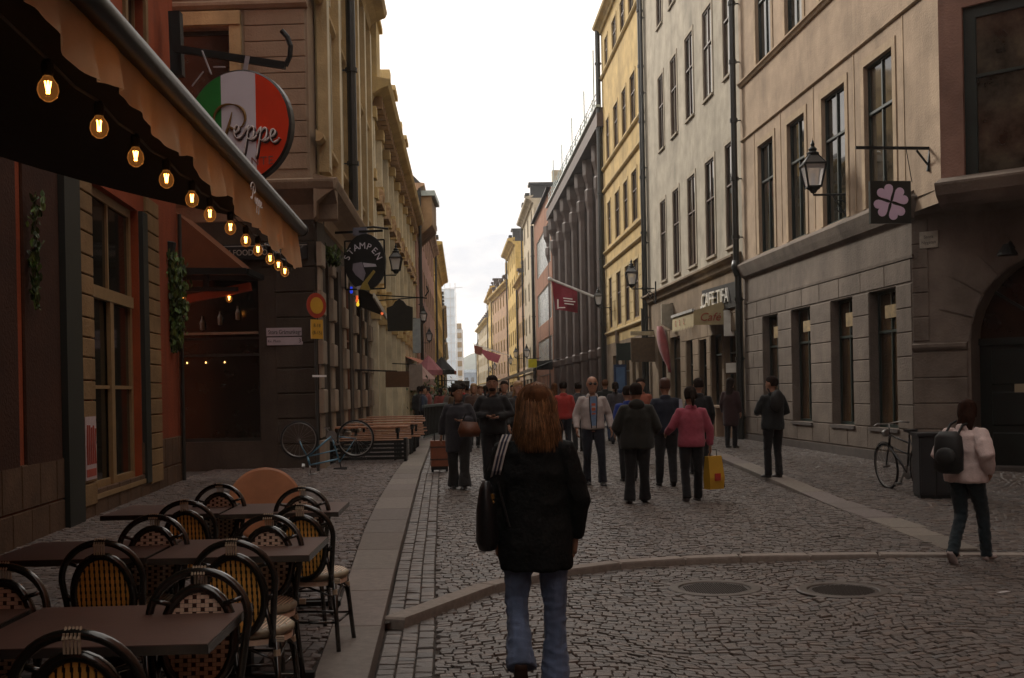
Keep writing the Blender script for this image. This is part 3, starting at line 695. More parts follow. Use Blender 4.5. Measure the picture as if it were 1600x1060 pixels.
mb.build('roof_railing', COP, B4.root, M=B4.L())
mb = MB(); 
for k, h_ in ((1, 2.6), (3, 1.6), (6, 1.7), (9, 1.5), (12, 1.8)): s = k * 2.3; mb.bar((s, 1.45, 16.4), (s, 1.45, 17.4 + h_), .06)
mb.build('flag_poles', COP, B4.root, M=B4.L())
# --- brick building with ribbon windows
B5 = building('brick_building', 'red brick building with long ribbon windows past the columns', (3.4, 91.5), (2.46, 112))
BRK = stucco('far_brick', (.26, .125, .075), var=.2); wn = [(1, B5.len - 3.2, 12.2, 15.6), (1, B5.len - 3.2, 7.6, 10.6), (1, B5.len - 3.2, 3.6, 6.2)]
wall(B5, 0, B5.len, -.1, 18, wn, BRK, back=8)
WFR = mat('white_window_frame', (.5, .48, .42), rough=.5); GBR = mat('bright_glass', (.50, .55, .57), rough=.12, spec=.9, var=.4, scale=2)
for h in wn: window(B5, *h, WFR, cols=[k / 12 for k in range(1, 12)], rows=(), dep=.1, gm=GBR)
for z in (1.0,): window(B5, 3, 16, .4, 3, BLKTRIM, cols=(.3, .6), dep=.02)
roof(B5, 0, B5.len, 18, BLKTRIM, rise=1.5); pipe(B5, B5.len - .2, 0, 17.8, .16, .2)
mb = MB(); mb.tube([(B5.len - 2.4, .3, 16), (B5.len - 2.4, .3, 3)], .05); 
# --- generic far facades
def simple(name, label, P, Q, z1, wm, fm, floors, nwin, ww=1.1, wh=1.8, tm=None, rise=3.0, rm=None, fm2=None, ground=None, extra=None, over=.35, back=7, trimw=True):
    b = building(name, label, P, Q); n = nwin; hs = []
    fl = [ground or 3.6]
    fh = (z1 - (ground or 3.6)) / floors
    for i in range(floors):
        z = (ground or 3.6) + i * fh + fh * .22
        for k in range(n):
            s = (k + .5) / n * b.len; hs.append((s - ww / 2, s + ww / 2, z, z + min(wh, fh * .62)))
    gs = [((k + .18) / n * b.len, (k + .82) / n * b.len, .4, (ground or 3.6) - .7) for k in range(n)]
    wall(b, 0, b.len, -.1, z1, hs + gs, wm, back=back, dep=.18)
    for h in hs: window(b, *h, fm, cols=(.5,), rows=(.6,), dep=.06, trim=tm if trimw else None, tw=.14, tp=.05)
    for h in gs: window(b, *h, DKFRAME, cols=(), rows=(.75,), dep=.17, gm=SHOPW)
    band(b, 0, b.len, z1 - .45, scaled(CORN, over / .46 * .75 if over else 1), tm or wm); band(b, 0, b.len, (ground or 3.6) - .2, scaled(STRING, 1.6), tm or wm, 'string_course')
    if rise: roof(b, 0, b.len, z1, rm or BLKTRIM, rise=rise, back=back, over=.3)
    pipe(b, b.len - .15, 0, z1 - .3, .1, .2)
    if P[1] > 120 or Q[1] > 120:
        nd = max(2, int(b.len / 6)); dm = rm or BLKTRIM
        for k in range(nd):
            s = (k + .5) / nd * b.len; o = MB().box((s - .7, -2.2, z1), (s + .7, .1, z1 + 1.7)).box((s - .9, -2.4, z1 + 1.7), (s + .9, .3, z1 + 1.95)).build('dormer', dm, b.root, M=b.L()); MB().box((s - .45, .101, z1 + .3), (s + .45, .13, z1 + 1.4)).build('pane', GLASS, o)
        MB().box((b.len * .3, -3.4, z1 + 1), (b.len * .3 + 1.0, -2.4, z1 + rise + 1.6)).build('chimney', wm, b.root, M=b.L())
    return b
PEACH = stucco('peach_stucco', (.42, .27, .17)); YEL = stucco('yellow_stucco', (.56, .39, .13)); CREAM = stucco('cream_stucco', (.48, .41, .30)); SALM = stucco('salmon_stucco', (.40, .22, .16)); GOLD = stucco('golden_stucco', (.55, .35, .09))
ROOF = mat('brown_roof_tiles', (.07, .045, .038), rough=.7, var=.3, scale=3); ROOFD = mat('black_roof_sheet', (.03, .027, .027), rough=.5, var=.3)
simple('cream_building', 'tall narrow cream building beside the brick facade', (2.46, 112), (1.62, 130.5), 20.6, CREAM, BRFRAME, 5, 3, tm=CREAM, rise=2.2, over=1.0)
simple('peach_building', 'peach building with a hipped eave beyond the cream one', (1.9, 130.6), (1.0, 147), 15.0, PEACH, BRFRAME, 3, 5, tm=YEL, rise=2.5, rm=ROOF, over=1.0)
simple('tall_yellow_building', 'tall yellow building whose roof rises above its neighbours', (.75, 147), (-.3, 166), 21.0, YEL, BRFRAME, 5, 4, tm=YEL, rise=4.6, rm=ROOFD, over=1.3)
simple('golden_building', 'golden stucco building with dormers farther down the street', (.15, 166), (-3.2, 200), 17.6, PEACH, BRFRAME, 4, 7, tm=YEL, rise=4.5, rm=ROOF, over=1.2)
simple('low_yellow_building', 'lower yellow building with a curved dark roof', (-2.6, 200), (-4.6, 234), 19.8, YEL, BRFRAME, 4, 6, tm=GOLD, rise=4, rm=ROOF, over=1.2)
simple('far_gold_building', 'far golden building near the end of the right row', (-4.4, 234), (-8.2, 285), 16.5, CREAM, BRFRAME, 4, 8, tm=YEL, rise=4, rm=ROOF, over=1.2)
simple('last_right_building', 'last ochre building of the right row', (-7.7, 285), (-10.5, 345), 13.5, OCHRE, BRFRAME, 3, 8, tm=YEL, rise=3, rm=ROOFD, over=1.0)
# building on the near right across the crossing and the row it faces (outside the frame; red one reflected in the glass, heights raised to cut sky light)
simple('red_building_opposite', 'red stucco building with yellow window surrounds behind the camera', (6.9, -18), (6.7, 8.0), 22, mat('reflected_red', (.22, .06, .03), rough=.9), BRFRAME, 4, 7, tm=mat('yellow_trim', (.45, .3, .12)), rise=3)
simple('blocker_behind_camera', 'brown stucco building closing the street behind the camera', (-6, -20), (9, -20.5), 15, ROSE, BRFRAME, 5, 6, tm=ROSE, rise=3)  # unseen, added to keep sky light off the near street
simple('unseen_side_building', 'dark stucco building down the side street at right', (18, 8.1), (6.9, 8.2), 21, ROSE, BRFRAME, 4, 3, tm=ROSE, rise=3)
# ------------------------------------------------------------ left-hand row
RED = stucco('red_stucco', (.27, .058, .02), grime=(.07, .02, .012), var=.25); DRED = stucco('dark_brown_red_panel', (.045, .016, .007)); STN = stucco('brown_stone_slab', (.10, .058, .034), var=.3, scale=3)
YST = stucco('yellow_painted_stone', (.24, .15, .07), grime_amt=.3); YFR = mat('cream_window_frame', (.24, .15, .065), rough=.5, var=.2, scale=6)
L1 = building('restaurant_building', 'red stucco restaurant building with a cream framed window behind the bistro tables', (-6.12, 20.95), (-3.3, -10))
wn1 = (3.05, 5.8, .38, 4.6); op = (8.75, 10.3, .0, 3.3)
wall(L1, 0, L1.len, -.1, 18, [wn1, (11.5, 14.2, .4, 4.4), (17, 19.5, .4, 4.4)] + [(s, s + 1.2, z, z + 2.0) for s in (2.4, 5.6, 9, 12.4, 15.6, 19, 22, 25) for z in (6.2, 9.6)], RED, back=9)
for s in (2.4, 5.6, 9, 12.4, 15.6, 19, 22, 25):
    for z in (6.2, 9.6): window(L1, s, s + 1.2, z, z + 2, YFR, rows=(.6,), trim=YST, tw=.16, tp=.05)
GDK = mat('dark_room_glass', (.010, .011, .008), rough=.08, var=.5, spec=.4)
window(L1, *wn1, YFR, cols=(.5,), rows=(.34, .66), dep=.16, ft=.13, gm=GDK, sill=YFR, sdep=.05)
mb = MB(); mb.box((wn1[0] + .1, -.14, 3.05), (wn1[1] - .1, -.06, 3.22)).box(((wn1[0] + wn1[1]) / 2 - .09, -.13, .4), ((wn1[0] + wn1[1]) / 2 + .09, -.07, 3.1)); mb.build('transom', YFR, L1.root, M=L1.L())
for w2 in ((11.5, 14.2, .4, 4.4), (17, 19.5, .4, 4.4)): window(L1, *w2, YFR, cols=(.5,), rows=(.34, .66), dep=.16, ft=.1, gm=GDK)
# painted quoins either side of the window, each stone a part
for s0, s1 in ((5.84, 6.5), (1.75, 2.62)):
    z = .25; k = 0
    while z < 4.7:
        h = .26 if k % 3 else .3; MB().cbox((s0, 0, z + .008), (s1, .055, z + h - .008), .012).build('quoin_stone', YST, L1.root, M=L1.L()); z += h; k += 1
DKGAP = mat('dark_timber', (.012, .014, .010), rough=.6)
MB().box((6.54, 0, .0), (7.2, .09, 4.6)).build('timber_post', DKGAP, L1.root, M=L1.L()); MB().box((2.66, 0, .3), (3.0, .07, 4.6)).build('shutter', DKGAP, L1.root, M=L1.L())
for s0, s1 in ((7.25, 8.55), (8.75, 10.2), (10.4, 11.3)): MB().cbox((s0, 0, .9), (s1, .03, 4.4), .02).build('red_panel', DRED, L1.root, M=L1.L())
blocks(L1, .05, 20, -.05, .95, [(1.75, 2.62, .25, 2), (5.84, 6.5, .25, 2), (wn1[0], wn1[1], .3, 2), (6.54, 7.2, 0, 2)], STN, rh=.5, bl=.62, proud=.03)
band(L1, 0, L1.len, 17.5, CORN, YST); roof(L1, 0, L1.len, 18, mat('brown_roof_tiles2', (.07, .045, .038), var=.3), rise=3, back=9)
mb = MB(); mb.tube([(.12, .08, 0), (.12, .08, 5)], .035); mb.build('downpipe', PIPE, L1.root, M=L1.L())
a_, z_ = L1.px(137, 733)
po = thing('menu_poster', 'small white and red menu poster on the cream pillar beside the window', 'poster', L1.world(6.17, .062, 1.0), math.atan2(L1.d.y, L1.d.x))
MB().box((-.25, 0, -.4), (.25, .008, .42)).build('sheet', mat('poster_white', (.42, .33, .33), var=.2, scale=9), po)
mb = MB(); R.seed(3)
for k in range(5): x = -.18 + k * .09; mb.tube([(x, .012, -.2), (x + .02, .012, .05), (x - .01, .012, .28 + R.uniform(-.05, .08))], .014, 6)
mb.box((-.22, .008, -.36), (.22, .012, -.26)); mb.build('red_figures', mat('poster_red', (.30, .05, .03)), po)

# L2: tavern building, side face to the alley and street face
YL2 = stucco('tan_sandstone', (.29, .215, .15), var=.2); YL2b = stucco('ochre_sandstone', (.46, .34, .18)); DK2 = stucco('dark_brown_stone_base', (.068, .055, .042)); EDGE = stucco('pale_trim_and_lit_edge', (.62, .55, .40))  # pale trim tone, also painting the lit pilaster edges
B6 = building('tavern_building', 'tan stone corner tavern building with a deep cornice over a dark ground floor', (-4.0, 23.7), (-9.6, 23.9)); S2 = B6
F2 = Fr((-4.55, 36.8), (-4.0, 23.7), B6.root)
shop = (1.25, 4.6, .7, 4.2); wup = (1.75, 3.2, 6.9, 9.35)
wall(S2, 0, 5.6, -.1, 6.0, [shop], DK2, back=.8, dep=.3); wall(S2, .12, 5.6, 6.0, 14, [wup], YL2, back=.8)
blocks(S2, .03, 1.2, .1, 5.9, [(.9, 1.2, 0, 4.3)], DK2, rh=.55, bl=1.4, proud=.04, ch=.02); blocks(S2, 1.25, 5.5, 4.75, 5.9, [], DK2, rh=.5, bl=1.8, proud=.03)
blocks(S2, .16, 1.45, 6.35, 9.7, [], YL2, rh=.33, bl=1.6, proud=.03); blocks(S2, .16, 5.4, 9.95, 13.4, [(1.9, 3.0, 10.6, 12.8)], YL2, rh=.4, bl=1.8, proud=.03)
band(S2, .1, 5.5, 9.7, scaled(STRING, 1.6), YL2, 'string_course')
window(S2, *wup, DKFRAME, cols=(), rows=(.25,), dep=.25, ft=.08)
MB().box((1.5, .0, 6.7), (1.74, .10, 9.6)).box((1.5, .0, 9.38), (3.6, .14, 9.66)).build('window_surround', YL2b, B6.root, M=S2.L())
band(S2, -.45, 5.5, 5.75, [(0, -.5), (.05, -.45), (.06, -.15), (.25, 0), (.45, .12), (.5, .25), (.5, .3), (0, .42)], YL2, 'cornice')
# dark shop window with bottles, a green glow and three little lamps
window(S2, *shop, DKGAP, cols=(), rows=(.52, .62), dep=.26, ft=.07, gm=GDK)
NEON = mat('green_neon', (0, .05, .01), emit=(.0, .5, .12), estr=.22)
gt = text('green_neon_script', 'Pub', S2.M @ T(3.4, -.18, 2.0) @ Matrix.Rotation(math.pi, 4, 'Z') @ Matrix.Rotation(math.pi / 2, 4, 'X'), NEON, None, size=.1, extrude=.001) if False else None
mb = MB(); mb.tube([(3.05 + .08 * k, -.22, 1.98 + .03 * math.sin(k * 2.1)) for k in range(9)], .02, 6); ng = mb.build('green_neon', NEON, None, M=S2.M); tag(ng, 'faint green neon squiggle glowing inside the dark tavern window', 'neon light')
BULBW = mat('warm_pinpoint', (1, .6, .2), emit=(1, .55, .18), estr=3)
for k, a in enumerate((2.05, 2.45, 2.85)):
    mb = MB().ell((a, -.2, 2.37), (.015, .015, .022), 8, 6); tag(mb.build('candle_bulb', BULBW, None, M=S2.M), ['right', 'middle', 'left'][k] + ' one of three tiny warm bulbs hanging in the dark tavern window', 'light bulb', 'tiny bulbs in the tavern window')
BOT = mat('dim_bottle_glass', (.11, .08, .045), rough=.3, var=.4)
for k in range(6):
    a = 1.75 + k * .38; z = 3.25 - .1 * (k % 3); mb = MB().lathe([(.0, 0), (.05, .01), (.055, .16), (.02, .24), (.018, .3), (.0, .3)], 8, (a, -.2, z))
    tag(mb.build('bottle', BOT, None, M=S2.M), ['leftmost', 'second', 'third', 'fourth', 'fifth', 'rightmost'][5 - k] + ' of the dim bottles on the shelf behind the tavern window', 'bottle', 'bottles on the tavern shelf')
MB().box((1.32, -.24, 2.95), (4.5, -.12, 3.0)).build('shelf', YL2, B6.root, M=S2.L())
# street face of the tavern
wall(F2, 0, F2.len - .75, -.1, 6.0, [(s, s + 1.2, .7, 4.6) for s in (1.2, 3.7, 6.4, 9.2, 11.3)], DK2, back=5, dep=.3, name='wall')
for s in (1.2, 3.7, 9.2, 11.3): window(F2, s, s + 1.2, .7, 4.6, DKFRAME, cols=(.5,), rows=(.6,), dep=.25, gm=SHOPW)
window(F2, 6.4, 7.6, .7, 4.6, mat('brown_door_frame', (.16, .06, .025)), cols=(.5,), rows=(.6,), dep=.1, gm=SHOPW)
TANP = stucco('tan_pier_stone', (.30, .24, .18))
for s0 in (.2, 2.55, 5.1, 7.85, 10.55, 12.6):
    z = .75; MB().cbox((s0, 0, -.05), (s0 + .75, .12, .7), .02).build('pier_base', TANP, B6.root, M=F2.L())
    k = 0
    while z < 4.7:
        pr = .11 if k % 2 else .05; MB().cbox((s0 + .06 - .06 * (k % 2), 0, z), (s0 + .6 + .06 * (k % 2), pr, z + .5), .02).build('pier_stone', TANP, B6.root, M=F2.L()); z += .51; k += 1
wu = [(s, s + 1.0, z, z + 2.6) for s in (1.0, 3.2, 5.6, 8.2, 10.6) for z in (7.3, 10.6)]
wall(F2, 0, F2.len - .75, 6.0, 14, wu, YL2b, back=5, dep=.2)
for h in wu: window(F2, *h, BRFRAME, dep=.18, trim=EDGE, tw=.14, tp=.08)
for s in (.1, 2.3, 4.5, 7.0, 9.6, 12.0):
    MB().box((s, 0, 6.4), (s + .55, .22, 13.2)).build('pilaster', YL2b, B6.root, M=F2.L()); MB().box((s + .20, .22, 6.5), (s + .53, .232, 13.1)).build('pilaster_lit_edge', EDGE, B6.root, M=F2.L())  # pale strips paint the lit street faces of the pilasters
band(F2, 0, F2.len + .45, 5.75, [(0, -.5), (.05, -.45), (.06, -.15), (.25, 0), (.45, .12), (.5, .25), (.5, .3), (0, .42)], YL2, 'cornice')
for z in (9.95, 6.95): band(F2, 0, F2.len - .1, z, scaled(STRING, 1.8), YL2b, 'string_course')
band(F2, -.1, F2.len + .3, 13.4, scaled(CORN, 1.6), YL2b); roof(S2, 0, 5.6, 14.1, ROOFD, rise=1, back=12.6, over=.1)
pipe(F2, 8.0, 6.3, 13.4, .12, .3)
# L3 ornate ochre building
B7 = building('ornate_building', 'ornate ochre building with carved window heads, pilasters and a heavy bracketed cornice', (-5.8, 66.8), (-4.55, 36.9))
OR = stucco('ochre_carved_stone', (.52, .38, .18), var=.25)
BR7 = stucco('brown_carved_stone', (.30, .19, .10))
nb = 9; bw = B7.len / nb; h7 = []
for k in range(nb):
    c = (k + .5) * bw
    for z0, z1 in ((.9, 3.9), (5.5, 7.9), (9.0, 10.6)): h7.append((c - .6, c + .6, z0, z1))
wall(B7, 0, B7.len, -.1, 11.8, h7, OR, back=9)
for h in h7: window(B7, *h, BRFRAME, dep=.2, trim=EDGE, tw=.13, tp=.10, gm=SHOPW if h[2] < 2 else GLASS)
for k in range(nb + 1):
    s = k * bw
    for z0, z1 in ((.0, 4.4), (5.2, 8.3), (8.6, 10.9)):
        MB().box((s - .22, 0, z0), (s + .22, .24, z1)).box((s - .3, 0, z1 - .35), (s + .3, .34, z1)).box((s - .28, 0, z0), (s + .28, .3, z0 + .3)).build('pilaster', OR, B7.root, M=B7.L())
        MB().box((s - .16, .24, z0 + .31), (s + .16, .252, z1 - .36)).box((s + .222, .02, z0 + .31), (s + .232, .24, z1 - .36)).build('pilaster_lit_edge', EDGE, B7.root, M=B7.L())  # bright lit edges put into colour as pale strips
for k in range(nb):
    c = (k + .5) * bw
    for z in (7.95,): MB().prism([(c - .85, z), (c + .85, z), (c, z + .5)], 0, .38).build('pediment', BR7, B7.root, M=B7.L())
    mb = MB(); mb.ell((c, .25, 8.3), (.25, .2, .3), 8, 6).ell((c - .5, .2, 8.1), (.2, .16, .2), 8, 6).ell((c + .5, .2, 8.1), (.2, .16, .2), 8, 6); mb.build('carving', BR7, B7.root, M=B7.L())
    mb = MB(); mb.lathe([(.12, 0), (.06, .15), (.13, .45), (.06, .7), (.1, .75)], 8, (c, .3, 4.6)); mb.build('baluster', OR, B7.root, M=B7.L())
for z, sc_ in ((4.45, 2.2), (8.35, 1.6), (10.85, 1.6)): band(B7, 0, B7.len, z, scaled(STRING, sc_), OR, 'string_course')
band(B7, -.2, B7.len + .3, 11.1, scaled(CORN, 1.75), OR)
for k in range(40):
    s = (k + .5) / 40 * B7.len; MB().box((s - .1, 0, 10.95), (s + .1, .5, 11.35)).build('bracket', BR7, B7.root, M=B7.L())
roof(B7, 0, B7.len, 11.9, ROOFD, rise=2.6, back=9, over=-.4)
mb = MB(); 
for k in range(3): s = B7.len - 1.0 - k * 9; MB().box((s - .8, -.9, 12.0), (s + .8, .35, 13.9)).box((s - .95, -1.0, 13.9), (s + .95, .45, 14.1)).box((s - .35, -.6, 14.1), (s + .35, .2, 14.9)).build('dormer', OR, B7.root, M=B7.L())
MB().box((B7.len - 2.2, -3.2, 12.3), (B7.len - .9, -2.0, 15.6)).build('chimney', YL2, B7.root, M=B7.L())
# oriel on the next house
simple('pink_building', 'narrow pink stucco building with a dark roof down the left row', (-6.75, 101), (-5.45, 67), 14.0, SALM, BRFRAME, 3, 8, tm=PEACH, rise=3.6, rm=ROOFD, over=.7)
t = thing('oriel_bay', 'dark boxy roof bay jutting from the left row', 'bay window', (-5.3, 69.5, 11.6)); MB().box((-.6, -2, 0), (.75, 2, 1.7)).build('bay_wall', BR7, t); MB().box((-.7, -2.2, 1.7), (.95, 2.2, 2.0)).build('bay_roof', COP, t); MB().prism([(-.6, 0), (.75, 0), (-.6, -1.2)], -2, 2).build('bay_corbel', BR7, t)
simple('yellow_left_building', 'yellow building with a wide eave in the left row', (-8.25, 137), (-6.75, 101), 14.8, GOLD, BRFRAME, 4, 8, tm=YEL, rise=2.5, rm=ROOFD, over=1.1)
simple('far_left_building', 'low cream building near the end of the left row', (-12.6, 215), (-8.3, 137), 12, PEACH, BRFRAME, 3, 12, tm=CREAM, rise=2.5, rm=ROOFD, over=.8)
simple('last_left_building', 'last pale building of the left row', (-18.2, 320), (-12.6, 215), 11, CREAM, BRFRAME, 3, 12, tm=CREAM, rise=2.5, rm=ROOFD, over=.8)
# row behind L1 across the alley is the tavern; end of the vista
TG = mat('haze_tinted_glass', (.70, .78, .86), rough=.25, var=.2, scale=.2, spec=.6); TW = mat('pale_concrete', (.62, .60, .58), var=.1); TB = mat('brown_balcony', (.30, .20, .10), var=.2)  # tower glass paled so distance haze sits in its colour
t = thing('glass_tower', 'pale scaffolded glass tower rising at the far end of the street', 'tower', (-20.0, 380, 0))
MB().box((-3.6, 0, 0), (1.4, 14, 36)).build('glass_wall', TG, t)
mb = MB()
for z in range(0, 38, 3): mb.bar((-3.8, -.3, z), (1.8, -.3, z), .12)
for x in (-3.8, -1.9, 0, 1.7): mb.bar((x, -.3, 0), (x, -.3, 38 if x < 1 else 34), .12)
mb.build('scaffold', TW, t)
t = thing('balcony_tower', 'white tower block with brown balconies at the end of the street', 'tower', (-18.8, 400, 0))
MB().box((-2.2, 0, 0), (1.5, 12, 24)).build('wall', TW, t)
for k in range(7): MB().box((-2.3, -.6, 4 + k * 3.3), (1.5, 0, 5.9 + k * 3.3)).build('balcony', TB, t)
MB().bar((-4, 0, 38), (2, 0, 38.4), .18).bar((-.5, 0, 20), (-.5, 0, 40), .2).build('crane', TW, t)
hb = MB(); 
rr = [[(x, 900 + 40 * k, 0 if j == 0 else 0) for j, x in enumerate(range(-180, 181, 20))] for k in range(5)]
hb.v = []; hb.f = []; hb.mi = []
nx_ = 30
for k in range(6):
    for j in range(nx_ + 1):
        x = -260 + j * 16; hb.v.append((x, 880 + 50 * k, (0, 18, 32, 40, 43, 30)[k] * (.8 + .25 * math.sin(j * .9) + .1 * math.sin(j * 2.3 + k)) + 6 * math.sin(j * 1.7 + k) * (k > 0) - 2 * (k == 0)))
hb.f = [(k * (nx_ + 1) + j, k * (nx_ + 1) + j + 1, (k + 1) * (nx_ + 1) + j + 1, (k + 1) * (nx_ + 1) + j) for k in range(5) for j in range(nx_)]; hb.mi = [0] * len(hb.f)
h_ = hb.build('hill', mat('wooded_hill', (.035, .05, .03), var=.6, scale=.12, bump=.8, bscale=.3), smooth=True); tag(h_, 'wooded hill beyond the end of the street', kind='structure')
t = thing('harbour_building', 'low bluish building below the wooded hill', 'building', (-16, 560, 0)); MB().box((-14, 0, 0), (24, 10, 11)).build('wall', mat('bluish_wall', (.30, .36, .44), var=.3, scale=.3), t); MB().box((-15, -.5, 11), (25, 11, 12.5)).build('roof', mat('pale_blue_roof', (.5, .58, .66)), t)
for k in range(12):
    for z in (2.5, 6.5): MB().box((-13 + k * 3, -.15, z), (-11.4 + k * 3, 0, z + 2.2)).build('window', GLASS, t)
# ------------------------------------------------------------ bistro furniture
BAMB = mat('black_lacquered_cane', (.014, .013, .010), rough=.22, var=.3, spec=.6, scale=10, coat=.4)
YEL_ = mat('yellow_cane', (.82, .44, .10), rough=.5, var=.3, scale=14); CRM_ = mat('cream_cane', (.80, .62, .48), rough=.5, var=.25, scale=14)
BRN_ = mat('brown_cane', (.06, .022, .012), rough=.5, var=.3); BIND = mat('binding_strip', (.45, .36, .26), rough=.4, var=.2); DKC = mat('dark_weave', (.02, .014, .008), rough=.6)
SEATM = mat('cream_seat_weave', (.30, .25, .17), rough=.45, var=.3, scale=20)
def bistro_chair():
    root = thing('bistro_chair', 'bistro chair', 'chair')
    # local frame: sitter looks along +y, the backrest stands at y=-.2
    def hoop(rx, z0, zt, y, r, lean=.0, n=22):
        pts = [(-rx * .80, y + .02, z0)]
        for k in range(n + 1):
            a = math.pi * (1 - k / n); zc = zt - rx * .95; x = rx * math.cos(a); z = zc + rx * .95 * math.sin(a); pts.append((x, y - .14 * (z - z0), z))
        pts.append((rx * .80, y + .02, z0)); return pts
    ho = hoop(.190, .40, .90, -.17, .014); MB().tube(ho, .0165, 8).build('back_frame', BAMB, root, smooth=True)
    # oval inner ring
    cx, cz, ax, az = 0, .645, .138, .190; by = lambda z: -.17 - .14 * (z - .40)
    ring = [(ax * math.cos(t), by(cz + az * math.sin(t)), cz + az * math.sin(t)) for t in [2 * math.pi * k / 28 for k in range(29)]]
    MB().tube(ring, .020, 8, cap=False).build('inner_hoop', BAMB, root, smooth=True)
    side = MB()
    for sg in (-1, 1): side.tube([(sg * .14, by(.60), .60), (sg * .17, by(.44), .42)], .011, 6); side.tube([(sg * .185, by(.66), .66), (sg * .14, by(.62), .62)], .012, 6)
    side.tube([(-.17, by(.62) + .01, .80), (-.10, by(.6), .78)], .01, 6); side.tube([(.17, by(.62) + .01, .80), (.10, by(.6), .78)], .01, 6); side.build('back_brace', BAMB, root, smooth=True)['kind'] = 'stuff'
    # woven panel: backing + vertical yellow canes (outside) and checker weave (inside)
    inside = lambda x, z: (x / (ax - .012)) ** 2 + ((z - cz) / (az - .012)) ** 2 < 1
    bk = MB(); n = 24; vs = [(0, by(cz), cz)] + [((ax - .005) * math.cos(2 * math.pi * k / n), by(cz + (az - .005) * math.sin(2 * math.pi * k / n)), cz + (az - .005) * math.sin(2 * math.pi * k / n)) for k in range(n)]
    bk.add(vs, [(0, 1 + k, 1 + (k + 1) % n) for k in range(n)]); bk.build('panel', DKC, root)
    yc = MB(); nn = 11
    for k in range(nn):
        x = -ax + .022 + k * (2 * ax - .044) / (nn - 1); hz = az * math.sqrt(max(0, 1 - (x / ax) ** 2)) - .012
        if hz < .03: continue
        for q in range(-12, 13):
            z = cz + q * .0165
            if abs(z - cz) > hz: continue
            yc.box((x - .0078 + .002 * (q % 2), by(z) - .006, z - .00825), (x + .0078 - .002 * (q % 2), by(z) - .0015, z + .00825))
    o = yc.build('yellow_canes', YEL_, root); o['kind'] = 'stuff'
    ch = MB(); 
    for i in range(-10, 11):
        for j in range(-13, 14):
            x, z = i * .0158, cz + j * .0158
            if not inside(x, z): continue
            m_ = 1 if i % 2 and (j + (i // 2) % 2) % 2 == 0 else 0
            ch.box((x - .0072, by(z) + .0015, z - .0072), (x + .0072, by(z) + (.0055 if m_ == 0 else .003), z + .0072), m_)
    o = ch.build('checker_weave', [CRM_, BRN_], root); o['kind'] = 'stuff'
    bd = MB()
    for k in range(5):
        x = -.022 + k * .011; bd.tube([(x - .002, by(.9) - .022, .888 - abs(x) * .08), (x, by(.9), .918), (x + .002, by(.9) + .02, .888)], .0042, 6); bd.bar((x, by(.88) - .018, .845), (x, by(.88) - .018, .905), .006, .006)
    for sg in (-1, 1):
        for k in range(3): bd.tube([(sg * .2 - .018, by(.42), .43 + k * .01), (sg * .2 + .018, by(.42), .43 + k * .01)], .006, 6)
    bd.build('binding', BIND, root)['kind'] = 'stuff'
    st = MB(); st.lathe([(0, .43), (.19, .43), (.215, .445), (.215, .465), (.195, .478), (0, .472)], 20, (0, .03, 0)); st.build('seat', SEATM, root, smooth=True)
    sr = MB(); sr.lathe([(.19, .405), (.205, .405), (.205, .43), (.19, .43)], 20, (0, .03, 0)); 
    for k in range(-9, 10):
        x = k * .021; hh = math.sqrt(max(0, .195 ** 2 - x * x)); sr.bar((x, .03 - hh, .478), (x, .03 + hh, .478), .006, .005)
    sr.build('seat_rim', CRM_, root)
    for sx, sy in ((-1, 1), (1, 1), (-1, -1), (1, -1)):
        mb = MB(); mb.tube([(sx * .165, .03 + sy * .15, .43), (sx * .20, .03 + sy * (.19 if sy > 0 else .2), .0)], .0145, 8)
        lg = mb.build('leg', BAMB, root, smooth=True)
        MB().tube([(sx * .17, .03 + sy * .155, .38), (sx * .172, .03 + sy * .158, .35)], .017, 8).build('leg_binding', BIND, lg)
    br = MB()
    q = [(-.182, -.14), (.182, -.14), (.182, .20), (-.182, .20)]
    for k in range(4):
        a, b = q[k], q[(k + 1) % 4]; br.tube([(*a, .18), (*b, .18)], .008, 6)
        mx_, my_ = (a[0] + b[0]) / 2, (a[1] + b[1]) / 2
        br.tube([(a[0], a[1], .20), (a[0] * .85 + mx_ * .15, a[1] * .85 + my_ * .15, .34), (mx_, my_, .40)], .007, 6); br.tube([(b[0], b[1], .20), (b[0] * .85 + mx_ * .15, b[1] * .85 + my_ * .15, .34), (mx_, my_, .40)], .007, 6)
    br.build('stretcher', BAMB, root, smooth=True)
    return root
TOPM = mat('brown_table_laminate', (.105, .058, .045), rough=.42, var=.18, scale=5, spec=.35, bump=.05, bscale=60); EDGEM = mat('metal_table_edge', (.10, .095, .09), rough=.25, metal=.7, var=.1)
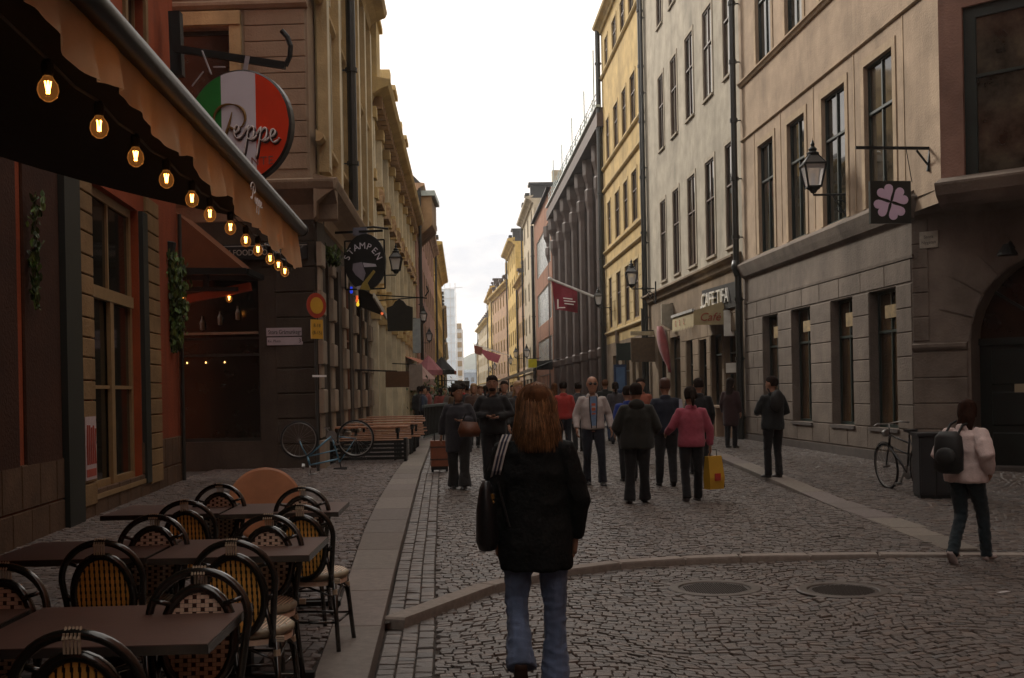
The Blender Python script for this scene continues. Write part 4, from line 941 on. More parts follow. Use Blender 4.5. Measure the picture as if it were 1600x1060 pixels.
def cafe_table(w, d, name='bistro_table'):
    root = thing(name, 'x', 'table')
    MB().box((-w / 2 + .006, -d / 2 + .006, .715), (w / 2 - .006, d / 2 - .006, .742)).build('tabletop', TOPM, root)
    mb = MB(); mb.box((-w / 2, -d / 2, .708), (w / 2, -d / 2 + .006, .739)).box((-w / 2, d / 2 - .006, .708), (w / 2, d / 2, .739)).box((-w / 2, -d / 2 + .006, .708), (-w / 2 + .006, d / 2 - .006, .739)).box((w / 2 - .006, -d / 2 + .006, .708), (w / 2, d / 2 - .006, .739)); mb.build('edge_strip', EDGEM, root)
    MB().box((-.04, -.04, .05), (.04, .04, .70)).box((-.2, -.2, .695), (.2, .2, .707)).build('pedestal', IRON, root)
    mb = MB(); 
    for a in (0, 90): c, s = math.cos(math.radians(a)), math.sin(math.radians(a)); mb.bar((-c * .38, -s * .38, .03), (c * .38, s * .38, .03), .06, .035)
    for a in range(4): c, s = math.cos(math.radians(90 * a)), math.sin(math.radians(90 * a)); mb.box((c * .36 - .02, s * .36 - .02, 0), (c * .36 + .02, s * .36 + .02, .015))
    mb.build('foot', IRON, root); return root
tb = cafe_table(.84, .76)
TG_ = 'brown bistro tables beside the restaurant'
def at_table(px, py): return G(px, py, .742)
specs = []  # centre x, y, rz, label
first = [tb]
def put_table(x, y, rz, label):
    o = first.pop() if first else copy_tree(tb); o.location = (x, y, gz(x, y)); o.rotation_euler.z = rz; o['label'] = label; o['group'] = TG_; return o
put_table(-1.47, 4.20, .03, 'nearest brown bistro table, at the bottom edge of the picture left of the kerb')
put_table(-2.345, 4.16, .03, 'nearest left bistro table, cut off by the left edge of the picture')
put_table(-1.50, 6.28, .03, 'brown bistro table in the middle row beside the granite kerb')
put_table(-2.36, 6.30, .03, 'brown bistro table in the middle row nearer the restaurant wall')
put_table(-1.68, 8.42, .04, 'farthest bistro table by the kerb, its corner pointing at the cobbles')
put_table(-2.54, 8.48, .04, 'farthest bistro table on the wall side, behind the yellow striped chairs')
ch0 = bistro_chair(); firstc = [ch0]; CG = 'woven bistro chairs around the tables'
def put_chair(px, py, rz, label, ztop=.915):
    p = G(px, py, ztop + .06); o = firstc.pop() if firstc else copy_tree(ch0)
    # place by the top of its backrest
    off = Matrix.Rotation(rz, 4, 'Z') @ Vector((0, -.235, 0)); o.location = (p.x - off.x, p.y - off.y, gz(p.x, p.y) - .0); o.rotation_euler.z = rz; o['label'] = label; o['group'] = CG; return o
away, toward = 0, math.pi
put_chair(116, 990, away + .02, 'nearest chair, yellow striped back rising over the table edge at bottom left')
put_chair(4, 886, toward - .05, 'checker woven chair cut off by the left edge, behind the nearest left table')
put_chair(311, 893, toward + .03, 'large checker woven chair facing the nearest table from behind it')
put_chair(157, 848, away + .03, 'yellow striped chair at the middle row table on the wall side')
put_chair(363, 848, away - .04, 'yellow striped chair at the middle row table by the kerb')
put_chair(240, 808, toward + .05, 'checker woven chair behind the middle row table on the wall side')
put_chair(419, 808, toward - .06, 'checker woven chair behind the middle row table by the kerb')
put_chair(289, 785, away + .05, 'yellow striped chair tucked at the farthest wall side table')
put_chair(470, 792, away - .10, 'yellow striped chair with visible cream seat, nearest the kerb at the farthest table')
put_chair(343, 759, toward, 'checker woven chair farthest back on the wall side')
put_chair(472, 764, toward + .05, 'checker woven chair farthest back, in front of the orange disc')
# orange round table turned on its side
p = G(440, 800); ORG = mat('orange_tabletop', (.62, .085, .012), rough=.85, var=.15, scale=3, spec=.15); ORE = mat('pale_orange_rim', (.45, .2, .1), rough=.4)
t = thing('round_orange_table', 'round orange tabletop tilted on its edge behind the last row of chairs', 'table', (G(440, 740, .75).x, 12.2, gz(-3, 12.2)), .12)
tm = T(0, 0, .40, rx=math.radians(-12))
MB().xf(tm @ Matrix.Rotation(math.pi / 2, 4, 'X')).lathe([(0, -.015), (.37, -.015), (.385, 0), (.37, .02), (0, .02)], 36).build('tabletop', ORG, t)
MB().xf(tm @ Matrix.Rotation(math.pi / 2, 4, 'X')).lathe([(.37, -.018), (.395, -.01), (.395, .015), (.37, .024)], 36).build('rim', ORE, t)
MB().tube([(0, .05, .42), (0, .5, .3)], .03, 8).bar((-.25, .5, .05), (.25, .5, .55), .04).bar((.25, .5, .05), (-.25, .5, .55), .04).build('pedestal', IRON, t)
# pale freestanding display board next to the cream window (dark stand at far left)
# ------------------------------------------------------------ awning, valance, bulbs
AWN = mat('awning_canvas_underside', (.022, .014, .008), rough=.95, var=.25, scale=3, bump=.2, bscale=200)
VAL = mat('tan_valance_canvas', (.84, .60, .33), rough=.9, var=.14, scale=5, bump=.3, bscale=180, sheen=.2)
_n = VAL.node_tree; _p = _n.nodes['Principled BSDF']; _t = _n.nodes.new('ShaderNodeBsdfTranslucent'); _m = _n.nodes.new('ShaderNodeMixShader'); _m.inputs[0].default_value = .45
_t.inputs[0].default_value = (.86, .64, .38, 1); _n.links.new(_p.outputs[0], _m.inputs[1]); _n.links.new(_t.outputs[0], _m.inputs[2]); _n.links.new(_m.outputs[0], _n.nodes['Material Output'].inputs[0])
ROLLM = mat('grey_awning_rail', (.012, .012, .014), rough=.40, var=.15, metal=.0, spec=.35)
aw = thing('awning', 'long tan awning with a wavy valance over the bistro tables', 'awning', (-1.7, 5, 2.9))
ai = aw.matrix_basis.inverted()
bx = lambda y: -1.382 - (y - 3.79) * .0537; BZ = 2.98
Y0, Y1 = -1.5, 9.15
MB().tube([(bx(Y0), Y0, BZ), (bx(Y1), Y1, BZ)], .050, 14).tube([(bx(Y1), Y1, BZ), (bx(Y1 + .03), Y1 + .03, BZ)], .055, 14).build('front_rail', ROLLM, aw, smooth=True, M=ai)
wx = lambda y: -5.32 + .0905 * (11.75 - y) + .04
mb = MB(); n = 26
for k in range(n):
    ya, yb = lerp(Y0, Y1, k / n), lerp(Y0, Y1, (k + 1) / n); zb = lambda t: lerp(BZ, 3.95, t) - .08 * math.sin(math.pi * t)
    for j in range(8):
        t0, t1 = j / 8, (j + 1) / 8
        mb.add([(lerp(bx(ya), wx(ya), t0), ya, zb(t0)), (lerp(bx(yb), wx(yb), t0), yb, zb(t0)), (lerp(bx(yb), wx(yb), t1), yb, zb(t1)), (lerp(bx(ya), wx(ya), t1), ya, zb(t1))], [(0, 1, 2, 3)])
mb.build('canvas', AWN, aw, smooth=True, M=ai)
for y in (1.0,):
    MB().bar((wx(y), y, 3.6), (lerp(wx(y), bx(y), .5), y - .25, 3.1), .05).bar((lerp(wx(y), bx(y), .5), y - .25, 3.1), (bx(y), y, BZ - .03), .05).build('folding_arm', IRON, aw, M=ai)
# valance: gathered cloth hanging from the rail, scalloped lower edge
mb = MB(); n = 420; m_ = 10; rows = []
for i in range(n + 1):
    y = lerp(Y0, Y1 - .02, i / n); sc = .20 + .022 * max(0, y - 3.85) + .035 * math.cos(y * 2 * math.pi / .98 + .6) + .012 * math.sin(y * 9)
    row = []
    for j in range(m_ + 1):
        t = j / m_; amp = .003 + .024 * t
        f = amp * (math.sin(y * 17 + 1.2 * math.sin(y * 3.3)) * .55 + .5 * math.sin(y * 6.4 + t * 1.5) + .22 * math.sin(y * 41 + 2 * t))
        row.append((bx(y) + f + .02 * t - .03, y + .012 * math.sin(y * 23 + t * 2) * t, BZ - .02 - sc * t))
    rows.append(row)
mb.v = [p for r in rows for p in r]; mb.f = [(i * (m_ + 1) + j, i * (m_ + 1) + j + 1, (i + 1) * (m_ + 1) + j + 1, (i + 1) * (m_ + 1) + j) for i in range(n) for j in range(m_)]; mb.mi = [0] * len(mb.f)
vo = mb.build('valance', VAL, aw, smooth=True, M=ai)
# script lettering drawn as strokes
def stroke_word(scale):
    """'Peppe' in flowing script: list of polylines in (x, z)"""
    def bez(p0, p1, p2, p3, n=9): return [tuple(((1 - t) ** 3) * a + 3 * ((1 - t) ** 2) * t * b + 3 * (1 - t) * t * t * c + t ** 3 * d for a, b, c, d in zip(p0, p1, p2, p3)) for t in [k / n for k in range(n + 1)]]
    P = [bez((.42, .95), (.34, .6), (.22, .25), (.05, .12)) + bez((.05, .12), (-.08, .05), (-.12, .22), (.0, .24)),
         bez((.0, .62), (-.12, .85), (.12, 1.18), (.5, 1.12)) + bez((.5, 1.12), (.85, 1.08), (.82, .62), (.5, .56)) + bez((.5, .56), (.36, .55), (.3, .62), (.36, .68))]
    def e(x): return [bez((x, .18), (x + .16, .2), (x + .24, .36), (x + .16, .42)) + bez((x + .16, .42), (x + .04, .44), (x, .1), (x + .12, .06)) + bez((x + .12, .06), (x + .2, .04), (x + .28, .14), (x + .32, .2))]
    def p(x): return [bez((x, .2), (x + .06, .3), (x + .12, .4), (x + .16, .46)) + [(x + .12, .2), (x + .02, -.3), (x - .02, -.42)], bez((x + .1, .2), (x + .2, .46), (x + .34, .5), (x + .32, .3)) + bez((x + .32, .3), (x + .3, .08), (x + .16, .04), (x + .12, .1)), bez((x + .2, .05), (x + .3, .06), (x + .36, .14), (x + .4, .2))]
    return [[(a * scale, b * scale) for a, b in s] for s in P], [[(a * scale, b * scale) for a, b in s] for s in e(.62) + p(.94) + p(1.32) + e(1.70)]
PW = mat('white_lettering', (.80, .78, .78), rough=.5, var=.05); GOLDL = mat('gold_lettering', (.22, .13, .04), rough=.35, var=.1, metal=.3)
cap_, low_ = stroke_word(.105)
mb = MB(); yv = 7.15
for s in cap_ + low_:
    mb.tube([(bx(yv - a + .0) - .004 + .03, yv + .12 - a + .0, BZ - .19 + b * .9) for a, b in s], .0035, 5)
# letters run away from the camera along the valance
vl = MB()
for s in cap_ + low_: vl.tube([(bx(6.6 + a) + .042, 6.6 + a * 1.6, BZ - .20 + b) for a, b in s], .0035, 5)
vl.build('valance_lettering', PW, aw, M=ai)
FIL = mat('bulb_filament', (1, .6, .25), emit=(1, .42, .10), estr=14); 
BG = bpy.data.materials.new('amber_bulb_glass'); BG.use_nodes = True; MATS['bg'] = BG
n_ = BG.node_tree; n_.nodes.clear(); o_ = n_.nodes.new('ShaderNodeOutputMaterial'); tr = n_.nodes.new('ShaderNodeBsdfTransparent'); gl = n_.nodes.new('ShaderNodeBsdfGlossy'); mxs = n_.nodes.new('ShaderNodeMixShader'); fr_ = n_.nodes.new('ShaderNodeFresnel')
em = n_.nodes.new('ShaderNodeEmission'); em.inputs[0].default_value = (1, .36, .08, 1); em.inputs[1].default_value = .05; ad = n_.nodes.new('ShaderNodeAddShader')
tr.inputs[0].default_value = (1, .86, .62, 1); gl.inputs['Roughness'].default_value = .05; fr_.inputs[0].default_value = 1.12
n_.links.new(fr_.outputs[0], mxs.inputs[0]); n_.links.new(tr.outputs[0], mxs.inputs[1]); n_.links.new(gl.outputs[0], mxs.inputs[2]); n_.links.new(mxs.outputs[0], ad.inputs[0]); n_.links.new(em.outputs[0], ad.inputs[1]); n_.links.new(ad.outputs[0], o_.inputs[0])
SOCK = mat('black_socket', (.012, .012, .012), rough=.5)
def bulb(loc, rz=0, s=1):
    t = thing('festoon_bulb', 'x', 'light bulb', loc, rz, 'festoon bulbs under the awning', s)
    MB().lathe([(0, -.052), (.012, -.05), (.03, -.036), (.038, -.012), (.034, .012), (.02, .032), (.014, .045), (.014, .05)], 16).build('glass', BG, t, smooth=True)
    mb = MB()
    for q in range(4): a = q * math.pi / 2 + .4; mb.tube([(.010 * math.cos(a), .010 * math.sin(a), .022), (.005 * math.cos(a + 1), .005 * math.sin(a + 1), -.022)], .0030, 5)
    mb.build('filament', FIL, t)
    MB().lathe([(.016, .04), (.021, .05), (.022, .085), (.014, .1), (.006, .105)], 10).build('socket', SOCK, t); return t
bl = [(75, 135), (155, 195), (212, 242), (260, 277), (300, 308), (328, 332), (360, 353), (384, 373), (403, 388), (422, 402), (435, 412), (445, 422)]
blab = ['nearest festoon bulb, largest and closest to the upper left corner', 'second festoon bulb from the camera under the awning', 'third festoon bulb, just left of the red pier', 'fourth festoon bulb, in front of the red pier', 'fifth festoon bulb, right of the red pier under the valance', 'sixth festoon bulb, below the lettering on the valance', 'seventh festoon bulb, over the alley opening', 'eighth festoon bulb, above the tavern food sign', 'ninth festoon bulb in the tight cluster at the awning end', 'tenth festoon bulb in the cluster near the awning corner', 'last but one festoon bulb, below the awning corner', 'last festoon bulb at the outer end of the string']
pts = []
b0 = None
for (px, py), lb in zip(bl, blab):
    x, w = dr(px, py + 2); Y = (2.76 - EYE) / w; p = Vector((x * Y, Y, 2.76))
    if b0 is None: b0 = bulb(p); o = b0
    else: o = copy_tree(b0); o.location = p; o.rotation_euler.z = R.random() * 3
    o['label'] = lb; pts.append(p + Vector((0, 0, .1)))
cab = MB(); allp = [pts[0] + Vector((.1, -1.6, .05))]
for a, b in zip(pts, pts[1:]): allp += [a, (a + b) / 2 - Vector((0, 0, .02))]
allp += [pts[-1], pts[-1] + Vector((.1, .4, .18))]; cab.tube(allp, .006, 5); tag(cab.build('festoon_cable', SOCK), 'black cable of the bulb string sagging under the awning', 'cable')
for (px, py, Y, s, lb) in ((358, 466, 22.6, 1.7, 'single warm bulb hanging in the alley under the brown awning'), (286, 466, 21.9, 1.5, 'warm bulb half hidden by the hanging plant at the red pier')):
    o = copy_tree(b0); o.location = atY(px, py, Y); o.scale = (s,) * 3; o['label'] = lb; o['group'] = 'alley bulbs'
# alley awning and beams
RAW = mat('brown_red_awning', (.16, .055, .02), rough=.9, var=.2, scale=3); aa = thing('alley_awning', 'brown red awning sloping down over the alley behind the red pier', 'awning', (-6.2, 22, 3.8)); ai2 = aa.matrix_basis.inverted()
A1, A2, A3 = atY(272, 330, 22.0), atY(386, 424, 22.0), atY(272, 424, 22.0)
mb = MB(); dY = Vector((0, 1.3, 0)); mb.add([A1, A2, A2 + dY, A1 + dY, A3, A3 + dY], [(0, 1, 2, 3), (0, 4, 1), (3, 2, 5)]); mb.build('canvas', RAW, aa, M=ai2)
mb = MB(); mb.bar(A3, A2, .12).bar(A3 + dY, A2 + dY, .1).bar(A2, A2 + dY, .1); mb.build('frame', IRON, aa, M=ai2)
MB().bar(atY(283, 470, 22.6), atY(392, 448, 22.6), .14, .16).build('beam', mat('red_beam', (.30, .05, .015), rough=.6), aa, M=ai2)
MB().bar(atY(283, 452, 22.5), atY(372, 452, 22.5), .08).bar(atY(322, 425, 22.5), atY(322, 452, 22.5), .1).build('bracket', IRON, aa, M=ai2)
# black fascia sign on the tavern
a0, zt = S2.px(345, 392); a1, zb = S2.px(486, 386); 
fs = thing('tavern_fascia_sign', 'long black fascia board with white lettering beneath the tavern cornice', 'sign', S2.world(.7, 0, 4.6), math.atan2(S2.d.y, S2.d.x))
loc = lambda s, z: (s - .7, z - 4.6)
x0, z0 = loc(.18, 4.48); x1, z1 = loc(2.35, 4.80)
MB().box((x0, .05, z0), (x1, .12, z1)).build('board', mat('black_board', (.012, .012, .012), rough=.5), fs)
WL = mat('cream_letters', (.42, .38, .33), rough=.6)
text('letters', 'ERN FOOD  BOURBON G', T(x0 + 1.02, .125, (z0 + z1) / 2 - .02) @ Matrix.Rotation(math.pi, 4, 'Z') @ Matrix.Rotation(math.pi / 2, 4, 'X'), WL, fs, size=.17, extrude=.004, width=1.72)
MB().box((x0 - .0, .13, z1 - .05), (x1, .14, z1 - .03)).build('lamp_rail', mat('grey_rail', (.3, .3, .28)), fs)
# street name plate
a_, z_ = S2.px(446, 527)
sp = thing('street_name_sign', 'white street name plate on the dark corner pier of the tavern', 'sign', S2.world(a_, .045, z_), math.atan2(S2.d.y, S2.d.x) + .06)
WHP = mat('enamel_white', (.40, .36, .40), rough=.35, var=.1)
MB().cbox((-.38, 0, .02), (.38, .02, .19), .004).build('upper_plate', WHP, sp); MB().cbox((-.37, 0, -.17), (.37, .02, -.005), .004).build('lower_plate', WHP, sp)
BKL = mat('black_letters', (.02, .02, .02)); rt = Matrix.Rotation(math.pi, 4, 'Z') @ Matrix.Rotation(math.pi / 2, 4, 'X')
text('letters', 'Stora Gråmunkegr', T(0, .022, .10) @ rt, BKL, sp, size=.13, extrude=.002, width=.68); text('letters', 'Kv. Pluto', T(.22, .022, -.085) @ rt, BKL, sp, size=.08, extrude=.002, width=.26); text('letters', '3', T(-.31, .022, -.085) @ rt, BKL, sp, size=.12, extrude=.002)
# no-parking sign on a pole
p = G(489, 752); p = Vector((-3.86, 22.6, gz(-3.9, 22.6)))
ns = thing('no_parking_sign', 'red ringed yellow round road sign with a yellow plate on a thin pole', 'road sign', p, math.radians(50))
zc = atY(482, 478, 22.6).z; 
MB().tube([(0, .03, 0), (0, .03, zc - p.z + .3)], .03, 8).build('pole', mat('grey_pole', (.06, .06, .055), rough=.4, metal=.4), ns)
YS = mat('sign_yellow', (.55, .30, .03), rough=.4, var=.1); RS = mat('sign_red', (.35, .04, .02), rough=.4)
zz = zc - p.z; MB().lathe([(0, -.012), (.25, -.012), (.25, 0), (0, 0)], 28, (0, -.005, zz), ax='y').build('disc', RS, ns); MB().lathe([(0, -.006), (.165, -.006), (.165, .0), (0, 0)], 28, (0, -.018, zz), ax='y').build('yellow_face', YS, ns)
MB().box((-.15, -.02, zz - .66), (.15, 0, zz - .28)).build('plate', YS, ns)
for k, tx in enumerate(('8-18', '(8-15)')): text('letters', tx, T(0, -.022, zz - .40 - k * .14) @ Matrix.Rotation(math.pi / 2, 4, 'X'), BKL, ns, size=.1, extrude=.001)
MB().box((-.13, -.02, zz - 1.42), (.22, 0, zz - 1.38)).build('white_tag', PW, ns)
# ------------------------------------------------------------ round illuminated restaurant sign
cs = atY(376, 200, 19.4); rr = 89 / F * 19.4
ps = thing('round_restaurant_sign', 'round green, white and red restaurant sign hanging from an iron bracket on the red pier', 'sign', cs, math.radians(-14))
RIMB = mat('sign_rim_black', (.015, .015, .015), rough=.4)
MB().lathe([(0, -.10), (rr - .03, -.10), (rr, -.07), (rr, .07), (rr - .03, .10), (0, .10)], 48, ax='y').build('drum', RIMB, ps)
def seg(xa, xb, y, r, n=14):
    top = [(x, math.sqrt(max(r * r - x * x, 0))) for x in [lerp(xa, xb, k / n) for k in range(n + 1)]]
    poly = top + [(x, -z) for x, z in reversed(top)]; return MB().prism(poly, y, y - .006)
rf = rr - .035
seg(-rf * .999, -.30, -.10, rf).build('green_panel', mat('sign_green', (.03, .24, .05), rough=.35, var=.08), ps); seg(-.30, .34, -.10, rf).build('white_panel', mat('sign_white', (.74, .74, .84), rough=.35, var=.04), ps); seg(.34, rf * .999, -.10, rf).build('red_panel', mat('sign_flag_red', (.75, .06, .02), rough=.35, var=.08), ps)
capp, _l = stroke_word(.80); _c, loww = stroke_word(.66)
mb = MB(); ox, oz = -.46, -.16; sh = lambda a, b: (ox + a * .93 , oz + b * .92 - a * .16)
for s in capp: mb.tube([(sh(a, b)[0] + .06, -.135, sh(a, b)[1] - .24) for a, b in s], [.009 + .018 * abs(math.sin(k * .35)) for k in range(len(s))], 6)
mb.build('capital_letter', GOLDL, ps, smooth=True)
mb = MB()
for s in loww: mb.tube([(sh(a, b)[0], -.14, sh(a, b)[1]) for a, b in s], [.007 + .013 * abs(math.sin(k * .35)) for k in range(len(s))], 6)
mb.build('script_letters', PW, ps, smooth=True)
mb = MB()
for s in loww: mb.tube([(sh(a, b)[0] + .018, -.122, sh(a, b)[1] - .022) for a, b in s], [.010 + .012 * abs(math.sin(k * .35)) for k in range(len(s))], 6)
mb.build('letter_shadow', mat('letter_shadow', (.05, .03, .03)), ps, smooth=True)
text('letters', 'NTE', T(.44, -.112, -.62) @ Matrix.Rotation(math.pi / 2, 4, 'X'), mat('faint_red_letters', (.30, .12, .10)), ps, size=.20, extrude=.003, space=1.2)
br = thing('sign_bracket', 'black iron bracket with an upturned hook holding the round sign', 'bracket', atY(272, 75, 19.9)); bi = br.matrix_basis.inverted()
P0, P1, P2 = atY(272, 76, 19.6), atY(446, 103, 19.4), None
mb = MB(); mb.bar(P0, P1, .09, .12); hk = [atY(446, 103, 19.4), atY(453, 88, 19.4), atY(454, 72, 19.4), atY(449, 58, 19.4), atY(440, 48, 19.4)]; mb.tube(hk, .045, 8)
mb.bar(atY(274, 20, 19.9), atY(278, 120, 19.9), .2, .2); mb.build('arm', IRON, br, M=bi)
GST = mat('galvanised_strap', (.35, .33, .36), rough=.4, metal=.3)
for a, b in (((316, 80), (330, 116)), ((387, 88), (382, 115))): MB().bar(atY(*a, 19.33), atY(*b, 19.33), .075, .02).build('strap', GST, br, M=bi)
MB().bar(atY(333, 105, 19.3), atY(352, 105, 19.3), .02).bar(atY(318, 112, 19.3), atY(300, 135, 19.3), .02).build('tie_wire', GST, br, M=bi)
# ------------------------------------------------------------ hanging plants
LEAF = mat('ivy_leaf', (.045, .075, .018), rough=.55, var=.5, scale=8, attr=True); STEM = mat('ivy_stem', (.05, .04, .02))
def ivy(label, pts, spread, n, size=.045):
    t = thing('hanging_plant', label, 'plant', pts[0]); inv = t.matrix_basis.inverted(); mb = MB(); 
    for k in range(n):
        u = R.random() * (len(pts) - 1); i = min(int(u), len(pts) - 2); p = pts[i].lerp(pts[i + 1], u - i); sp_ = spread * (1.0 - .65 * u / (len(pts) - 1))
        p = p + Vector((R.gauss(0, sp_), R.gauss(0, sp_), R.gauss(0, sp_ * .5))); a = R.random() * 6.3; tilt = R.uniform(-.9, .9); M = T(*p, rz=a, rx=tilt)
        s = size * R.uniform(.6, 1.3); mb.xf(M).add([(0, 0, s), (s * .5, .008, s * .2), (s * .32, 0, -s * .7), (0, .01, -s), (-s * .32, 0, -s * .7), (-s * .5, .008, s * .2)], [(0, 1, 2, 3), (0, 3, 4, 5)]); mb.xf(None)
    me = mb.mesh('leaves', LEAF); a_ = me.attributes.new('tone', 'FLOAT_COLOR', 'POINT'); cols = []
    for k in range(n):
        v = R.uniform(.4, 2.4); cols += [v * R.uniform(.8, 1.3), v, v * .8, 1] * 6
    a_.data.foreach_set('color', cols); o = put('leaves', me, t, inv)
    sm = MB(); sm.tube(pts, .012, 5); sm.build('stem', STEM, t, M=inv)
    return t
ivy('leafy green plant trailing down the red pier beside the alley', [atY(258, 400, 20.3), atY(268, 430, 20.3), atY(276, 470, 20.3), atY(276, 510, 20.3), atY(272, 545, 20.3)], .13, 1500, .06)
ivy('thin strand of ivy trailing in the dark left of the window', [atY(56, 300, 12.6), atY(54, 380, 12.6), atY(55, 440, 12.6), atY(57, 480, 12.6)], .04, 160, .05)
MB().lathe([(0, 0), (.16, .02), (.2, .25), (.17, .27), (0, .27)], 14).build('planter', IRON, None, M=Matrix.Translation(atY(258, 402, 20.3)))
tag(bpy.data.objects['planter'], 'dark planter fixed to the red pier above the trailing leaves', 'planter')
# ------------------------------------------------------------ street lanterns
LG = bpy.data.materials.new('lantern_glass'); LG.use_nodes = True; q = LG.node_tree; q.nodes.clear(); o_ = q.nodes.new('ShaderNodeOutputMaterial'); tr = q.nodes.new('ShaderNodeBsdfTransparent'); df = q.nodes.new('ShaderNodeBsdfPrincipled'); mm = q.nodes.new('ShaderNodeMixShader')
df.inputs['Base Color'].default_value = (.75, .75, .78, 1); df.inputs['Roughness'].default_value = .15; df.inputs['Transmission Weight'].default_value = .3; mm.inputs[0].default_value = .45; q.links.new(tr.outputs[0], mm.inputs[1]); q.links.new(df.outputs[0], mm.inputs[2]); q.links.new(mm.outputs[0], o_.inputs[0])
def lantern(root_loc, size, toward, arm, label, scroll=True):
    """root at the bottom of the lantern; arm = vector from there to the wall"""
    t = thing('wall_lantern', label, 'lantern', root_loc, 0, 'iron wall lanterns along the street'); s = size
    g = MB(); a4 = [math.pi / 4 + k * math.pi / 2 for k in range(4)]
    rg = lambda r, z: [(r * math.cos(a) * s, r * math.sin(a) * s, z * s) for a in a4]
    for k in range(4):
        b, u = rg(.17, .12), rg(.29, .56); MB().add([b[k], b[(k + 1) % 4], u[(k + 1) % 4], u[k]], [(0, 1, 2, 3)]).build('glass_pane', LG, t)
    mb = MB()
    for k in range(4): mb.bar(rg(.175, .1)[k], rg(.30, .57)[k], .03 * s); mb.bar(rg(.30, .57)[k], rg(.30, .57)[(k + 1) % 4], .035 * s); mb.bar(rg(.175, .12)[k], rg(.175, .12)[(k + 1) % 4], .03 * s); mb.bar(rg(.30, .57)[k], rg(.10, .78)[k], .025 * s)
    mb.lathe([(.0, 0), (.05, .0), (.09, .06), (.15, .1), (.15, .12), (0, .12)], 8); 
    mb.v = [(v[0], v[1], v[2]) for v in mb.v]; mb.build('frame', IRON, t)
    rf_ = MB(); rf_.loft([rg(.31, .575), rg(.12, .76)], cap=True); rf_.build('roof', mat('lantern_roof', (.10, .10, .10), rough=.3, metal=.5), t)
    MB().lathe([(.12 * s, .75 * s), (.13 * s, .80 * s), (.07 * s, .84 * s), (.09 * s, .88 * s), (.03 * s, .94 * s), (.045 * s, .98 * s), (.01 * s, 1.06 * s), (.0, 1.12 * s)], 10).build('finial', IRON, t)
    MB().lathe([(0, .14 * s), (.04 * s, .15 * s), (.045 * s, .38 * s), (.0, .41 * s)], 8).build('lamp', mat('white_mantle', (.8, .8, .82), rough=.3), t)
    mb = MB(); A = Vector(arm); mb.tube([(0, 0, 0), (0, 0, -.04), A * .95 + Vector((0, 0, -.04))], .022 * max(s, .8), 6)
    mb.bar(A + Vector((0, 0, .22 * s)), A + Vector((0, 0, -.62 * s)), .05 * s)
    if scroll:
        e = A.normalized(); pts = [A * .55 + Vector((0, 0, -.06))] + [A * .62 + e * (.10 * s) + Vector((0, 0, -.30 * s)) + (e * math.cos(a) + Vector((0, 0, math.sin(a)))) * (.17 - .014 * k) * s for k, a in enumerate([2.2 - .75 * i for i in range(11)])]
        mb.tube(pts, .014 * s, 5); mb.tube([A * .55 + Vector((0, 0, -.06)), A * .9 + Vector((0, 0, -.45 * s)), A + Vector((0, 0, -.6 * s))], .014 * s, 5)
    mb.build('bracket', IRON, t); return t
lantern(atY(1271, 302, 24.2), 1.06, 1, (.75, 0, 0), 'large iron wall lantern on the beige corner building')
lantern(atY(987, 450, 40.5), .95, 1, (.85, 0, 0), 'wall lantern on a bracket in front of the ochre building')
lantern(atY(935, 480, 57), .95, 1, (.95, 0, 0), 'wall lantern beside the columned building, near the burgundy flag')
lantern(atY(619, 428, 33.5), .82, 1, (-1.0, 0, 0), 'wall lantern right of the tavern sign')
lantern(atY(662, 505, 56), .80, 1, (-1.2, 0, 0), 'small wall lantern on the pink left facade')
lantern(atY(671, 535, 72), .9, 1, (-1.2, 0, 0), 'farther wall lantern of the left row above the pink parasol')
for px, py, Y, lb in ((823, 560, 110, 'small far lantern on the cream building'), (806, 560, 135, 'tiny far lantern on the peach building'), (798, 570, 150, 'tiny far lantern past the peach building'), (773, 578, 190, 'tiny lantern at the golden facade'), (766, 582, 215, 'tiniest lantern near the pink banners')):
    lantern(atY(px, py, Y), 1.3, 1, (1.2, 0, 0), lb, False)
# ------------------------------------------------------------ clover sign
cp = atY(1392, 316, 19.9)
cl = thing('clover_sign', 'square black sign with a lilac four leaf clover hanging from an iron bar', 'sign', cp, math.radians(6))
MB().box((-.37, 0, -.37), (.37, .08, .37)).build('board', mat('sign_black', (.012, .016, .013), rough=.4), cl)
LIL = mat('lilac_leaf', (.62, .48, .64), rough=.4, var=.05)
for k in range(4):
    a = k * math.pi / 2 + math.radians(28); heart = []
    for i in range(28):
        t_ = 2 * math.pi * i / 28; hx = 16 * math.sin(t_) ** 3; hy = 13 * math.cos(t_) - 5 * math.cos(2 * t_) - 2 * math.cos(3 * t_) - math.cos(4 * t_)
        hx, hy = hx * .0098, (hy + 17) * .0098 + .022; heart.append((hx * math.cos(a) - hy * math.sin(a), hx * math.sin(a) + hy * math.cos(a)))
    MB().prism(heart, -.012, 0).build('clover_leaf', LIL, cl)
mb = MB(); A = atY(1452, 232, 19.9) - cp; Bp = atY(1337, 231, 19.9) - cp; mb.bar(A, Bp, .04, .05); mb.bar(A + Vector((.03, 0, .06)), atY(1450, 268, 19.9) - cp, .05); mb.bar(atY(1432, 235, 19.9) - cp, atY(1450, 258, 19.9) - cp, .03)
mb.tube([atY(1425, 285, 19.9) - cp, atY(1416, 234, 19.9) - cp], .008, 4); mb.tube([atY(1360, 285, 19.9) - cp, atY(1362, 234, 19.9) - cp], .008, 4)
mb.build('bracket', IRON, cl, M=Matrix.Rotation(-math.radians(6), 4, 'Z'))
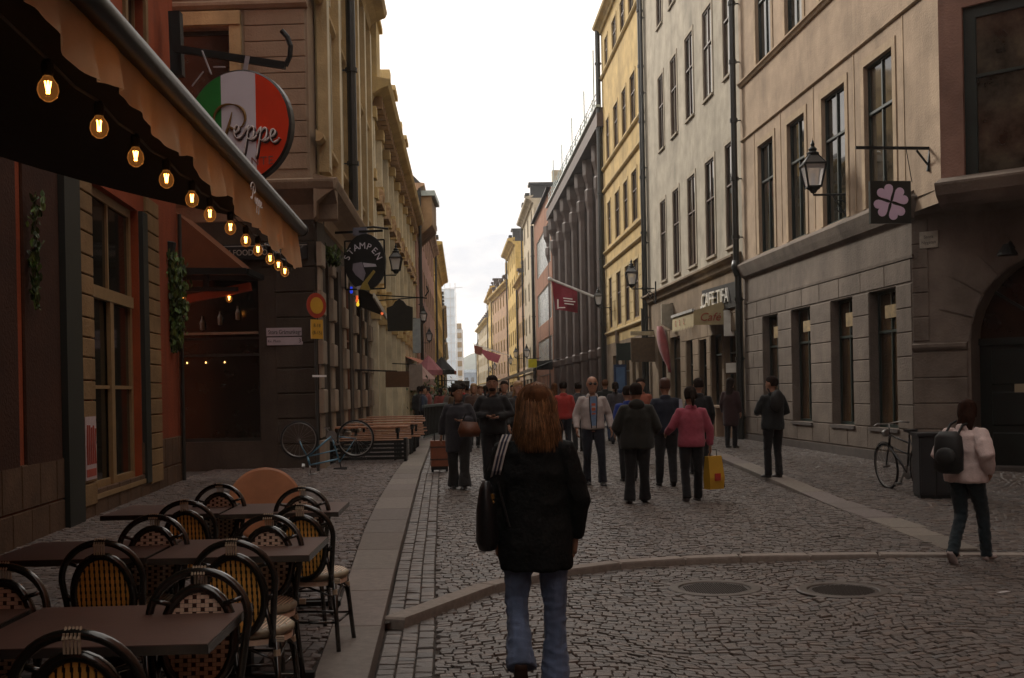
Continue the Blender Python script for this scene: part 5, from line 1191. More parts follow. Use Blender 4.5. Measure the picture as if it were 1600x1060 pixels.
# ------------------------------------------------------------ cafe fittings on the grey building
CB = mat('cafe_black', (.015, .014, .013), rough=.5); 
s0, z0 = B2.px(1098, 488); s1, z1 = B2.px(1148, 458)
cf = thing('cafe_sign', 'black cafe sign with white capital letters over the scalloped awning', 'sign', B2.world(3.0, .0, 4.35), math.atan2(B2.d.y, B2.d.x))
P_ = atY(1098, 491, 35.4); Q_ = atY(1141, 469, 32.9)
d_ = (Q_ - P_); d_.z = 0; nrm = Vector((d_.y, -d_.x, 0)).normalized(); nrm = -nrm if nrm.y > 0 else nrm
Mi = cf.matrix_basis.inverted(); cen = (P_ + Q_) / 2; L_ = d_.length
fm_ = facing(cen, d_, nrm); cen_z = (atY(1098, 472, 35.4).z + atY(1141, 462, 32.9).z) / 2
fm_ = facing((cen.x, cen.y, cen_z), d_, nrm)
MB().box((-L_ / 2 - .05, -.36, -.12), (L_ / 2 + .55, .36, 0)).build('box', CB, cf, M=Mi @ fm_)
text('letters', 'CAFE TIFA', Mi @ fm_ @ T(0, 0, .03), mat('white_cafe_letters', (.62, .60, .55), rough=.5), cf, size=.62, extrude=.03, width=L_ * .98)
ca = thing('cafe_awning', 'small cream awning with a scalloped edge over the cafe door', 'awning', B2.world(3.2, .1, 3.9), math.atan2(B2.d.y, B2.d.x))
CRA = mat('cream_awning', (.42, .34, .19), rough=.8, var=.15); w_ = 1.55
mb = MB(); mb.add([(-w_, .0, .28), (w_, .0, .28), (w_, .95, .0), (-w_, .95, .0)], [(0, 1, 2, 3)])
for k in range(14):
    xa, xb = lerp(-w_, w_, k / 14), lerp(-w_, w_, (k + 1) / 14); mb.add([(xa, .95, 0), (xb, .95, 0), (xb, .96, -.42), ((xa + xb) / 2, .965, -.50), (xa, .96, -.42)], [(0, 1, 2, 3, 4)])
mb.add([(-w_, 0, .28), (-w_, .95, 0), (-w_, .95, -.42), (-w_, 0, -.42)], [(0, 1, 2, 3)]); mb.build('canvas', CRA, ca)
MB().bar((-w_, .96, .02), (w_, .96, .02), .08).bar((-w_, 0, .3), (w_, 0, .3), .08).build('rail', mat('white_rail', (.5, .5, .48), rough=.4), ca)
text('letters', 'Café', T(-w_ - .02, .48, -.2) @ Matrix.Rotation(-math.pi / 2, 4, 'Z') @ Matrix.Rotation(math.pi / 2, 4, 'X'), mat('red_script', (.35, .08, .05)), ca, size=.34, extrude=.004, font_shear=.3)
for k, tx in enumerate(('C', 'S', 'C')): text('letters', tx, T(.9 - k * .6, .985, -.25) @ rt, mat('red_script', (.35, .08, .05)), ca, size=.26, extrude=.004)
sh_ = thing('shield_sign', 'pale shield shaped sign hanging left of the cafe', 'sign', atY(1048, 494, 41.5), math.radians(12)); MB().prism([(-.36, .42), (.36, .46), (.36, -.25), (.0, -.5), (-.36, -.28)], -.04, .04).build('shield', mat('shield_pale', (.42, .38, .30), rough=.5, var=.2, scale=6), sh_); MB().tube([(0, 0, .45), (.9, .2, .5)], .02).build('bracket', IRON, sh_)
# brochures / notices glowing pale in the cafe windows
for px, py, Y, w, h, lb in ((1139, 505, 33.2, .32, .75, 'white framed menu hanging in the cafe window'), (1142, 575, 33.2, .3, .28, 'white notice in the cafe window above the passer by')):
    p = atY(px, py, Y); t = thing('window_notice', lb, 'notice', p, math.atan2(B2.d.y, B2.d.x) + math.radians(55)); MB().box((-w / 2, -.02, -h / 2), (w / 2, 0, h / 2)).build('card', mat('notice_white', (.6, .58, .52)), t); MB().box((-w / 2 - .03, -.03, -h / 2 - .03), (w / 2 + .03, -.021, -h / 2)).box((-w / 2 - .03, -.03, h / 2), (w / 2 + .03, -.021, h / 2 + .03)).build('frame', BRFRAME, t)
fl = thing('folded_flag', 'furled dark red flag leaning from the wall between two facades', 'flag', atY(1030, 512, 43)); 
rings = []
a0, a1 = atY(1031, 510, 43), atY(1047, 582, 42); 
for k in range(9):
    p = a0.lerp(a1, k / 8); w = .06 + .16 * math.sin(math.pi * min(k / 8 + .1, 1)); rings.append([p + Vector((w * math.cos(a) * (1 + .2 * math.sin(3 * a)), w * math.sin(a), 0)) for a in [2 * math.pi * j / 10 for j in range(10)]])
MB().loft(rings).build('cloth', mat('dark_red_cloth', (.20, .03, .03), rough=.8, sheen=.3), fl, smooth=True, M=fl.matrix_basis.inverted()); MB().tube([a0 + Vector((.3, 0, .35)), a1], .02).build('pole', IRON, fl, M=fl.matrix_basis.inverted())
# bench under the cafe window
bp = B2.world(1.4, .35, 0); bn = thing('window_bench', 'narrow wooden bench and shelf under the cafe window', 'bench', (bp.x, bp.y, gz(bp.x, bp.y)), math.atan2(B2.d.y, B2.d.x))
WD = mat('pale_bench_wood', (.32, .22, .15), rough=.6, var=.2); MB().box((-1.1, -.2, .86), (1.2, .15, .92)).build('shelf', WD, bn); 
for x in (-.9, .3, 1.0): MB().box((x - .06, -.15, 0), (x + .06, .1, .86)).build('leg', WD, bn)
# signs of the ochre building shops
for px, py, Y, w, h, lb, c in ((1008, 547, 45.2, 1.15, .95, 'brown hanging shop board under the ochre building', (.10, .065, .035)), (1008, 521, 45.4, 1.2, .16, 'pale narrow shop nameboard over the brown board', (.40, .34, .22)), (970, 529, 55, .55, .8, 'small pale shop sign on the ochre building', (.20, .15, .11)), (977, 550, 50, .8, .75, 'dark green hanging shop sign', (.012, .022, .016))):
    t = thing('shop_sign', lb, 'sign', atY(px, py, Y), .1); MB().box((-w / 2, -.03, -h / 2), (w / 2, .03, h / 2)).build('board', mat('b_' + lb[:12].replace(' ', '_'), c, rough=.6, var=.3, scale=9), t); MB().bar((0, 0, h / 2), (w, .05, h / 2 + .08), .04).build('bracket', IRON, t)
bo = thing('blue_board_sign', 'blue upright pavement sign standing behind the walkers', 'sign', G(968, 640, .1) if False else atY(969, 590, 44), .1); MB().box((-.24, -.05, -1.3), (.24, .05, .5)).build('board', mat('sign_blue', (.012, .03, .085), rough=.5), bo); MB().box((-.17, -.07, -.5), (.17, -.051, .4)).build('panel', mat('sign_blue_pale', (.07, .13, .24)), bo)
# burgundy flag
fp = thing('burgundy_flag', 'burgundy flag with small white text on a slanted white pole', 'flag', atY(938, 467, 62)); fi = fp.matrix_basis.inverted()
A, Bq = atY(938, 468, 62), atY(859, 436, 62)
MB().tube([A, Bq], .07, 8).ell(Bq, (.12, .12, .12), 8, 6).build('pole', mat('white_pole', (.6, .6, .6), rough=.4), fp, M=fi)
a1, a2, a3, a4 = Bq.lerp(A, .03), Bq.lerp(A, .54), atY(903, 489, 62), atY(868, 484, 62)
mb = MB(); n = 14
vv = []
for i in range(n + 1):
    for j in range(n + 1):
        u, v = i / n, j / n; p = a1.lerp(a2, u).lerp(a4.lerp(a3, u), v); vv.append(p + Vector((0, .18 * math.sin(u * 6 + v * 2) * v, 0)))
mb.add(vv, [(i * (n + 1) + j, i * (n + 1) + j + 1, (i + 1) * (n + 1) + j + 1, (i + 1) * (n + 1) + j) for i in range(n) for j in range(n)])
mb.build('cloth', mat('burgundy_cloth', (.20, .018, .035), rough=.8, var=.2), fp, smooth=True, M=fi)
for k, tx in enumerate(('Nobel', 'prismuseet', 'museum')):
    pass
mb = MB(); 
for k in range(3):
    q_ = atY(880 + k, 466 + k * 4.2, 61.7); mb.bar(q_, q_ + Vector((.5 + .12 * (k % 2), 0, -.07)), .05, .05)
q_ = atY(873, 481, 61.7); mb.bar(q_, q_ + Vector((.35, 0, 0)), .1, .05); mb.bar(q_ + Vector((-.04, 0, -.05)), q_ + Vector((-.04, 0, .45)), .07); mb.build('small_print', PW, fp, M=fi)
# pink banners far away
for px, py, Y, lb in ((765, 555, 160, 'long pink banner slanting from the far right facades'), (748, 545, 150, 'dark red flag furthest out over the street')):
    p = atY(px, py, Y); t = thing('banner', lb, 'banner', p, scale=.72); PKB = mat('pink_banner', (.34, .07, .12), rough=.8)
    if px == 765: mb = MB(); mb.prism([(-2.6, 1.6), (2.2, -.1), (1.6, -1.6), (-.4, -.9)], -.05, .05); mb.build('cloth', PKB, t)
    else: MB().prism([(-.9, .7), (.7, .2), (.5, -1.3), (-.7, -.9)], -.05, .05).build('cloth', mat('dark_red_banner', (.2, .05, .03)), t)
    MB().bar((-2.8 if px == 765 else -1, 0, 1.8 if px == 765 else .9), (4.0, 0, -.2 if px == 765 else -.8), .12).build('pole', mat('white_pole', (.6, .6, .6)), t)
# ------------------------------------------------------------ tavern hanging sign
c6 = atY(571, 408, 26.5); q = 26.5 / F
ts = thing('tavern_hanging_sign', 'black tavern sign with arched white letters and a painted trumpet player, in an iron frame', 'sign', c6, math.radians(-10))
def pz(px, py): return ((px - 571) * q, (408 - py) * q)
SB = mat('tavern_sign_black', (.014, .013, .012), rough=.5); n = 26
disc = [pz(571 + 33 * math.cos(2 * math.pi * k / n), 410 + 44 * math.sin(2 * math.pi * k / n)) for k in range(n)]
MB().prism(disc, -.05, .05).build('board', SB, ts)
for k, ch_ in enumerate('STAMPEN'):
    a = math.radians(158 - k * 22.5); px_, py_ = 568 + 27 * math.cos(a), 413 - 28 * math.sin(a); x, z = pz(px_, py_)
    text('letter', ch_, T(x, -.06, z, ry=-(a - math.pi / 2)) @ Matrix.Rotation(math.pi / 2, 4, 'X'), mat('sign_letter_lilac', (.72, .68, .74), rough=.5), ts, size=.21, extrude=.006)
LG1 = mat('painted_grey', (.24, .21, .25), rough=.6); LG2 = mat('painted_white', (.48, .45, .50), rough=.6); YG = mat('painted_yellow', (.34, .25, .05), rough=.6)
MB().prism([pz(552, 412), pz(566, 410), pz(572, 428), pz(568, 440), pz(556, 430), pz(551, 422)], -.062, -.05).build('painted_face', LG1, ts)
MB().prism([pz(568, 411), pz(588, 414), pz(590, 418), pz(570, 418)], -.066, -.05).build('painted_hat_brim', LG2, ts)
MB().prism([pz(567, 443), pz(585, 423), pz(588, 426), pz(575, 443), pz(580, 455), pz(562, 452)], -.07, -.05).build('painted_trumpet', YG, ts)
MB().prism([pz(557, 448), pz(568, 446), pz(570, 451), pz(558, 453)], -.068, -.05).build('painted_hand', LG2, ts)
mb = MB(); F4 = [pz(538, 376), pz(602, 376), pz(602, 452), pz(538, 452)]
for k in range(4): a, b = F4[k], F4[(k + 1) % 4]; mb.bar((a[0], 0, a[1]), (b[0], 0, b[1]), .035)
a, b = pz(495, 362), pz(600, 362); mb.bar((a[0] - .1, 0, a[1]), (b[0], 0, b[1]), .05); mb.build('frame', IRON, ts)
sl_ = thing('sign_spotlight', 'grey spotlight fixed above the tavern sign', 'lamp', atY(563, 362, 26.6)); MB().box((-.16, -.1, -.1), (.16, .1, .08)).build('housing', mat('grey_lamp', (.12, .12, .15), rough=.4), sl_); MB().tube([(0, 0, .08), (.3, 0, .1), (.65, 0, .05)], .025).build('arm', IRON, sl_)
# second dark hanging sign
d6 = atY(625, 497, 33); ds = thing('dark_hanging_sign', 'plain dark square sign with a rounded crest below the lantern', 'sign', d6, math.radians(-6)); w_, h_ = .36, .38
MB().prism([(-w_, -h_), (w_, -h_), (w_ + .02, .3), (.2, .36), (.12, .48), (0, .54), (-.12, .48), (-.2, .36), (-w_ - .02, .3)], -.05, .05).build('board', mat('dark_bronze_board', (.022, .020, .012), rough=.5, var=.3, scale=9), ds)
MB().bar((-1.5, 0, .75), (.8, 0, .55), .035).bar((-.7, 0, .52), (.7, 0, .58), .03).tube([(.75, 0, .6), (.85, 0, .75), (.8, 0, .9)], .02).build('bracket', IRON, ds)
# coloured festoon lamps at the tavern door
for k, (px, py, c, lb) in enumerate(((549, 456, (.02, .05, .6), 'blue coloured bulb at the tavern entrance'), (558, 470, (.8, .12, .03), 'orange red coloured bulb at the tavern entrance'), (559, 476, (.9, .6, .05), 'yellow coloured bulb at the tavern entrance'), (509, 473, (1, .4, .05), 'orange lamp glowing inside the first tavern arch'), (597, 490, (.8, .15, .05), 'red coloured bulb farther along the tavern front'))):
    p = atY(px, py, 28 if px < 590 else 33); mb = MB().ell(p, (.04, .04, .05), 10, 8); mb.lathe([(.03, .05), (.03, .12)], 8, tuple(p)); o = mb.build('coloured_bulb', mat('bulbcol%d' % k, c, emit=c, estr=.8)); tag(o, lb, 'light bulb')
# tavern ivy/dark foliage lamp boxes under the cornice
ivy('dark leafy garland under the tavern cornice beside the sign', [atY(508, 392, 24.6), atY(516, 400, 25), atY(526, 412, 25.4)], .14, 500, .06)
# white slanting awning edge past the tavern
t = thing('small_white_awning', 'small awning with a pale edge past the tavern sign', 'awning', atY(600, 475, 33)); ti = t.matrix_basis.inverted(); a, b = atY(584, 462, 32), atY(604, 496, 33.5)
MB().add([a, b, b + Vector((-1.2, .2, .5)), a + Vector((-.8, .2, .5))], [(0, 1, 2, 3)]).build('canvas', mat('dark_awning', (.03, .03, .025)), t, M=ti); MB().bar(a, b, .05, .14).build('edge', mat('pale_edge', (.5, .47, .4)), t, M=ti)
# ------------------------------------------------------------ bicycles
def bicycle(label, loc, rz, col, lean=.12, scale=1, basket=False, name='bicycle', flip=False):
    t = thing(name, label, 'bicycle', loc, rz, 'parked bicycles', scale); t.rotation_euler = (lean, 0, rz)
    FM = mat('bike_frame_' + str(int(col[2] * 1000)), col, rough=.3, spec=.6, metal=.2); TY = mat('tyre_rubber', (.012, .012, .012), rough=.8); RMt = mat('wheel_rim_metal', (.28, .28, .27), rough=.3, metal=.8); BKp = mat('bike_black', (.012, .012, .012), rough=.5)
    W = .335
    for cx_ in (-.52, .52):
        w = thing('wheel', None, None); w.parent = t; w.location = (cx_, 0, W + .01)
        ring = lambda r: [(r * math.cos(a), 0, r * math.sin(a)) for a in [2 * math.pi * k / 36 for k in range(37)]]
        MB().tube(ring(W), .017, 8, cap=False).build('tyre', TY, w, smooth=True); MB().tube(ring(W - .024), .010, 6, cap=False).build('rim', RMt, w, smooth=True)
        mb = MB()
        for k in range(20): a = 2 * math.pi * k / 20; mb.bar((.02 * math.cos(a + .4), .02 * (-1) ** k, .02 * math.sin(a + .4)), ((W - .03) * math.cos(a), 0, (W - .03) * math.sin(a)), .003)
        mb.tube([(0, -.05, 0), (0, .05, 0)], .02, 8); mb.build('spokes', RMt, w)
    hub, bb, st_, hd, hd2 = (-.52, 0, .345), (-.08, 0, .29), (-.22, 0, .78), (.33, 0, .82), (.37, 0, .66)
    mb = MB(); mb.tube([bb, st_], .016).tube([bb, hd2], .018).tube([(-.20, 0, .72), hd], .015) ; mb.tube([bb, hub], .010).tube([st_, hub], .009); mb.tube([hd, hd2], .02)
    mb.tube([hd2, (.46, .0, .5), (.52, 0, .345)], .013); mb.tube([(-.18, 0, .55), hd2], .012); mb.build('frame', FM, t, smooth=True)
    MB().tube([st_, (-.25, 0, .90)], .012).add([(-.36, -.07, .92), (-.36, .07, .92), (-.1, .02, .91), (-.1, -.02, .91), (-.36, -.05, .87), (-.36, .05, .87), (-.12, .015, .88), (-.12, -.015, .88)], [(0, 3, 2, 1), (4, 5, 6, 7), (0, 1, 5, 4), (1, 2, 6, 5), (2, 3, 7, 6), (3, 0, 4, 7)]).build('saddle', BKp, t)
    MB().tube([hd, (.32, 0, .98)], .012).tube([(.24, -.28, .98), (.33, -.18, 1.0), (.34, 0, .98), (.33, .18, 1.0), (.24, .28, .98)], .012).build('handlebar', RMt, t, smooth=True)
    MB().lathe([(0, -.01), (.10, -.01), (.10, .01), (0, .01)], 20, (-.08, 0, .29), ax='y').bar((-.08, .05, .29), (.02, .07, .14), .02).bar((-.08, -.05, .29), (-.18, -.07, .44), .02).box((-.03, .06, .12), (.06, .15, .145)).box((-.22, -.15, .43), (-.13, -.06, .455)).build('crank', RMt, t)
    for cx_ in (-.52, .52):
        mb = MB(); mb.tube([(cx_ + (W + .03) * math.cos(a), 0, W + .01 + (W + .03) * math.sin(a)) for a in [math.radians(20 + k * 14) for k in range(11)]], (.008), 6); mb.build('mudguard', BKp, t)
    MB().lathe([(0, 0), (.05, .0), (.055, .05), (0, .06)], 12, (.42, 0, .84), ax='x').build('headlight', RMt, t)
    MB().box((-.72, -.06, .72), (-.38, .06, .735)).bar((-.7, 0, .72), (-.52, .05, .36), .01).build('rack', BKp, t)
    if basket: MB().box((.36, -.15, .78), (.62, .15, 1.0)).build('basket', BKp, t)
    return t
p = G(508, 748); b1 = bicycle('pale blue bicycle standing upside down on its saddle and handlebar by the dark tavern corner', (-3.52, 21.6, gz(-3.5, 21.2) + 1.03), math.radians(184), (.10, .24, .34), scale=1.02); b1.rotation_euler = (math.pi + .06, 0, math.radians(184))
p2 = G(1395, 772); b2 = bicycle('dark bicycle with a black bag parked against the stone facade', (p2.x + .28, p2.y + .25, gz(p2.x, p2.y)), math.radians(100), (.02, .02, .021), lean=-.08, scale=1.0)
# grey utility cabinet by the corner
p = G(1474, 781); cb = thing('utility_cabinet', 'dark grey steel utility cabinet standing at the building corner', 'cabinet', (p.x + .12, p.y + .3, gz(p.x, p.y)), math.radians(-8)); CBM = mat('cabinet_grey', (.022, .022, .023), rough=.5, var=.3)
MB().box((-.36, -.2, .05), (.36, .25, .86)).build('body', CBM, cb); MB().box((-.385, -.23, .86), (.385, .28, .90)).build('lid', CBM, cb); MB().box((-.34, -.215, .08), (-.01, -.2, .83)).box((.01, -.215, .08), (.34, -.2, .83)).build('door', CBM, cb); MB().box((-.35, -.19, 0), (.35, .24, .05)).build('base', IRON, cb)
# paper litter
p = G(1568, 928); tag(MB().xf(T(p.x, p.y, p.z + .012, rz=.5)).box((-.06, -.02, 0), (.06, .02, .004)).build('paper_scrap', mat('litter', (.4, .38, .38))), 'small white scrap of paper on the cobbles at right', 'litter')
# ------------------------------------------------------------ beer garden tables
WB = mat('weathered_red_wood', (.36, .17, .09), rough=.6, var=.4, scale=8)
def picnic():
    t = thing('beer_table', 'x', 'table'); 
    for k in range(4): MB().box((-.95, -.33 + k * .17, .72), (.95, -.18 + k * .17, .755)).build('plank', WB, t)
    for x in (-.7, .7): MB().box((x - .03, -.3, .60), (x + .03, .3, .72)).bar((x, -.28, .0), (x, .0, .68), .05).bar((x, .28, 0), (x, .0, .68), .05).build('leg', IRON, t)
    return t
def bench():
    t = thing('beer_bench', 'x', 'bench')
    for k in range(2): MB().box((-.95, -.14 + k * .15, .43), (.95, -.005 + k * .15, .46)).build('plank', WB, t)
    for x in (-.7, .7): MB().bar((x, -.12, 0), (x, -.05, .43), .04).bar((x, .12, 0), (x, .05, .43), .04).build('leg', IRON, t)
    return t
pt, bt = [picnic()], [bench()]; pt0, bt0 = pt[0], bt[0]
rows = [(-3.35, 26.2), (-3.2, 28.3), (-3.3, 30.6), (-3.5, 33.0), (-3.7, 35.6)]; nm = ['nearest', 'second', 'third', 'fourth', 'farthest']
for i, (x, y) in enumerate(rows):
    o = pt.pop() if pt else copy_tree(pt0); o.location = (x, y, gz(x, y)); o.rotation_euler.z = .03; o['label'] = nm[i] + ' reddish plank beer table along the tavern front'; o['group'] = 'beer tables outside the tavern'
    for sg, w in ((-1, 'near'), (1, 'far')):
        o = bt.pop() if bt else copy_tree(bt0); o.location = (x, y + sg * .62, gz(x, y)); o.rotation_euler.z = .03; o['label'] = 'plank bench on the %s side of the %s beer table' % (w, nm[i]); o['group'] = 'benches at the beer tables'
# black slatted crates/barrier below the bicycle wheel and railing by the beer garden
t = thing('black_barrier', 'black slatted barrier at the near end of the beer tables', 'barrier', (-3.1, 24.9, gz(-3, 25)), .03)
for k in range(5): MB().box((-.9, 0, .06 + k * .09), (.75, .03, .12 + k * .09)).build('slat', IRON, t)
MB().box((-.9, .03, 0), (-.84, .5, .52)).box((.7, .03, 0), (.76, .5, .52)).build('leg', IRON, t)
t = thing('terrace_fence', 'dark fence with a top rail round the terrace on the left pavement', 'fence', (-2.6, 37, gz(-3, 36)), math.radians(86))
MB().bar((-2, 0, 1.05), (6, 0, 1.05), .08).bar((-2, 0, .1), (6, 0, .1), .05).build('rail', mat('fence_rail', (.10, .13, .13), rough=.4), t)
for k in range(24): MB().box((-1.9 + k * .34, -.015, .1), (-1.72 + k * .34, .015, 1.02)).build('slat', IRON, t)
# parasols and awnings down the left side
def parasol(label, px, py, Y, c, r=1.5, folded=False):
    p = atY(px, py, Y); gz_ = gz(p.x, p.y); h = p.z - gz_; t = thing('parasol', label, 'parasol', (p.x, p.y, gz_)); MB().tube([(0, 0, 0), (0, 0, h + .3)], .04).build('pole', IRON, t)
    mb = MB(); n = 8; top = (0, 0, h + .35); ring = [(r * math.cos(2 * math.pi * k / n), r * math.sin(2 * math.pi * k / n), h - .35) for k in range(n)]; rb = [(x, y, z - .22) for x, y, z in ring]
    mb.add([top] + ring + rb, [(0, 1 + k, 1 + (k + 1) % n) for k in range(n)] + [(1 + k, 1 + n + k, 1 + n + (k + 1) % n, 1 + (k + 1) % n) for k in range(n)]); mb.build('canopy', mat('parasol_%d' % int(c[0] * 1000), c, rough=.8), t); return t
parasol('pink and white parasol over the left terrace', 669, 567, 52, (.30, .11, .13), .65)
parasol('black parasol beside the pink one', 690, 568, 58, (.02, .02, .02), .65)
parasol('pale parasol lower left of the pink one', 655, 580, 48, (.34, .22, .20), .7)
t = thing('orange_awning', 'orange red awning slanting over the left pavement far down the street', 'awning', atY(690, 575, 62)); ti = t.matrix_basis.inverted(); a, b = atY(663, 570, 55), atY(712, 583, 72)
MB().add([a, b, b + Vector((-1.6, 0, .7)), a + Vector((-1.6, 0, .7))], [(0, 1, 2, 3)]).build('canvas', mat('orange_canvas', (.34, .09, .03), rough=.8), t, M=ti); MB().bar(a, b, .1, .22).build('valance', mat('orange_canvas', (.34, .09, .03)), t, M=ti)
# white awning on the right far
t = thing('dark_market_awning', 'dark awning with a pale edge over the right pavement in the distance', 'awning', atY(790, 605, 90)); ti = t.matrix_basis.inverted(); a, b = atY(832, 577, 62), atY(745, 608, 120)
MB().add([a, b, b + Vector((1.5, 0, .5)), a + Vector((1.8, 0, .7))], [(0, 1, 2, 3)]).build('canvas', mat('dark_canvas', (.02, .024, .022), rough=.8), t, M=ti); MB().bar(a, b, .08, .16).build('edge', mat('pale_edge', (.5, .47, .4)), t, M=ti)
for px, py, Y, w, h, c, lb in ((851, 571, 70, 1.0, .55, (.02, .02, .02), 'black box sign beyond the yellow one'), (832, 568, 66, .5, .5, (.55, .48, .02), 'bright yellow round-cornered sign over the crowd'), (650, 590, 44, .5, 1.0, (.25, .20, .17), 'pale vertical sign on the left facades'), (651, 525, 46, .32, 1.4, (.3, .33, .34), 'narrow grey vertical sign on the pink facade'), (621, 593, 30, .62, .42, (.10, .05, .02), 'brown hanging board low on the ornate facade'), (722, 600, 60, .8, .3, (.05, .04, .03), 'dark small sign over the far crowd')):
    t = thing('projecting_sign', lb, 'sign', atY(px, py, Y)); MB().box((-w / 2, -.05, -h / 2), (w / 2, .05, h / 2)).build('board', mat('sg%d_%d' % (px, py), c, rough=.6, var=.2, scale=6), t); MB().bar((0, 0, h / 2), (w if px > 730 else -w - .5, 0, h / 2 + .06), .04).build('bracket', IRON, t)
# potted shrubs at the terrace
for i, (px, Y, lb) in enumerate(((672, 46, 'dark leafy shrub in a pot behind the terrace fence'), (712, 70, 'dark potted shrub over the far left crowd'), (700, 60, 'bushy pot plant between the fence and the crowd'))):
    p = atY(px, 600, Y); z0 = gz(p.x, Y); t = thing('potted_shrub', lb, 'plant', (p.x, Y, z0)); MB().lathe([(0, 0), (.22, 0), (.3, .45), (0, .45)], 12).build('pot', BRFRAME, t)
    mb = MB(); cnt = 420
    for k in range(cnt):
        a, b, c = R.gauss(0, .38), R.gauss(0, .38), R.gauss(1.25, .42); s = R.uniform(.05, .11); mb.xf(T(a, b, c, rz=R.random() * 6, rx=R.random() * 3)).add([(0, 0, s), (s * .6, 0, 0), (0, 0, -s), (-s * .6, 0, 0)], [(0, 1, 2, 3)]); mb.xf(None)
    me = mb.mesh('leaves', LEAF); a_ = me.attributes.new('tone', 'FLOAT_COLOR', 'POINT'); a_.data.foreach_set('color', [1.0] * 4 * len(me.vertices)); put('leaves', me, t); MB().tube([(0, 0, .4), (0, 0, 1.5)], .03).build('stem', STEM, t)
# ------------------------------------------------------------ people
from mathutils import noise as mnoise
def remesh(mb, voxel, smooth=2, wr=0, wscale=9, mi_name='x', stretch=1, seed=0):
    me = mb.mesh('tmp', []); o = bpy.data.objects.new('tmp', me); SC.collection.objects.link(o)
    m = o.modifiers.new('r', 'REMESH'); m.mode = 'VOXEL'; m.voxel_size = voxel; m.use_smooth_shade = True
    if smooth: q = o.modifiers.new('s', 'SMOOTH'); q.iterations = smooth; q.factor = .6
    bpy.context.view_layer.update(); r = bpy.data.meshes.new_from_object(o.evaluated_get(bpy.context.evaluated_depsgraph_get()))
    bpy.data.objects.remove(o); bpy.data.meshes.remove(me)
    if wr:
        N = [v.normal.copy() for v in r.vertices]
        for v, n in zip(r.vertices, N):
            p = v.co; q = Vector((p.x * wscale, p.y * wscale, p.z * wscale * stretch + seed)); w_ = 1 - abs(mnoise.noise(q)) * 2.2; w2 = mnoise.noise(q * 2.3 + Vector((4, 1, seed)))
            v.co = p + n * wr * (w_ * .7 + w2 * .5)
    return r
def cloth_mat(name, c, **k):
    kw = dict(rough=.85, var=.18, scale=16, bump=.25, bscale=90, spec=.25, sheen=.15); kw.update(k); return mat(name, c, **kw)
SKIN = mat('skin', (.36, .19, .12), rough=.5, var=.12, scale=20, spec=.4); SKIN2 = mat('skin_tanned', (.25, .125, .075), rough=.5, var=.12, scale=20, spec=.4)
EYEW = mat('eye_white', (.55, .52, .5), rough=.2); EYED = mat('eye_dark', (.015, .01, .008), rough=.1); LIPS = mat('lips', (.28, .09, .07), rough=.4)
BLK = cloth_mat('black_cloth', (.012, .012, .013)); BLKS = mat('black_shoe_leather', (.012, .011, .011), rough=.35, var=.2, spec=.5)
J0 = dict(pelvis=(0, 0, .94), chest=(0, .01, 1.28), neck=(0, -.01, 1.46), head=(0, .015, 1.62),
          sh_l=(-.168, -.01, 1.385), el_l=(-.235, -.03, 1.12), wr_l=(-.235, .05, .88), sh_r=(.168, -.01, 1.385), el_r=(.235, -.03, 1.12), wr_r=(.235, .05, .88),
          hip_l=(-.09, 0, .90), kn_l=(-.10, .02, .49), an_l=(-.10, -.02, .09), hip_r=(.09, 0, .90), kn_r=(.10, .02, .49), an_r=(.10, -.02, .09))
def hand(mb, w, e, side, s=1.0, curl=.5):
    w, e = Vector(w), Vector(e); d = (w - e).normalized(); ref = Vector((0, 1, 0)) if abs(d.y) < .8 else Vector((0, 0, 1)); f = (ref - d * ref.dot(d)).normalized(); n = d.cross(f) * side
    # palm hangs from the wrist; fingers curl towards the body
    mb.tube([w - d * .02, w + d * .03, w + d * .085], [(.020 * s, .026 * s), (.015 * s, .038 * s), (.013 * s, .038 * s)], 8) if False else mb.loft([[w + d * t + f * (a * ww) + n * (b * hh) for a, b in ((-1, -1), (0, -1.2), (1, -1), (1.1, 0), (1, 1), (0, 1.2), (-1, 1), (-1.1, 0))] for t, ww, hh in ((-.02, .022 * s, .018 * s), (.02, .030 * s, .014 * s), (.06, .037 * s, .013 * s), (.088, .036 * s, .011 * s))])
    for k, L_ in enumerate((.068, .078, .072, .056)):
        b = w + d * .08 + f * ((1.5 - k) * .019 * s); d1 = (d + n * (-curl * .5)).normalized(); d2 = (d + n * (-curl * 1.6)).normalized()
        mb.tube([b - d * .01, b + d1 * L_ * .5 * s, b + d1 * L_ * .5 * s + d2 * L_ * .3 * s, b + d1 * L_ * .45 * s + d2 * L_ * .55 * s], [.0095 * s, .0090 * s, .008 * s, .0055 * s], 6)
    b = w + d * .02 + f * .028 * s; mb.tube([b - f * .01, b + f * .025 * s + d * .02, b + f * .03 * s + d * .055 - n * .012], [.012 * s, .0105 * s, .007 * s], 6)
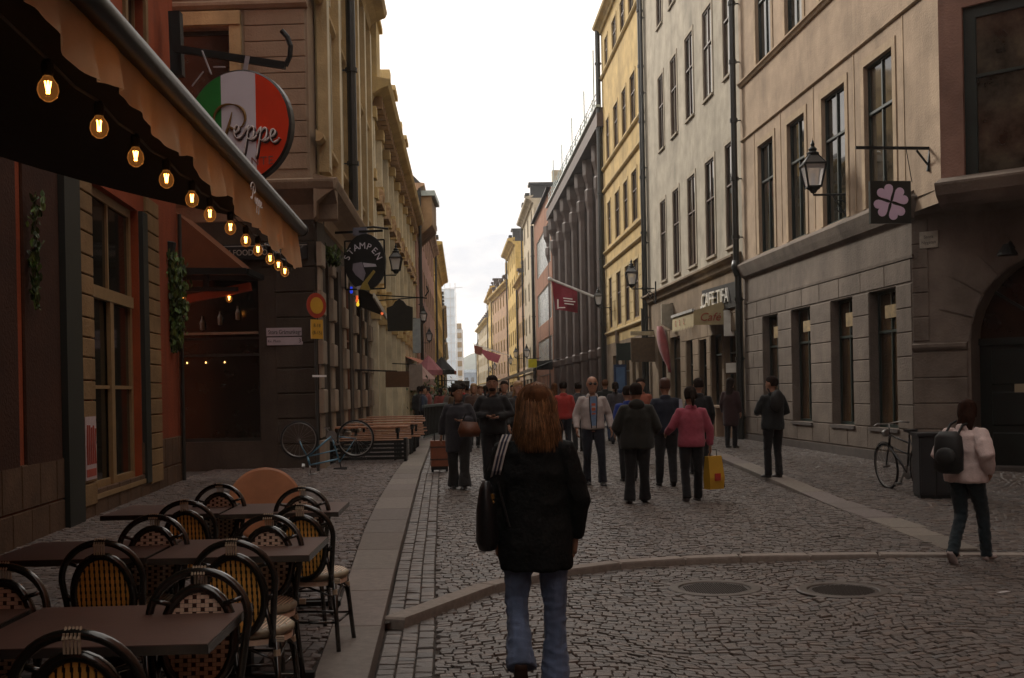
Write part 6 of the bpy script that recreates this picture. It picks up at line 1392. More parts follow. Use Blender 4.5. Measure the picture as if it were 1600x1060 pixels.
def body_tubes(J, k=1.0):
    mb = MB(); g = lambda n_: Vector(J[n_])
    for s in 'lr':
        mb.tube([g('hip_' + s) + Vector((0, 0, .04)), g('hip_' + s).lerp(g('kn_' + s), .4), g('kn_' + s), g('kn_' + s).lerp(g('an_' + s), .35), g('an_' + s)], [.082 * k, .07 * k, .052 * k, .052 * k, .036 * k], 10)
        mb.tube([g('an_' + s) + Vector((0, -.03, -.03)), g('an_' + s) + Vector((0, .12, -.06))], [(.035, .04), (.03, .02)], 8)
        mb.tube([g('sh_' + s), g('sh_' + s).lerp(g('el_' + s), .5), g('el_' + s), g('el_' + s).lerp(g('wr_' + s), .35), g('wr_' + s)], [.05 * k, .045 * k, .036 * k, .037 * k, .024 * k], 10)
    mb.tube([g('pelvis') - Vector((0, 0, .08)), g('pelvis'), g('pelvis').lerp(g('chest'), .4), g('chest'), g('chest').lerp(g('neck'), .65), g('neck')], [(.13, .09), (.15, .10), (.125, .09), (.15, .105), (.12, .075), (.055, .055)], 14)
    mb.tube([g('neck') - Vector((0, 0, .05)), g('head') - Vector((0, .01, .05))], [.056, .052], 10)
    return mb
def head_parts(J, mb, yaw=0, pitch=0, s=1.10):
    c = Vector(J['head']); Rm = Matrix.Translation(c) @ Matrix.Rotation(yaw, 4, 'Z') @ Matrix.Rotation(pitch, 4, 'X')
    t = lambda v: Rm @ Vector((v[0] * s, v[1] * s, v[2] * s))
    rings = []
    prof = [(-.118, .035, .030, .050), (-.105, .05, .045, .035), (-.075, .062, .070, .018), (-.035, .070, .085, .006), (.01, .076, .093, -.002), (.05, .077, .096, -.006), (.085, .065, .080, -.008), (.108, .040, .050, -.010), (.118, .012, .015, -.012)]
    for z, rx, ry, oy in prof: rings.append([t((rx * math.cos(a), oy + ry * math.sin(a), z)) for a in [2 * math.pi * k / 16 for k in range(16)]])
    mb.loft(rings)
    mb.loft([[t((x, y, z)) for x, y, z in r] for r in ([(-.012, .085, .02), (.012, .085, .02), (.0, .094, .022)], [(-.018, .084, -.022), (.018, .084, -.022), (0, .118, -.016)], [(-.010, .082, -.034), (.010, .082, -.034), (0, .098, -.03)])])
    for q in (-1, 1): mb.loft([[t((q * (.074 + dx), -.005 + .022 * math.cos(a), .0 + .032 * math.sin(a))) for a in [2 * math.pi * k / 8 for k in range(8)]] for dx in (-.006, .014)])
    return t
def person(label, pos, rz, h=1.75, J=None, top=None, topm=BLK, hem=.86, tw=1.0, legs=BLK, legw=1.0, hair='short', hairm=None, skin=SKIN, shoem=BLKS, yaw=0, pitch=0, vox=.022, cat='person', group=None, collar=True, hood=False, skirt=False, glasses=False, shirt=None, wr=.006, gender='m', beard=False, hairlen=1.25, belly=0, z0=None, face=True, sleeves=1.0, cuff=.055):
    j = {k: Vector(v) for k, v in J0.items()}
    for k, v in (J or {}).items(): j[k] = Vector(v)
    zz = gz(pos[0], pos[1]) if z0 is None else z0
    root = thing('person', label, cat, (pos[0], pos[1], zz), rz, group, h / 1.745)
    mb = body_tubes(j, .94); t = head_parts(j, mb, yaw, pitch); bm = remesh(mb, min(vox, .014) if face else vox, 1)
    hb = MB(); hand(hb, j['wr_l'], j['el_l'], -1); hand(hb, j['wr_r'], j['el_r'], 1)
    # hands and feet joined into the same continuous mesh data
    v0 = [tuple(v.co) for v in bm.vertices]; f0 = [tuple(p.vertices) for p in bm.polygons]; n0 = len(v0)
    me = bpy.data.meshes.new('body'); me.from_pydata(v0 + hb.v, [], f0 + [tuple(i + n0 for i in f) for f in hb.f]); me.materials.append(skin); me.polygons.foreach_set('use_smooth', [True] * len(me.polygons)); me.update(); put('body', me, root); bpy.data.meshes.remove(bm)
    if face:
        for q in (-1, 1):
            e = MB(); e.ell(t((q * .031, .078, .012)), (.012, .008, .007), 8, 6, 0).ell(t((q * .031, .085, .012)), (.0055, .003, .0055), 8, 6, 1); e.build('eye', [EYEW, EYED], root, smooth=True)
        m_ = MB(); m_.ell(t((0, .083, -.058)), (.024, .006, .006), 10, 6); m_.build('mouth', LIPS, root, smooth=True)
        e = MB()
        for q in (-1, 1): e.bar(t((q * .015, .090, .034)), t((q * .048, .080, .036)), .006, .006)
        e.build('eyebrows', hairm or EYED, root)
    if glasses:
        e = MB()
        for q in (-1, 1): e.ell(t((q * .032, .094, .010)), (.028, .006, .019), 12, 6); e.bar(t((q * .055, .085, .014)), t((q * .078, .0, .012)), .005, .006)
        e.bar(t((-.01, .1, .014)), t((.01, .1, .014)), .005); e.build('sunglasses', mat('dark_lens', (.008, .008, .008), rough=.1, spec=.7), root, smooth=True)
    # trousers / skirt
    g = lambda n_: j[n_]; lw = legw * 1.10; mb = MB()
    if not skirt:
        for s in 'lr':
            a = g('an_' + s); kk = g('kn_' + s); hp = g('hip_' + s)
            mb.tube([hp + Vector((0, 0, .08)), hp, hp.lerp(kk, .5), kk, kk.lerp(a, .5), a + Vector((0, 0, .0)), a + (a - kk).normalized() * .045], [.10 * lw, .104 * lw, .088 * lw, .068 * lw, .064 * lw, cuff * lw, cuff * 1.02 * lw], 12)
        mb.tube([g('pelvis') + Vector((0, 0, -.07)), g('pelvis') + Vector((0, -.008, 0)), g('pelvis') + Vector((0, 0, .12))], [(.165 * lw, .115 * lw), (.17 * lw, .12 * lw), (.15, .105)], 14)
        r_ = remesh(mb, vox * .9, 2, wr, 11, stretch=1.5, seed=h); r_.materials.append(legs); r_.name = 'trousers'; put('trousers', r_, root)
    else:
        mb.tube([g('pelvis') + Vector((0, 0, .1)), g('pelvis'), (0, 0, .6), (0, .0, .38)], [(.15, .11), (.18, .13), (.20, .15), (.21, .17)], 14); r_ = remesh(mb, vox, 2, wr * 1.5, 8, stretch=.4); r_.materials.append(legs); put('skirt', r_, root)
    # shoes
    for s in 'lr':
        a = g('an_' + s); fd = Vector((0, 1, 0)); kk = g('kn_' + s); sh = (a - kk).normalized(); fd = Vector((0, 1, -.0)); tip = a.z - .09
        dirf = Vector((0, 1, 0)) if abs(tip) < .03 else Vector((0, .62, -.78)).normalized() if tip > 0.05 else Vector((0, 1, 0))
        upv = Vector((0, 0, 1)) if dirf.y > .9 else Vector((0, .78, .62)).normalized(); hx = Vector((1, 0, 0)); heel = a - upv * .055 - dirf * .045
        rings = []
        for u_, w_, hh in ((-.0, .028, .07), (.03, .036, .085), (.10, .038, .07), (.17, .046, .045), (.23, .042, .035), (.27, .020, .022)):
            c = heel + dirf * u_; rings.append([c + hx * (w_ * x) + upv * (hh * z - .03) for x, z in ((-1, 0), (-1, .5), (-.6, 1), (.6, 1), (1, .5), (1, 0))])
        m2 = MB().loft(rings); o = m2.build('shoe', shoem, root, smooth=True)
    # top garment
    mb = MB(); P = g('pelvis'); Cc = g('chest'); Nk = g('neck'); y_b = belly
    low = Vector((P.x, P.y, hem)); mb.tube([low, low.lerp(Vector((P.x, P.y, 1.0)), .5), Vector((P.x, P.y + y_b * .5, 1.05)), Cc + Vector((0, -.005, -.02)), Cc.lerp(Nk, .55) + Vector((0, -.01, 0)), Nk + Vector((0, -.005, -.045)), Nk + Vector((0, 0, .0 if not hood else .03))],
        [(.19 * tw, .135 * tw + y_b), (.195 * tw, .14 * tw + y_b), (.18 * tw, .13 * tw + y_b), (.185 * tw, .135 * tw), (.148 * tw, .105 * tw), (.088, .08), (.068, .068)], 18)
    for s in 'lr':
        S, E, Wr = g('sh_' + s), g('el_' + s), g('wr_' + s); inn = Vector((P.x, 0, S.z + .0))
        mb.tube([S.lerp(Nk, .35) + Vector((0, 0, -.02)), S, S.lerp(E, .5), E, E.lerp(Wr, .5), E.lerp(Wr, .93)], [.046 * tw, .064 * tw, .064 * tw * sleeves, .058 * tw * sleeves, .053 * tw * sleeves, .046 * tw * sleeves], 12)
    r_ = remesh(mb, vox, 2, wr * 1.1, 8.5, stretch=.75, seed=h * 3); r_.materials.append(topm); r_.name = top or 'jacket'; put(top or 'jacket', r_, root)
    if collar:
        c = MB(); rg = lambda r1, z, oy: [Nk + Vector((r1 * math.cos(a), oy + r1 * .95 * math.sin(a), z + .012 * math.sin(a) * -1)) for a in [math.pi * (-1.32 + 1.64 * k / 14) for k in range(15)]]
        c.loft([rg(.082, -.05, 0), rg(.074, .015, 0), rg(.088, .0, 0), rg(.098, -.045, 0)], closed=False, cap=False); c.build('collar', topm, root, smooth=True)
    if hood:
        c = MB(); c.ell(Nk + Vector((0, -.075, -.02)), (.12, .075, .085), 14, 8); c.build('hood', topm, root, smooth=True)
    # hair
    if hair != 'bald':
        hm = hairm or mat('dark_hair', (.018, .012, .009), rough=.85, var=.4, scale=30, spec=.12); hbm = MB()
        if hair == 'short':
            rings = []
            for z, rx, ry, oy in ((-.03, .074, .055, -.045), (.01, .084, .074, -.034), (.05, .086, .098, -.012), (.09, .076, .092, -.012), (.118, .052, .062, -.012), (.130, .02, .025, -.012)): rings.append([t((rx * math.cos(a), oy + ry * math.sin(a), z)) for a in [2 * math.pi * k / 16 for k in range(16)]])
            hbm.loft(rings)
        else:
            rings = []; zl = hairlen
            for z, rx, ry, oy in ((-.05, .088, .062, -.045), (.0, .092, .075, -.035), (.05, .090, .098, -.014), (.09, .080, .094, -.012), (.12, .056, .066, -.012), (.134, .02, .025, -.012)): rings.append([t((rx * math.cos(a), oy + ry * math.sin(a), z)) for a in [2 * math.pi * k / 16 for k in range(16)]])
            hbm.loft(rings)
            if hair == 'long':
                hc = j['head']; hbm.tube([t((0, -.05, .04)), t((0, -.065, -.06)), Vector((hc.x, hc.y - .10, lerp(hc.z, zl, .6))), Vector((hc.x, hc.y - .115, zl))], [(.080, .06), (.088, .06), (.095, .045), (.095, .03)], 14)
            if hair == 'tail':
                hbm.ell(t((0, -.12, .03)), (.04, .045, .045), 10, 8); hbm.tube([t((0, -.13, .03)), t((0, -.16, -.06)), t((0, -.145, -.17))], [.032, .036, .014], 8)
            if hair == 'bun': hbm.ell(t((0, -.09, .105)), (.055, .055, .05), 10, 8)
        r_ = remesh(hbm, min(vox, .012), 1, .004, 28, stretch=.4); r_.materials.append(hm); r_.name = 'hair'; put('hair', r_, root)
    if beard: b = MB(); b.ell(t((0, .06, -.075)), (.055, .038, .04), 12, 8); b.build('beard', hairm or EYED, root, smooth=True)
    root['_t'] = 0; del root['_t']
    return root, j
def spot(px, py): return G(px, py)
def hpx(px, top_py, foot_py):
    p = G(px, foot_py); Y = p.y; return p, atY(px, top_py, Y).z - p.z
BROWNH = mat('auburn_hair', (.10, .043, .018), rough=.85, var=.7, scale=22, spec=.12, streak=True); DKH = mat('dark_hair', (.018, .012, .009), rough=.85, var=.4, scale=30, spec=.12); BLH = mat('blond_hair', (.30, .18, .08), rough=.45, var=.4, scale=30)
# --- 1 the woman in the foreground
LEA = mat('black_leather_coat', (.0075, .009, .009), rough=.78, var=.3, scale=6, spec=.2, bump=.4, bscale=45); JEAN = mat('blue_denim', (.11, .155, .26), rough=.85, var=.45, scale=7, bump=.35, bscale=220, sheen=.15, streak=True)
Yw = 6.42; xw = atY(836, 800, Yw).x; zf = -.03
Jw = dict(an_r=(.10, .02, .09), kn_r=(.105, .04, .50), hip_r=(.09, 0, .90), an_l=(-.10, -.17, .205), kn_l=(-.115, .03, .52), hip_l=(-.085, 0, .90), sh_l=(-.165, -.01, 1.385), sh_r=(.165, -.01, 1.385), el_l=(-.245, -.03, 1.10), wr_l=(-.225, .03, .86), el_r=(.255, -.02, 1.10), wr_r=(.235, .06, .86), head=(.02, .02, 1.615))
w1, jw = person('auburn haired woman in a long black jacket and blue jeans walking away in the centre', (xw, Yw), .0, 1.70, Jw, topm=LEA, hem=.695, tw=1.10, legs=JEAN, legw=.90, hair='long', hairm=BROWNH, vox=.0095, hairlen=1.42, wr=.0095, z0=zf, cuff=.082, sleeves=1.0, collar=True, face=True, shoem=mat('brown_boot', (.05, .022, .014), rough=.5))
# strands over the hair cap so the hair reads as hair, each with its own tone
HST = mat('hair_strand', (.19, .092, .038), rough=.5, var=.4, scale=20, spec=.35, attr=True)
hc = jw['head']; st = MB(); tn_ = []
for k in range(2600):
    a = R.uniform(math.pi * .86, math.pi * 2.14); fly = R.random() < .07; rr_ = R.uniform(.99, 1.07) * (1.06 if fly else 1)
    # start near the crown parting, run down round the skull, fall to the shoulders
    x1, y1 = .100 * math.cos(a), .098 * math.sin(a) - .012; L_ = R.uniform(.15, .265) * (1 if abs(math.cos(a)) < .8 else .9); sw = R.gauss(0, .012); pts = []
    for q in range(9):
        u = q / 8
        if u < .42: v = u / .42; ang = v * math.pi / 2; f_ = math.sin(ang) * rr_; z = .010 + .128 * math.cos(ang) * rr_
        else: v = (u - .42) / .58; f_ = rr_ * (.94 + .20 * v * (1 + .35 * math.sin(a * 3 + 1))); z = .010 - L_ * v
        wob = .004 * math.sin(u * 7 + k * 1.3) + (R.gauss(0, .006) * u if fly else 0)
        pts.append((hc.x + x1 * f_ * (1 - .10 * max(0, u - .7)) + wob + sw * u, hc.y + y1 * f_ - .034 * min(1, max(0, u - .3) * 2), hc.z + z + .006))
    n0 = len(st.v); st.tube(pts, [.0008, .0015, .0018, .0018, .0018, .0017, .0015, .0012, .0005], 3, cap=False); tv = R.choice((.45, .7, .9, 1.1, 1.5, 2.1)) * R.uniform(.8, 1.2); tn_ += [tv, tv * R.uniform(.92, 1.02), tv * .95, 1] * (len(st.v) - n0)
hme = st.mesh('hair_strands', HST, True); a_ = hme.attributes.new('tone', 'FLOAT_COLOR', 'POINT'); a_.data.foreach_set('color', tn_); o = put('hair_strands', hme, w1); o['kind'] = 'stuff'
# seams, vent and pocket welts of her jacket
sm = MB()
# tote bag and striped strap
bag = thing('shoulder_bag', 'black tote bag with a navy striped strap and gold ring on her left shoulder', 'bag', (xw - .27, Yw - .06, zf + 1.02)); bi_ = bag.matrix_basis.inverted()
BLB = mat('bag_black', (.010, .010, .011), rough=.45, var=.3, bump=.2, bscale=30); SN = mat('strap_navy', (.012, .016, .04), rough=.7); SWh = mat('strap_white', (.40, .37, .35), rough=.7)
mb = MB(); rings = []
for z, a, b in ((-.22, .05, .13), (-.18, .065, .16), (0, .06, .165), (.12, .04, .15), (.16, .02, .12)): rings.append([(a * math.cos(t_), b * math.sin(t_) + .02, z) for t_ in [2 * math.pi * k / 16 for k in range(16)]])
mb.loft(rings); mb.build('bag_body', BLB, bag, smooth=True)
sx = xw - .155; stp = lambda dx, y, z: Vector((sx + dx, Yw + y, zf + z))
path = [(-.10, .02, 1.12), (-.075, -.05, 1.16), (-.055, -.105, 1.24), (-.035, -.108, 1.32), (-.012, -.088, 1.395), (.006, -.045, 1.435), (.004, .02, 1.43), (-.01, .08, 1.36), (-.045, .10, 1.25), (-.09, .06, 1.14)]
for off, mt_, w_ in ((-.021, SWh, .009), (-.0105, SN, .0095), (.0, SWh, .006), (.0105, SN, .0095), (.021, SWh, .009)):
    m2 = MB(); 
    for a, b in zip(path, path[1:]): m2.bar(stp(a[0] + off, a[1], a[2] * 1.0), stp(b[0] + off, b[1], b[2] * 1.0), w_ * 1.15, .004, up=(0, 1, .2))
    m2.build('strap_stripe', mt_, bag, M=bi_)
GO = mat('gold_buckle', (.55, .30, .09), rough=.25, metal=.8)
MB().tube([stp(-.085, -.135, 1.10), stp(-.075, -.145, 1.07), stp(-.09, -.15, 1.03), stp(-.105, -.145, 1.06), stp(-.095, -.14, 1.09)], .006, 6).box(stp(-.10, -.16, 1.085), stp(-.07, -.14, 1.115)).build('buckle', GO, bag, M=bi_)
MB().tube([stp(-.05, -.12, 1.18), stp(-.02, -.13, 1.05), stp(.01, -.14, .93)], [.006, .007, .006], 6).build('long_strap', BLB, bag, M=bi_)
# --- 2 man in the light fleece jacket
FLE = cloth_mat('beige_fleece', (.42, .37, .35)); NAVT = cloth_mat('dark_navy_trousers', (.014, .016, .024))
p, hh = hpx(928, 589, 758)
_, j2 = person('bald man in a pale grey zip jacket, blue T-shirt and sunglasses walking towards us', p, math.pi + .05, hh, dict(an_l=(-.13, .10, .09), kn_l=(-.12, .1, .50), an_r=(.10, -.10, .09), el_l=(-.27, -.05, 1.13), wr_l=(-.29, .06, .90), el_r=(.27, -.03, 1.13), wr_r=(.27, .10, .90)), topm=FLE, hem=.90, tw=1.02, legs=NAVT, legw=.88, hair='bald', glasses=True, vox=.016, cuff=.075)
BTS = cloth_mat('light_blue_tshirt', (.16, .24, .38)); 
mb = MB(); mb.prism([(-.035, .96), (.03, .96), (.055, 1.25), (.05, 1.43), (-.05, 1.43), (-.055, 1.25)], .128, .142); mb.build('tshirt_front', BTS, _); 
m2 = MB(); m2.tube([(-.04, .14, .92), (-.055, .145, 1.2), (-.06, .125, 1.43)], .009, 5).tube([(.035, .14, .92), (.06, .145, 1.2), (.06, .125, 1.43)], .009, 5); m2.build('zip_edge', BLK, _)
[MB().box((-.032, .142, a_), (.032, .146, b_)).build('print_line', mat('orange_print', (.45, .12, .06)), _) for a_, b_ in ((1.28, 1.32), (1.20, 1.25), (1.14, 1.165))]
# --- 3 woman with suitcase
DGR = cloth_mat('dark_grey_cardigan', (.028, .028, .034)); 
p, hh = hpx(718, 603, 764)
person('woman in a loose dark grey cardigan looking aside, pulling a brown suitcase', p, math.pi - .15, hh, dict(an_l=(-.12, .14, .10), kn_l=(-.12, .12, .5), an_r=(.10, -.05, .09), el_r=(.27, -.02, 1.14), wr_r=(.30, -.02, .90), el_l=(-.27, .02, 1.16), wr_l=(-.10, .2, 1.16)), topm=DGR, hem=.62, tw=1.18, legs=cloth_mat('patterned_trousers', (.022, .022, .022)), legw=1.15, hair='bun', hairm=DKH, yaw=.75, skin=SKIN2, vox=.018, cuff=.09)
sc_ = G(687, 738); 
BRS = mat('brown_leather_case', (.20, .065, .03), rough=.5, var=.25, scale=10); t = thing('suitcase', 'brown upright suitcase beside the woman in the grey cardigan', 'suitcase', (sc_.x, sc_.y, sc_.z), .15)
MB().box((-.17, -.11, .12), (.17, .11, .62)).build('case_body', BRS, t); MB().box((-.175, -.115, .24), (.175, .115, .27)).box((-.175, -.115, .48), (.175, .115, .51)).build('case_band', mat('case_band_dark', (.06, .03, .02)), t); MB().tube([(-.09, .0, .62), (-.09, 0, .84), (.09, 0, .84), (.09, 0, .62)], .012, 6).build('handle', IRON, t)
for q in (-1, 1): MB().lathe([(0, -.02), (.05, -.02), (.05, .02), (0, .02)], 12, (q * .14, 0, .055), ax='x').build('wheel', IRON, t)
MB().box((-.16, -.1, .05), (.16, .1, .12)).build('base', IRON, t)
hb_ = atY(733, 668, p.y - .35); t = thing('brown_handbag', 'brown slouchy handbag held in front of the woman in grey', 'bag', hb_, .1); MB().loft([[(-.15, -.06, -.15), (.15, -.06, -.15), (.15, .06, -.15), (-.15, .06, -.15)], [(-.18, -.08, -.05), (.18, -.08, -.06), (.18, .08, -.06), (-.18, .08, -.05)], [(-.13, -.03, .10), (.13, -.03, .08), (.13, .03, .08), (-.13, .03, .10)]]).build('bag_body', mat('brown_bag', (.10, .035, .015), rough=.5, var=.3, bump=.3), t, smooth=True); MB().tube([(-.12, 0, .05), (-.05, 0, .22), (.05, 0, .22), (.12, 0, .05)], .012, 6).build('handle', IRON, t)
# --- 4 man in black holding his hands together
p, hh = hpx(772, 588, 761)
person('dark haired bearded man in black with his hands joined in front', p, math.pi, hh, dict(el_l=(-.30, .0, 1.14), wr_l=(-.07, .22, 1.10), el_r=(.30, .0, 1.14), wr_r=(.07, .22, 1.12)), topm=BLK, hem=.84, tw=1.16, legs=BLK, hair='short', hairm=DKH, skin=SKIN2, beard=True, vox=.018, belly=.02, top='sweater')
# --- 5 bulky black jacket, back
p, hh = hpx(997, 600, 787); GRN = cloth_mat('olive_black_jacket', (.018, .018, .014))
person('man in a bulky black jacket with a pale collar walking away', p, -.05, hh, dict(an_l=(-.12, -.02, .09), an_r=(.11, .12, .09), el_l=(-.30, -.02, 1.10), wr_l=(-.22, .16, 1.0), el_r=(.30, -.02, 1.10), wr_r=(.22, .16, 1.0)), topm=GRN, hem=.80, tw=1.30, legs=BLK, legw=1.0, hair='short', hairm=DKH, vox=.018, hood=True, shoem=mat('dark_trainers', (.05, .045, .045), rough=.5), cuff=.08, face=False)
MB_ = G(997, 787)
# --- 6 woman in pink
PNK = cloth_mat('pink_fleece', (.33, .068, .10), var=.2); p, hh = hpx(1082, 606, 784)
person('woman in a pink fleece walking away with a yellow carrier bag', p, .05, hh, dict(an_l=(-.10, -.08, .10), an_r=(.12, .14, .09), el_l=(-.30, .0, 1.14), wr_l=(-.34, .20, 1.05), el_r=(.29, -.0, 1.10), wr_r=(.30, .04, .84)), topm=PNK, hem=.84, tw=1.10, legs=BLK, legw=.95, hair='tail', hairm=DKH, vox=.017, pitch=-.2, face=False, shoem=mat('grey_trainers', (.10, .09, .09), rough=.6), cuff=.065, top='fleece')
q_ = atY(1115, 735, p.y + .05); t = thing('yellow_carrier_bag', 'yellow paper carrier bag with a red print in the pink woman\'s hand', 'bag', (q_.x, q_.y, q_.z), .5)
YB = mat('yellow_bag', (.50, .28, .025), rough=.5, var=.12); mb = MB(); mb.loft([[(-.12, -.07, -.26), (.12, -.07, -.26), (.12, .07, -.26), (-.12, .07, -.26)], [(-.13, -.08, -.1), (.13, -.08, -.1), (.13, .07, -.1), (-.13, .07, -.1)], [(-.12, -.04, .2), (.12, -.03, .2), (.12, .03, .2), (-.12, .04, .2)]]); mb.build('paper_bag', YB, t)
MB().box((-.05, -.095, -.14), (.05, -.085, -.04)).build('red_print', mat('red_print', (.4, .03, .02)), t); MB().tube([(-.06, 0, .19), (-.05, 0, .29), (.05, 0, .29), (.06, 0, .19)], .006, 5).build('handle', IRON, t); MB().add([(.135, -.075, -.24), (.135, .07, -.24), (.13, .035, .18), (.13, -.03, .18)], [(0, 1, 2, 3)]).build('dark_side', BLK, t)
# --- 7 man between them
p, hh = hpx(1042, 592, 760)
person('reddish haired man in a dark jacket between the black jacket and the pink fleece', p, .0, hh, dict(an_l=(-.10, .12, .09), an_r=(.10, -.10, .10)), topm=cloth_mat('dark_blue_jacket', (.014, .018, .03)), hem=.86, tw=1.12, legs=BLK, hair='short', hairm=mat('reddish_hair', (.07, .03, .018), rough=.5), vox=.02, face=False)
t = thing('white_bag_strap', 'white bag edge on the right shoulder of the dark jacketed man', 'bag', (p.x + .20, p.y - .05, p.z + 1.28)); MB().loft([[(0, -.1, -.2), (.08, -.1, -.2), (.1, .05, -.2)], [(0, -.08, .12), (.05, -.08, .12), (.05, .0, .12)]]).build('bag_panel', mat('pale_bag', (.35, .36, .42)), t)
# --- 9 blue jacket person, mostly hidden
p = G(983, 752); hh = atY(985, 604, p.y).z - p.z
person('person in a bright blue jacket mostly hidden behind the bulky black jacket', p, .1, hh, {}, topm=cloth_mat('bright_blue_jacket', (.015, .035, .19)), tw=1.22, hair='short', hairm=DKH, vox=.024, face=False)
# --- 8 tall man in dark at the cafe
p = G(1094, 742); hh = atY(1091, 592, p.y).z - p.z
person('tall man in a dark coat walking beside the cafe behind the pink fleece', p, .05, hh, dict(an_l=(-.1, .1, .09), an_r=(.1, -.1, .1)), topm=BLK, tw=1.1, hem=.8, hair='short', hairm=DKH, vox=.024, face=False)
# person at cafe window
p = G(1143, 700); hh = 1.68
person('person in a dark red coat looking into the cafe window', p, -.6, hh, {}, topm=cloth_mat('maroon_coat', (.035, .016, .016)), tw=1.1, hem=.55, hair='long', hairm=DKH, vox=.026, face=False)
# --- 10 man in black at right
p, hh = hpx(1209, 589, 747)
person('man in black with a small backpack standing by the beige facade', p, .35, hh, dict(an_l=(-.08, .04, .09), an_r=(.10, -.02, .09), el_l=(-.27, .06, 1.15), wr_l=(-.16, .24, 1.12), el_r=(.30, .02, 1.14), wr_r=(.20, .2, 1.08)), topm=cloth_mat('black_jacket_b', (.016, .018, .018)), hem=.84, tw=1.12, legs=BLK, legw=.9, hair='short', hairm=DKH, yaw=.5, vox=.018, cuff=.065)
t = thing('small_black_backpack', 'small black backpack on the man by the beige facade', 'backpack', (p.x + .04, p.y - .18, p.z + 1.28), .35); MB().ell((0, 0, 0), (.13, .07, .18), 14, 10).build('pack_body', mat('pack_black', (.02, .022, .022), rough=.6), t, smooth=True); MB().tube([(-.08, .06, .12), (-.1, .12, .2)], .012).tube([(.08, .06, .12), (.1, .12, .2)], .012).build('shoulder_strap', IRON, t)
# --- 11 right woman in white sweater
p, hh = hpx(1512, 627, 878); WSW = cloth_mat('cream_knit_sweater', (.62, .50, .47), var=.15, bscale=60)
person('long haired woman in a white sweater with a black backpack walking at the right edge', p, -.80, hh * 1.01, dict(an_l=(-.05, -.24, .14), kn_l=(-.07, .02, .50), an_r=(.10, .24, .09), kn_r=(.10, .17, .51), el_l=(-.27, -.06, 1.15), wr_l=(-.22, .14, 1.05), el_r=(.28, -.12, 1.16), wr_r=(.24, .02, .97), head=(0, .06, 1.60)), topm=WSW, hem=.86, tw=1.22, legs=cloth_mat('dark_teal_jeans', (.016, .028, .034)), legw=.88, hair='long', hairm=mat('dark_brown_hair', (.03, .013, .008), rough=.85, var=.5, scale=30, streak=True, spec=.12), hairlen=1.30, yaw=.35, pitch=-.22, vox=.013, wr=.010, shoem=mat('white_trainers', (.45, .38, .36), rough=.5), cuff=.06, sleeves=1.18, top='sweater')
t = thing('black_backpack', 'large black backpack slung on the woman in the white sweater', 'backpack', (p.x - .20, p.y - .12, p.z + 1.02), -.7, scale=.86); 
mb = MB(); rings = []
for z, a, b in ((-.24, .10, .05), (-.20, .15, .08), (0, .155, .10), (.14, .14, .09), (.20, .09, .05)): rings.append([(a * math.cos(t_), b * math.sin(t_), z) for t_ in [2 * math.pi * k / 16 for k in range(16)]])
mb.loft(rings); mb.build('pack_body', mat('pack_black', (.012, .013, .013), rough=.6), t, smooth=True); MB().ell((0, -.09, -.06), (.11, .04, .10), 12, 8).build('front_pocket', mat('pack_black', (.012, .013, .013)), t, smooth=True); MB().tube([(-.06, .06, .15), (-.03, .16, .27), (.0, .24, .30)], .014).tube([(.07, .06, .15), (.10, .14, .26), (.14, .20, .28)], .014).build('shoulder_strap', IRON, t); MB().tube([(-.13, 0, -.2), (-.14, .02, -.5)], .008).build('dangling_strap', IRON, t)
# --- person half hidden left of the foreground hair
p = G(812, 735); person('fair haired person half hidden behind the woman in the centre', p, math.pi + .4, atY(805, 597, p.y).z - p.z, {}, topm=cloth_mat('grey_black_top', (.03, .03, .03)), hair='long', hairm=BLH, vox=.022, hairlen=1.35)
# --- mid distance walkers: (px, foot, head, facing, colour, hair, label)
mids = [(882, 712, 597, 0, (.33, .035, .03), 'short', 'person in a bright red top walking away near the columns'),
        (905, 706, 598, 0, (.06, .06, .065), 'short', 'person in dark grey left of the bald man, near the columns'),
        (947, 690, 594, 0, (.015, .017, .015), 'short', 'figure in black beside the columned building'),
        (963, 694, 598, 0, (.05, .045, .05), 'tail', 'figure in charcoal in front of the blue board sign'),
        (1003, 724, 592, math.pi, (.25, .08, .05), 'short', 'person with an orange scarf facing us behind the bulky jacket'),
        (868, 690, 600, 0, (.03, .03, .035), 'long', 'long haired walker in black left of the red top'),
        (790, 712, 596, math.pi, (.04, .035, .03), 'short', 'man behind the dark bearded man'),
        (742, 700, 600, math.pi, (.07, .04, .03), 'long', 'woman in brown in the crowd behind the suitcase woman'),
        (752, 690, 604, math.pi, (.02, .02, .022), 'short', 'dark coated person in the crowd at centre left'),
        (730, 690, 602, 0, (.12, .03, .025), 'short', 'person in a rust jacket walking away in the crowd')]
bases = []
for i, (px, fy, hy, rz, c, hr, lb) in enumerate(mids):
    p, hh = hpx(px, hy, fy); o, _j = person(lb, p, rz + R.uniform(-.15, .15), hh, dict(an_l=(-.1, .12 * (-1) ** i, .09), an_r=(.1, -.12 * (-1) ** i, .10)), topm=cloth_mat('walker_%d' % i, c), tw=1.1, legs=cloth_mat('walker_legs_%d' % (i % 3), ((.012, .014, .02), (.02, .02, .02), (.04, .06, .11))[i % 3]), hair=hr, hairm=(DKH, BLH if hr == 'long' else DKH, BROWNH)[i % 3], vox=.026, face=rz != 0, group='walkers in the middle distance')
    bases.append(o)
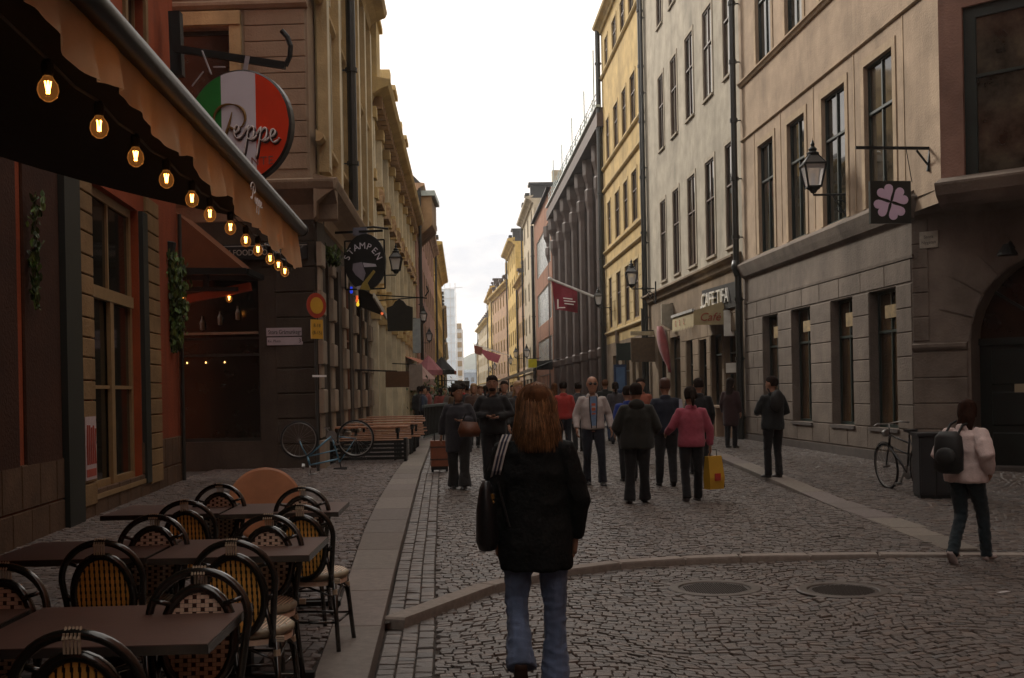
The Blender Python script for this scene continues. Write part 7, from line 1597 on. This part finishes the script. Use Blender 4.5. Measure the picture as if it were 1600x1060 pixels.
# far crowd: copies with their own colours
cols = [(.02, .02, .022), (.05, .035, .03), (.12, .10, .09), (.03, .04, .07), (.2, .05, .04), (.25, .22, .2), (.015, .03, .02), (.1, .06, .03), (.3, .27, .26), (.06, .02, .04)]
names = ['black', 'brown', 'stone grey', 'navy', 'brick red', 'beige', 'dark green', 'rust brown', 'off white', 'plum']
CM = [cloth_mat('crowd_' + n_.replace(' ', '_'), c) for n_, c in zip(names, cols)]
spots_ = [(723, 34), (712, 38), (734, 40), (760, 36), (748, 46), (718, 48), (704, 42), (740, 55), (772, 44), (783, 52), (757, 60), (729, 66), (715, 62), (800, 58), (822, 48), (846, 52), (855, 60), (838, 66), (770, 70), (746, 78), (733, 84), (790, 74), (812, 80), (756, 95), (740, 105), (768, 112), (727, 96), (830, 90), (851, 84), (722, 120), (750, 125), (780, 100), (696, 52), (688, 44), (735, 135), (760, 140), (744, 150), (802, 120)]
where = lambda px, Y: 'far down the street, ' + ('hugging the left terrace' if px < 710 else 'left of the vista' if px < 738 else 'in line with the hill' if px < 765 else 'below the golden facades' if px < 800 else 'under the dark market awning' if px < 835 else 'close to the brick building')
for i, (px, Y) in enumerate(spots_):
    x = (px - 800) / F * Y; z = gz(x, Y); b = bases[i % len(bases)]; o = copy_tree(b); o.location = (x, Y, z); o.rotation_euler.z = (math.pi if i % 3 else 0) + R.uniform(-.4, .4); s = R.uniform(.92, 1.03); o.scale = (s,) * 3; k = (i * 7 + i // 10) % 10
    o['label'] = '%s in a %s coat %s' % (('pedestrian', 'walker', 'shopper', 'visitor')[i // 10], names[k], where(px, Y)); o['group'] = 'distant crowd'
    for c in SC.objects:
        if c.parent is o and c.name.split('.')[0] == 'jacket': c.material_slots[0].link = 'OBJECT'; c.material_slots[0].material = CM[k]
# terrace guests at left
for i, (px, Y, c) in enumerate(((655, 40.5, 0), (668, 43, 4), (676, 47, 8), (684, 50, 1), (661, 38.6, 3))):
    x = (px - 800) / F * Y; o = copy_tree(bases[(i * 3 + 1) % len(bases)]); o.location = (x, Y, gz(x, Y)); o.rotation_euler.z = 1.2 * i; o.scale = (.97,) * 3; o['label'] = ['guest in black at the terrace fence', 'guest in brick red behind the fence', 'guest in off white under the parasol', 'guest in brown near the pot plants', 'guest in navy at the near end of the terrace'][i]; o['group'] = 'guests on the left terrace'
    for q in SC.objects:
        if q.parent is o and q.name.split('.')[0] == 'jacket': q.material_slots[0].link = 'OBJECT'; q.material_slots[0].material = CM[c]
# ------------------------------------------------------------ air
hz = MB().box((-320, -30, -1.2), (320, 1300, 52)).build('haze', bpy.data.materials.new('haze_air')); hm_ = hz.data.materials[0]; hm_.use_nodes = True; q = hm_.node_tree; q.nodes.clear(); o_ = q.nodes.new('ShaderNodeOutputMaterial'); v = q.nodes.new('ShaderNodeVolumePrincipled')
v.inputs['Color'].default_value = (.93, .96, 1, 1); v.inputs['Density'].default_value = .0004; v.inputs['Anisotropy'].default_value = .3; q.links.new(v.outputs[0], o_.inputs['Volume']); hz['kind'] = 'stuff'; hz['label'] = 'thin pale haze filling the street'
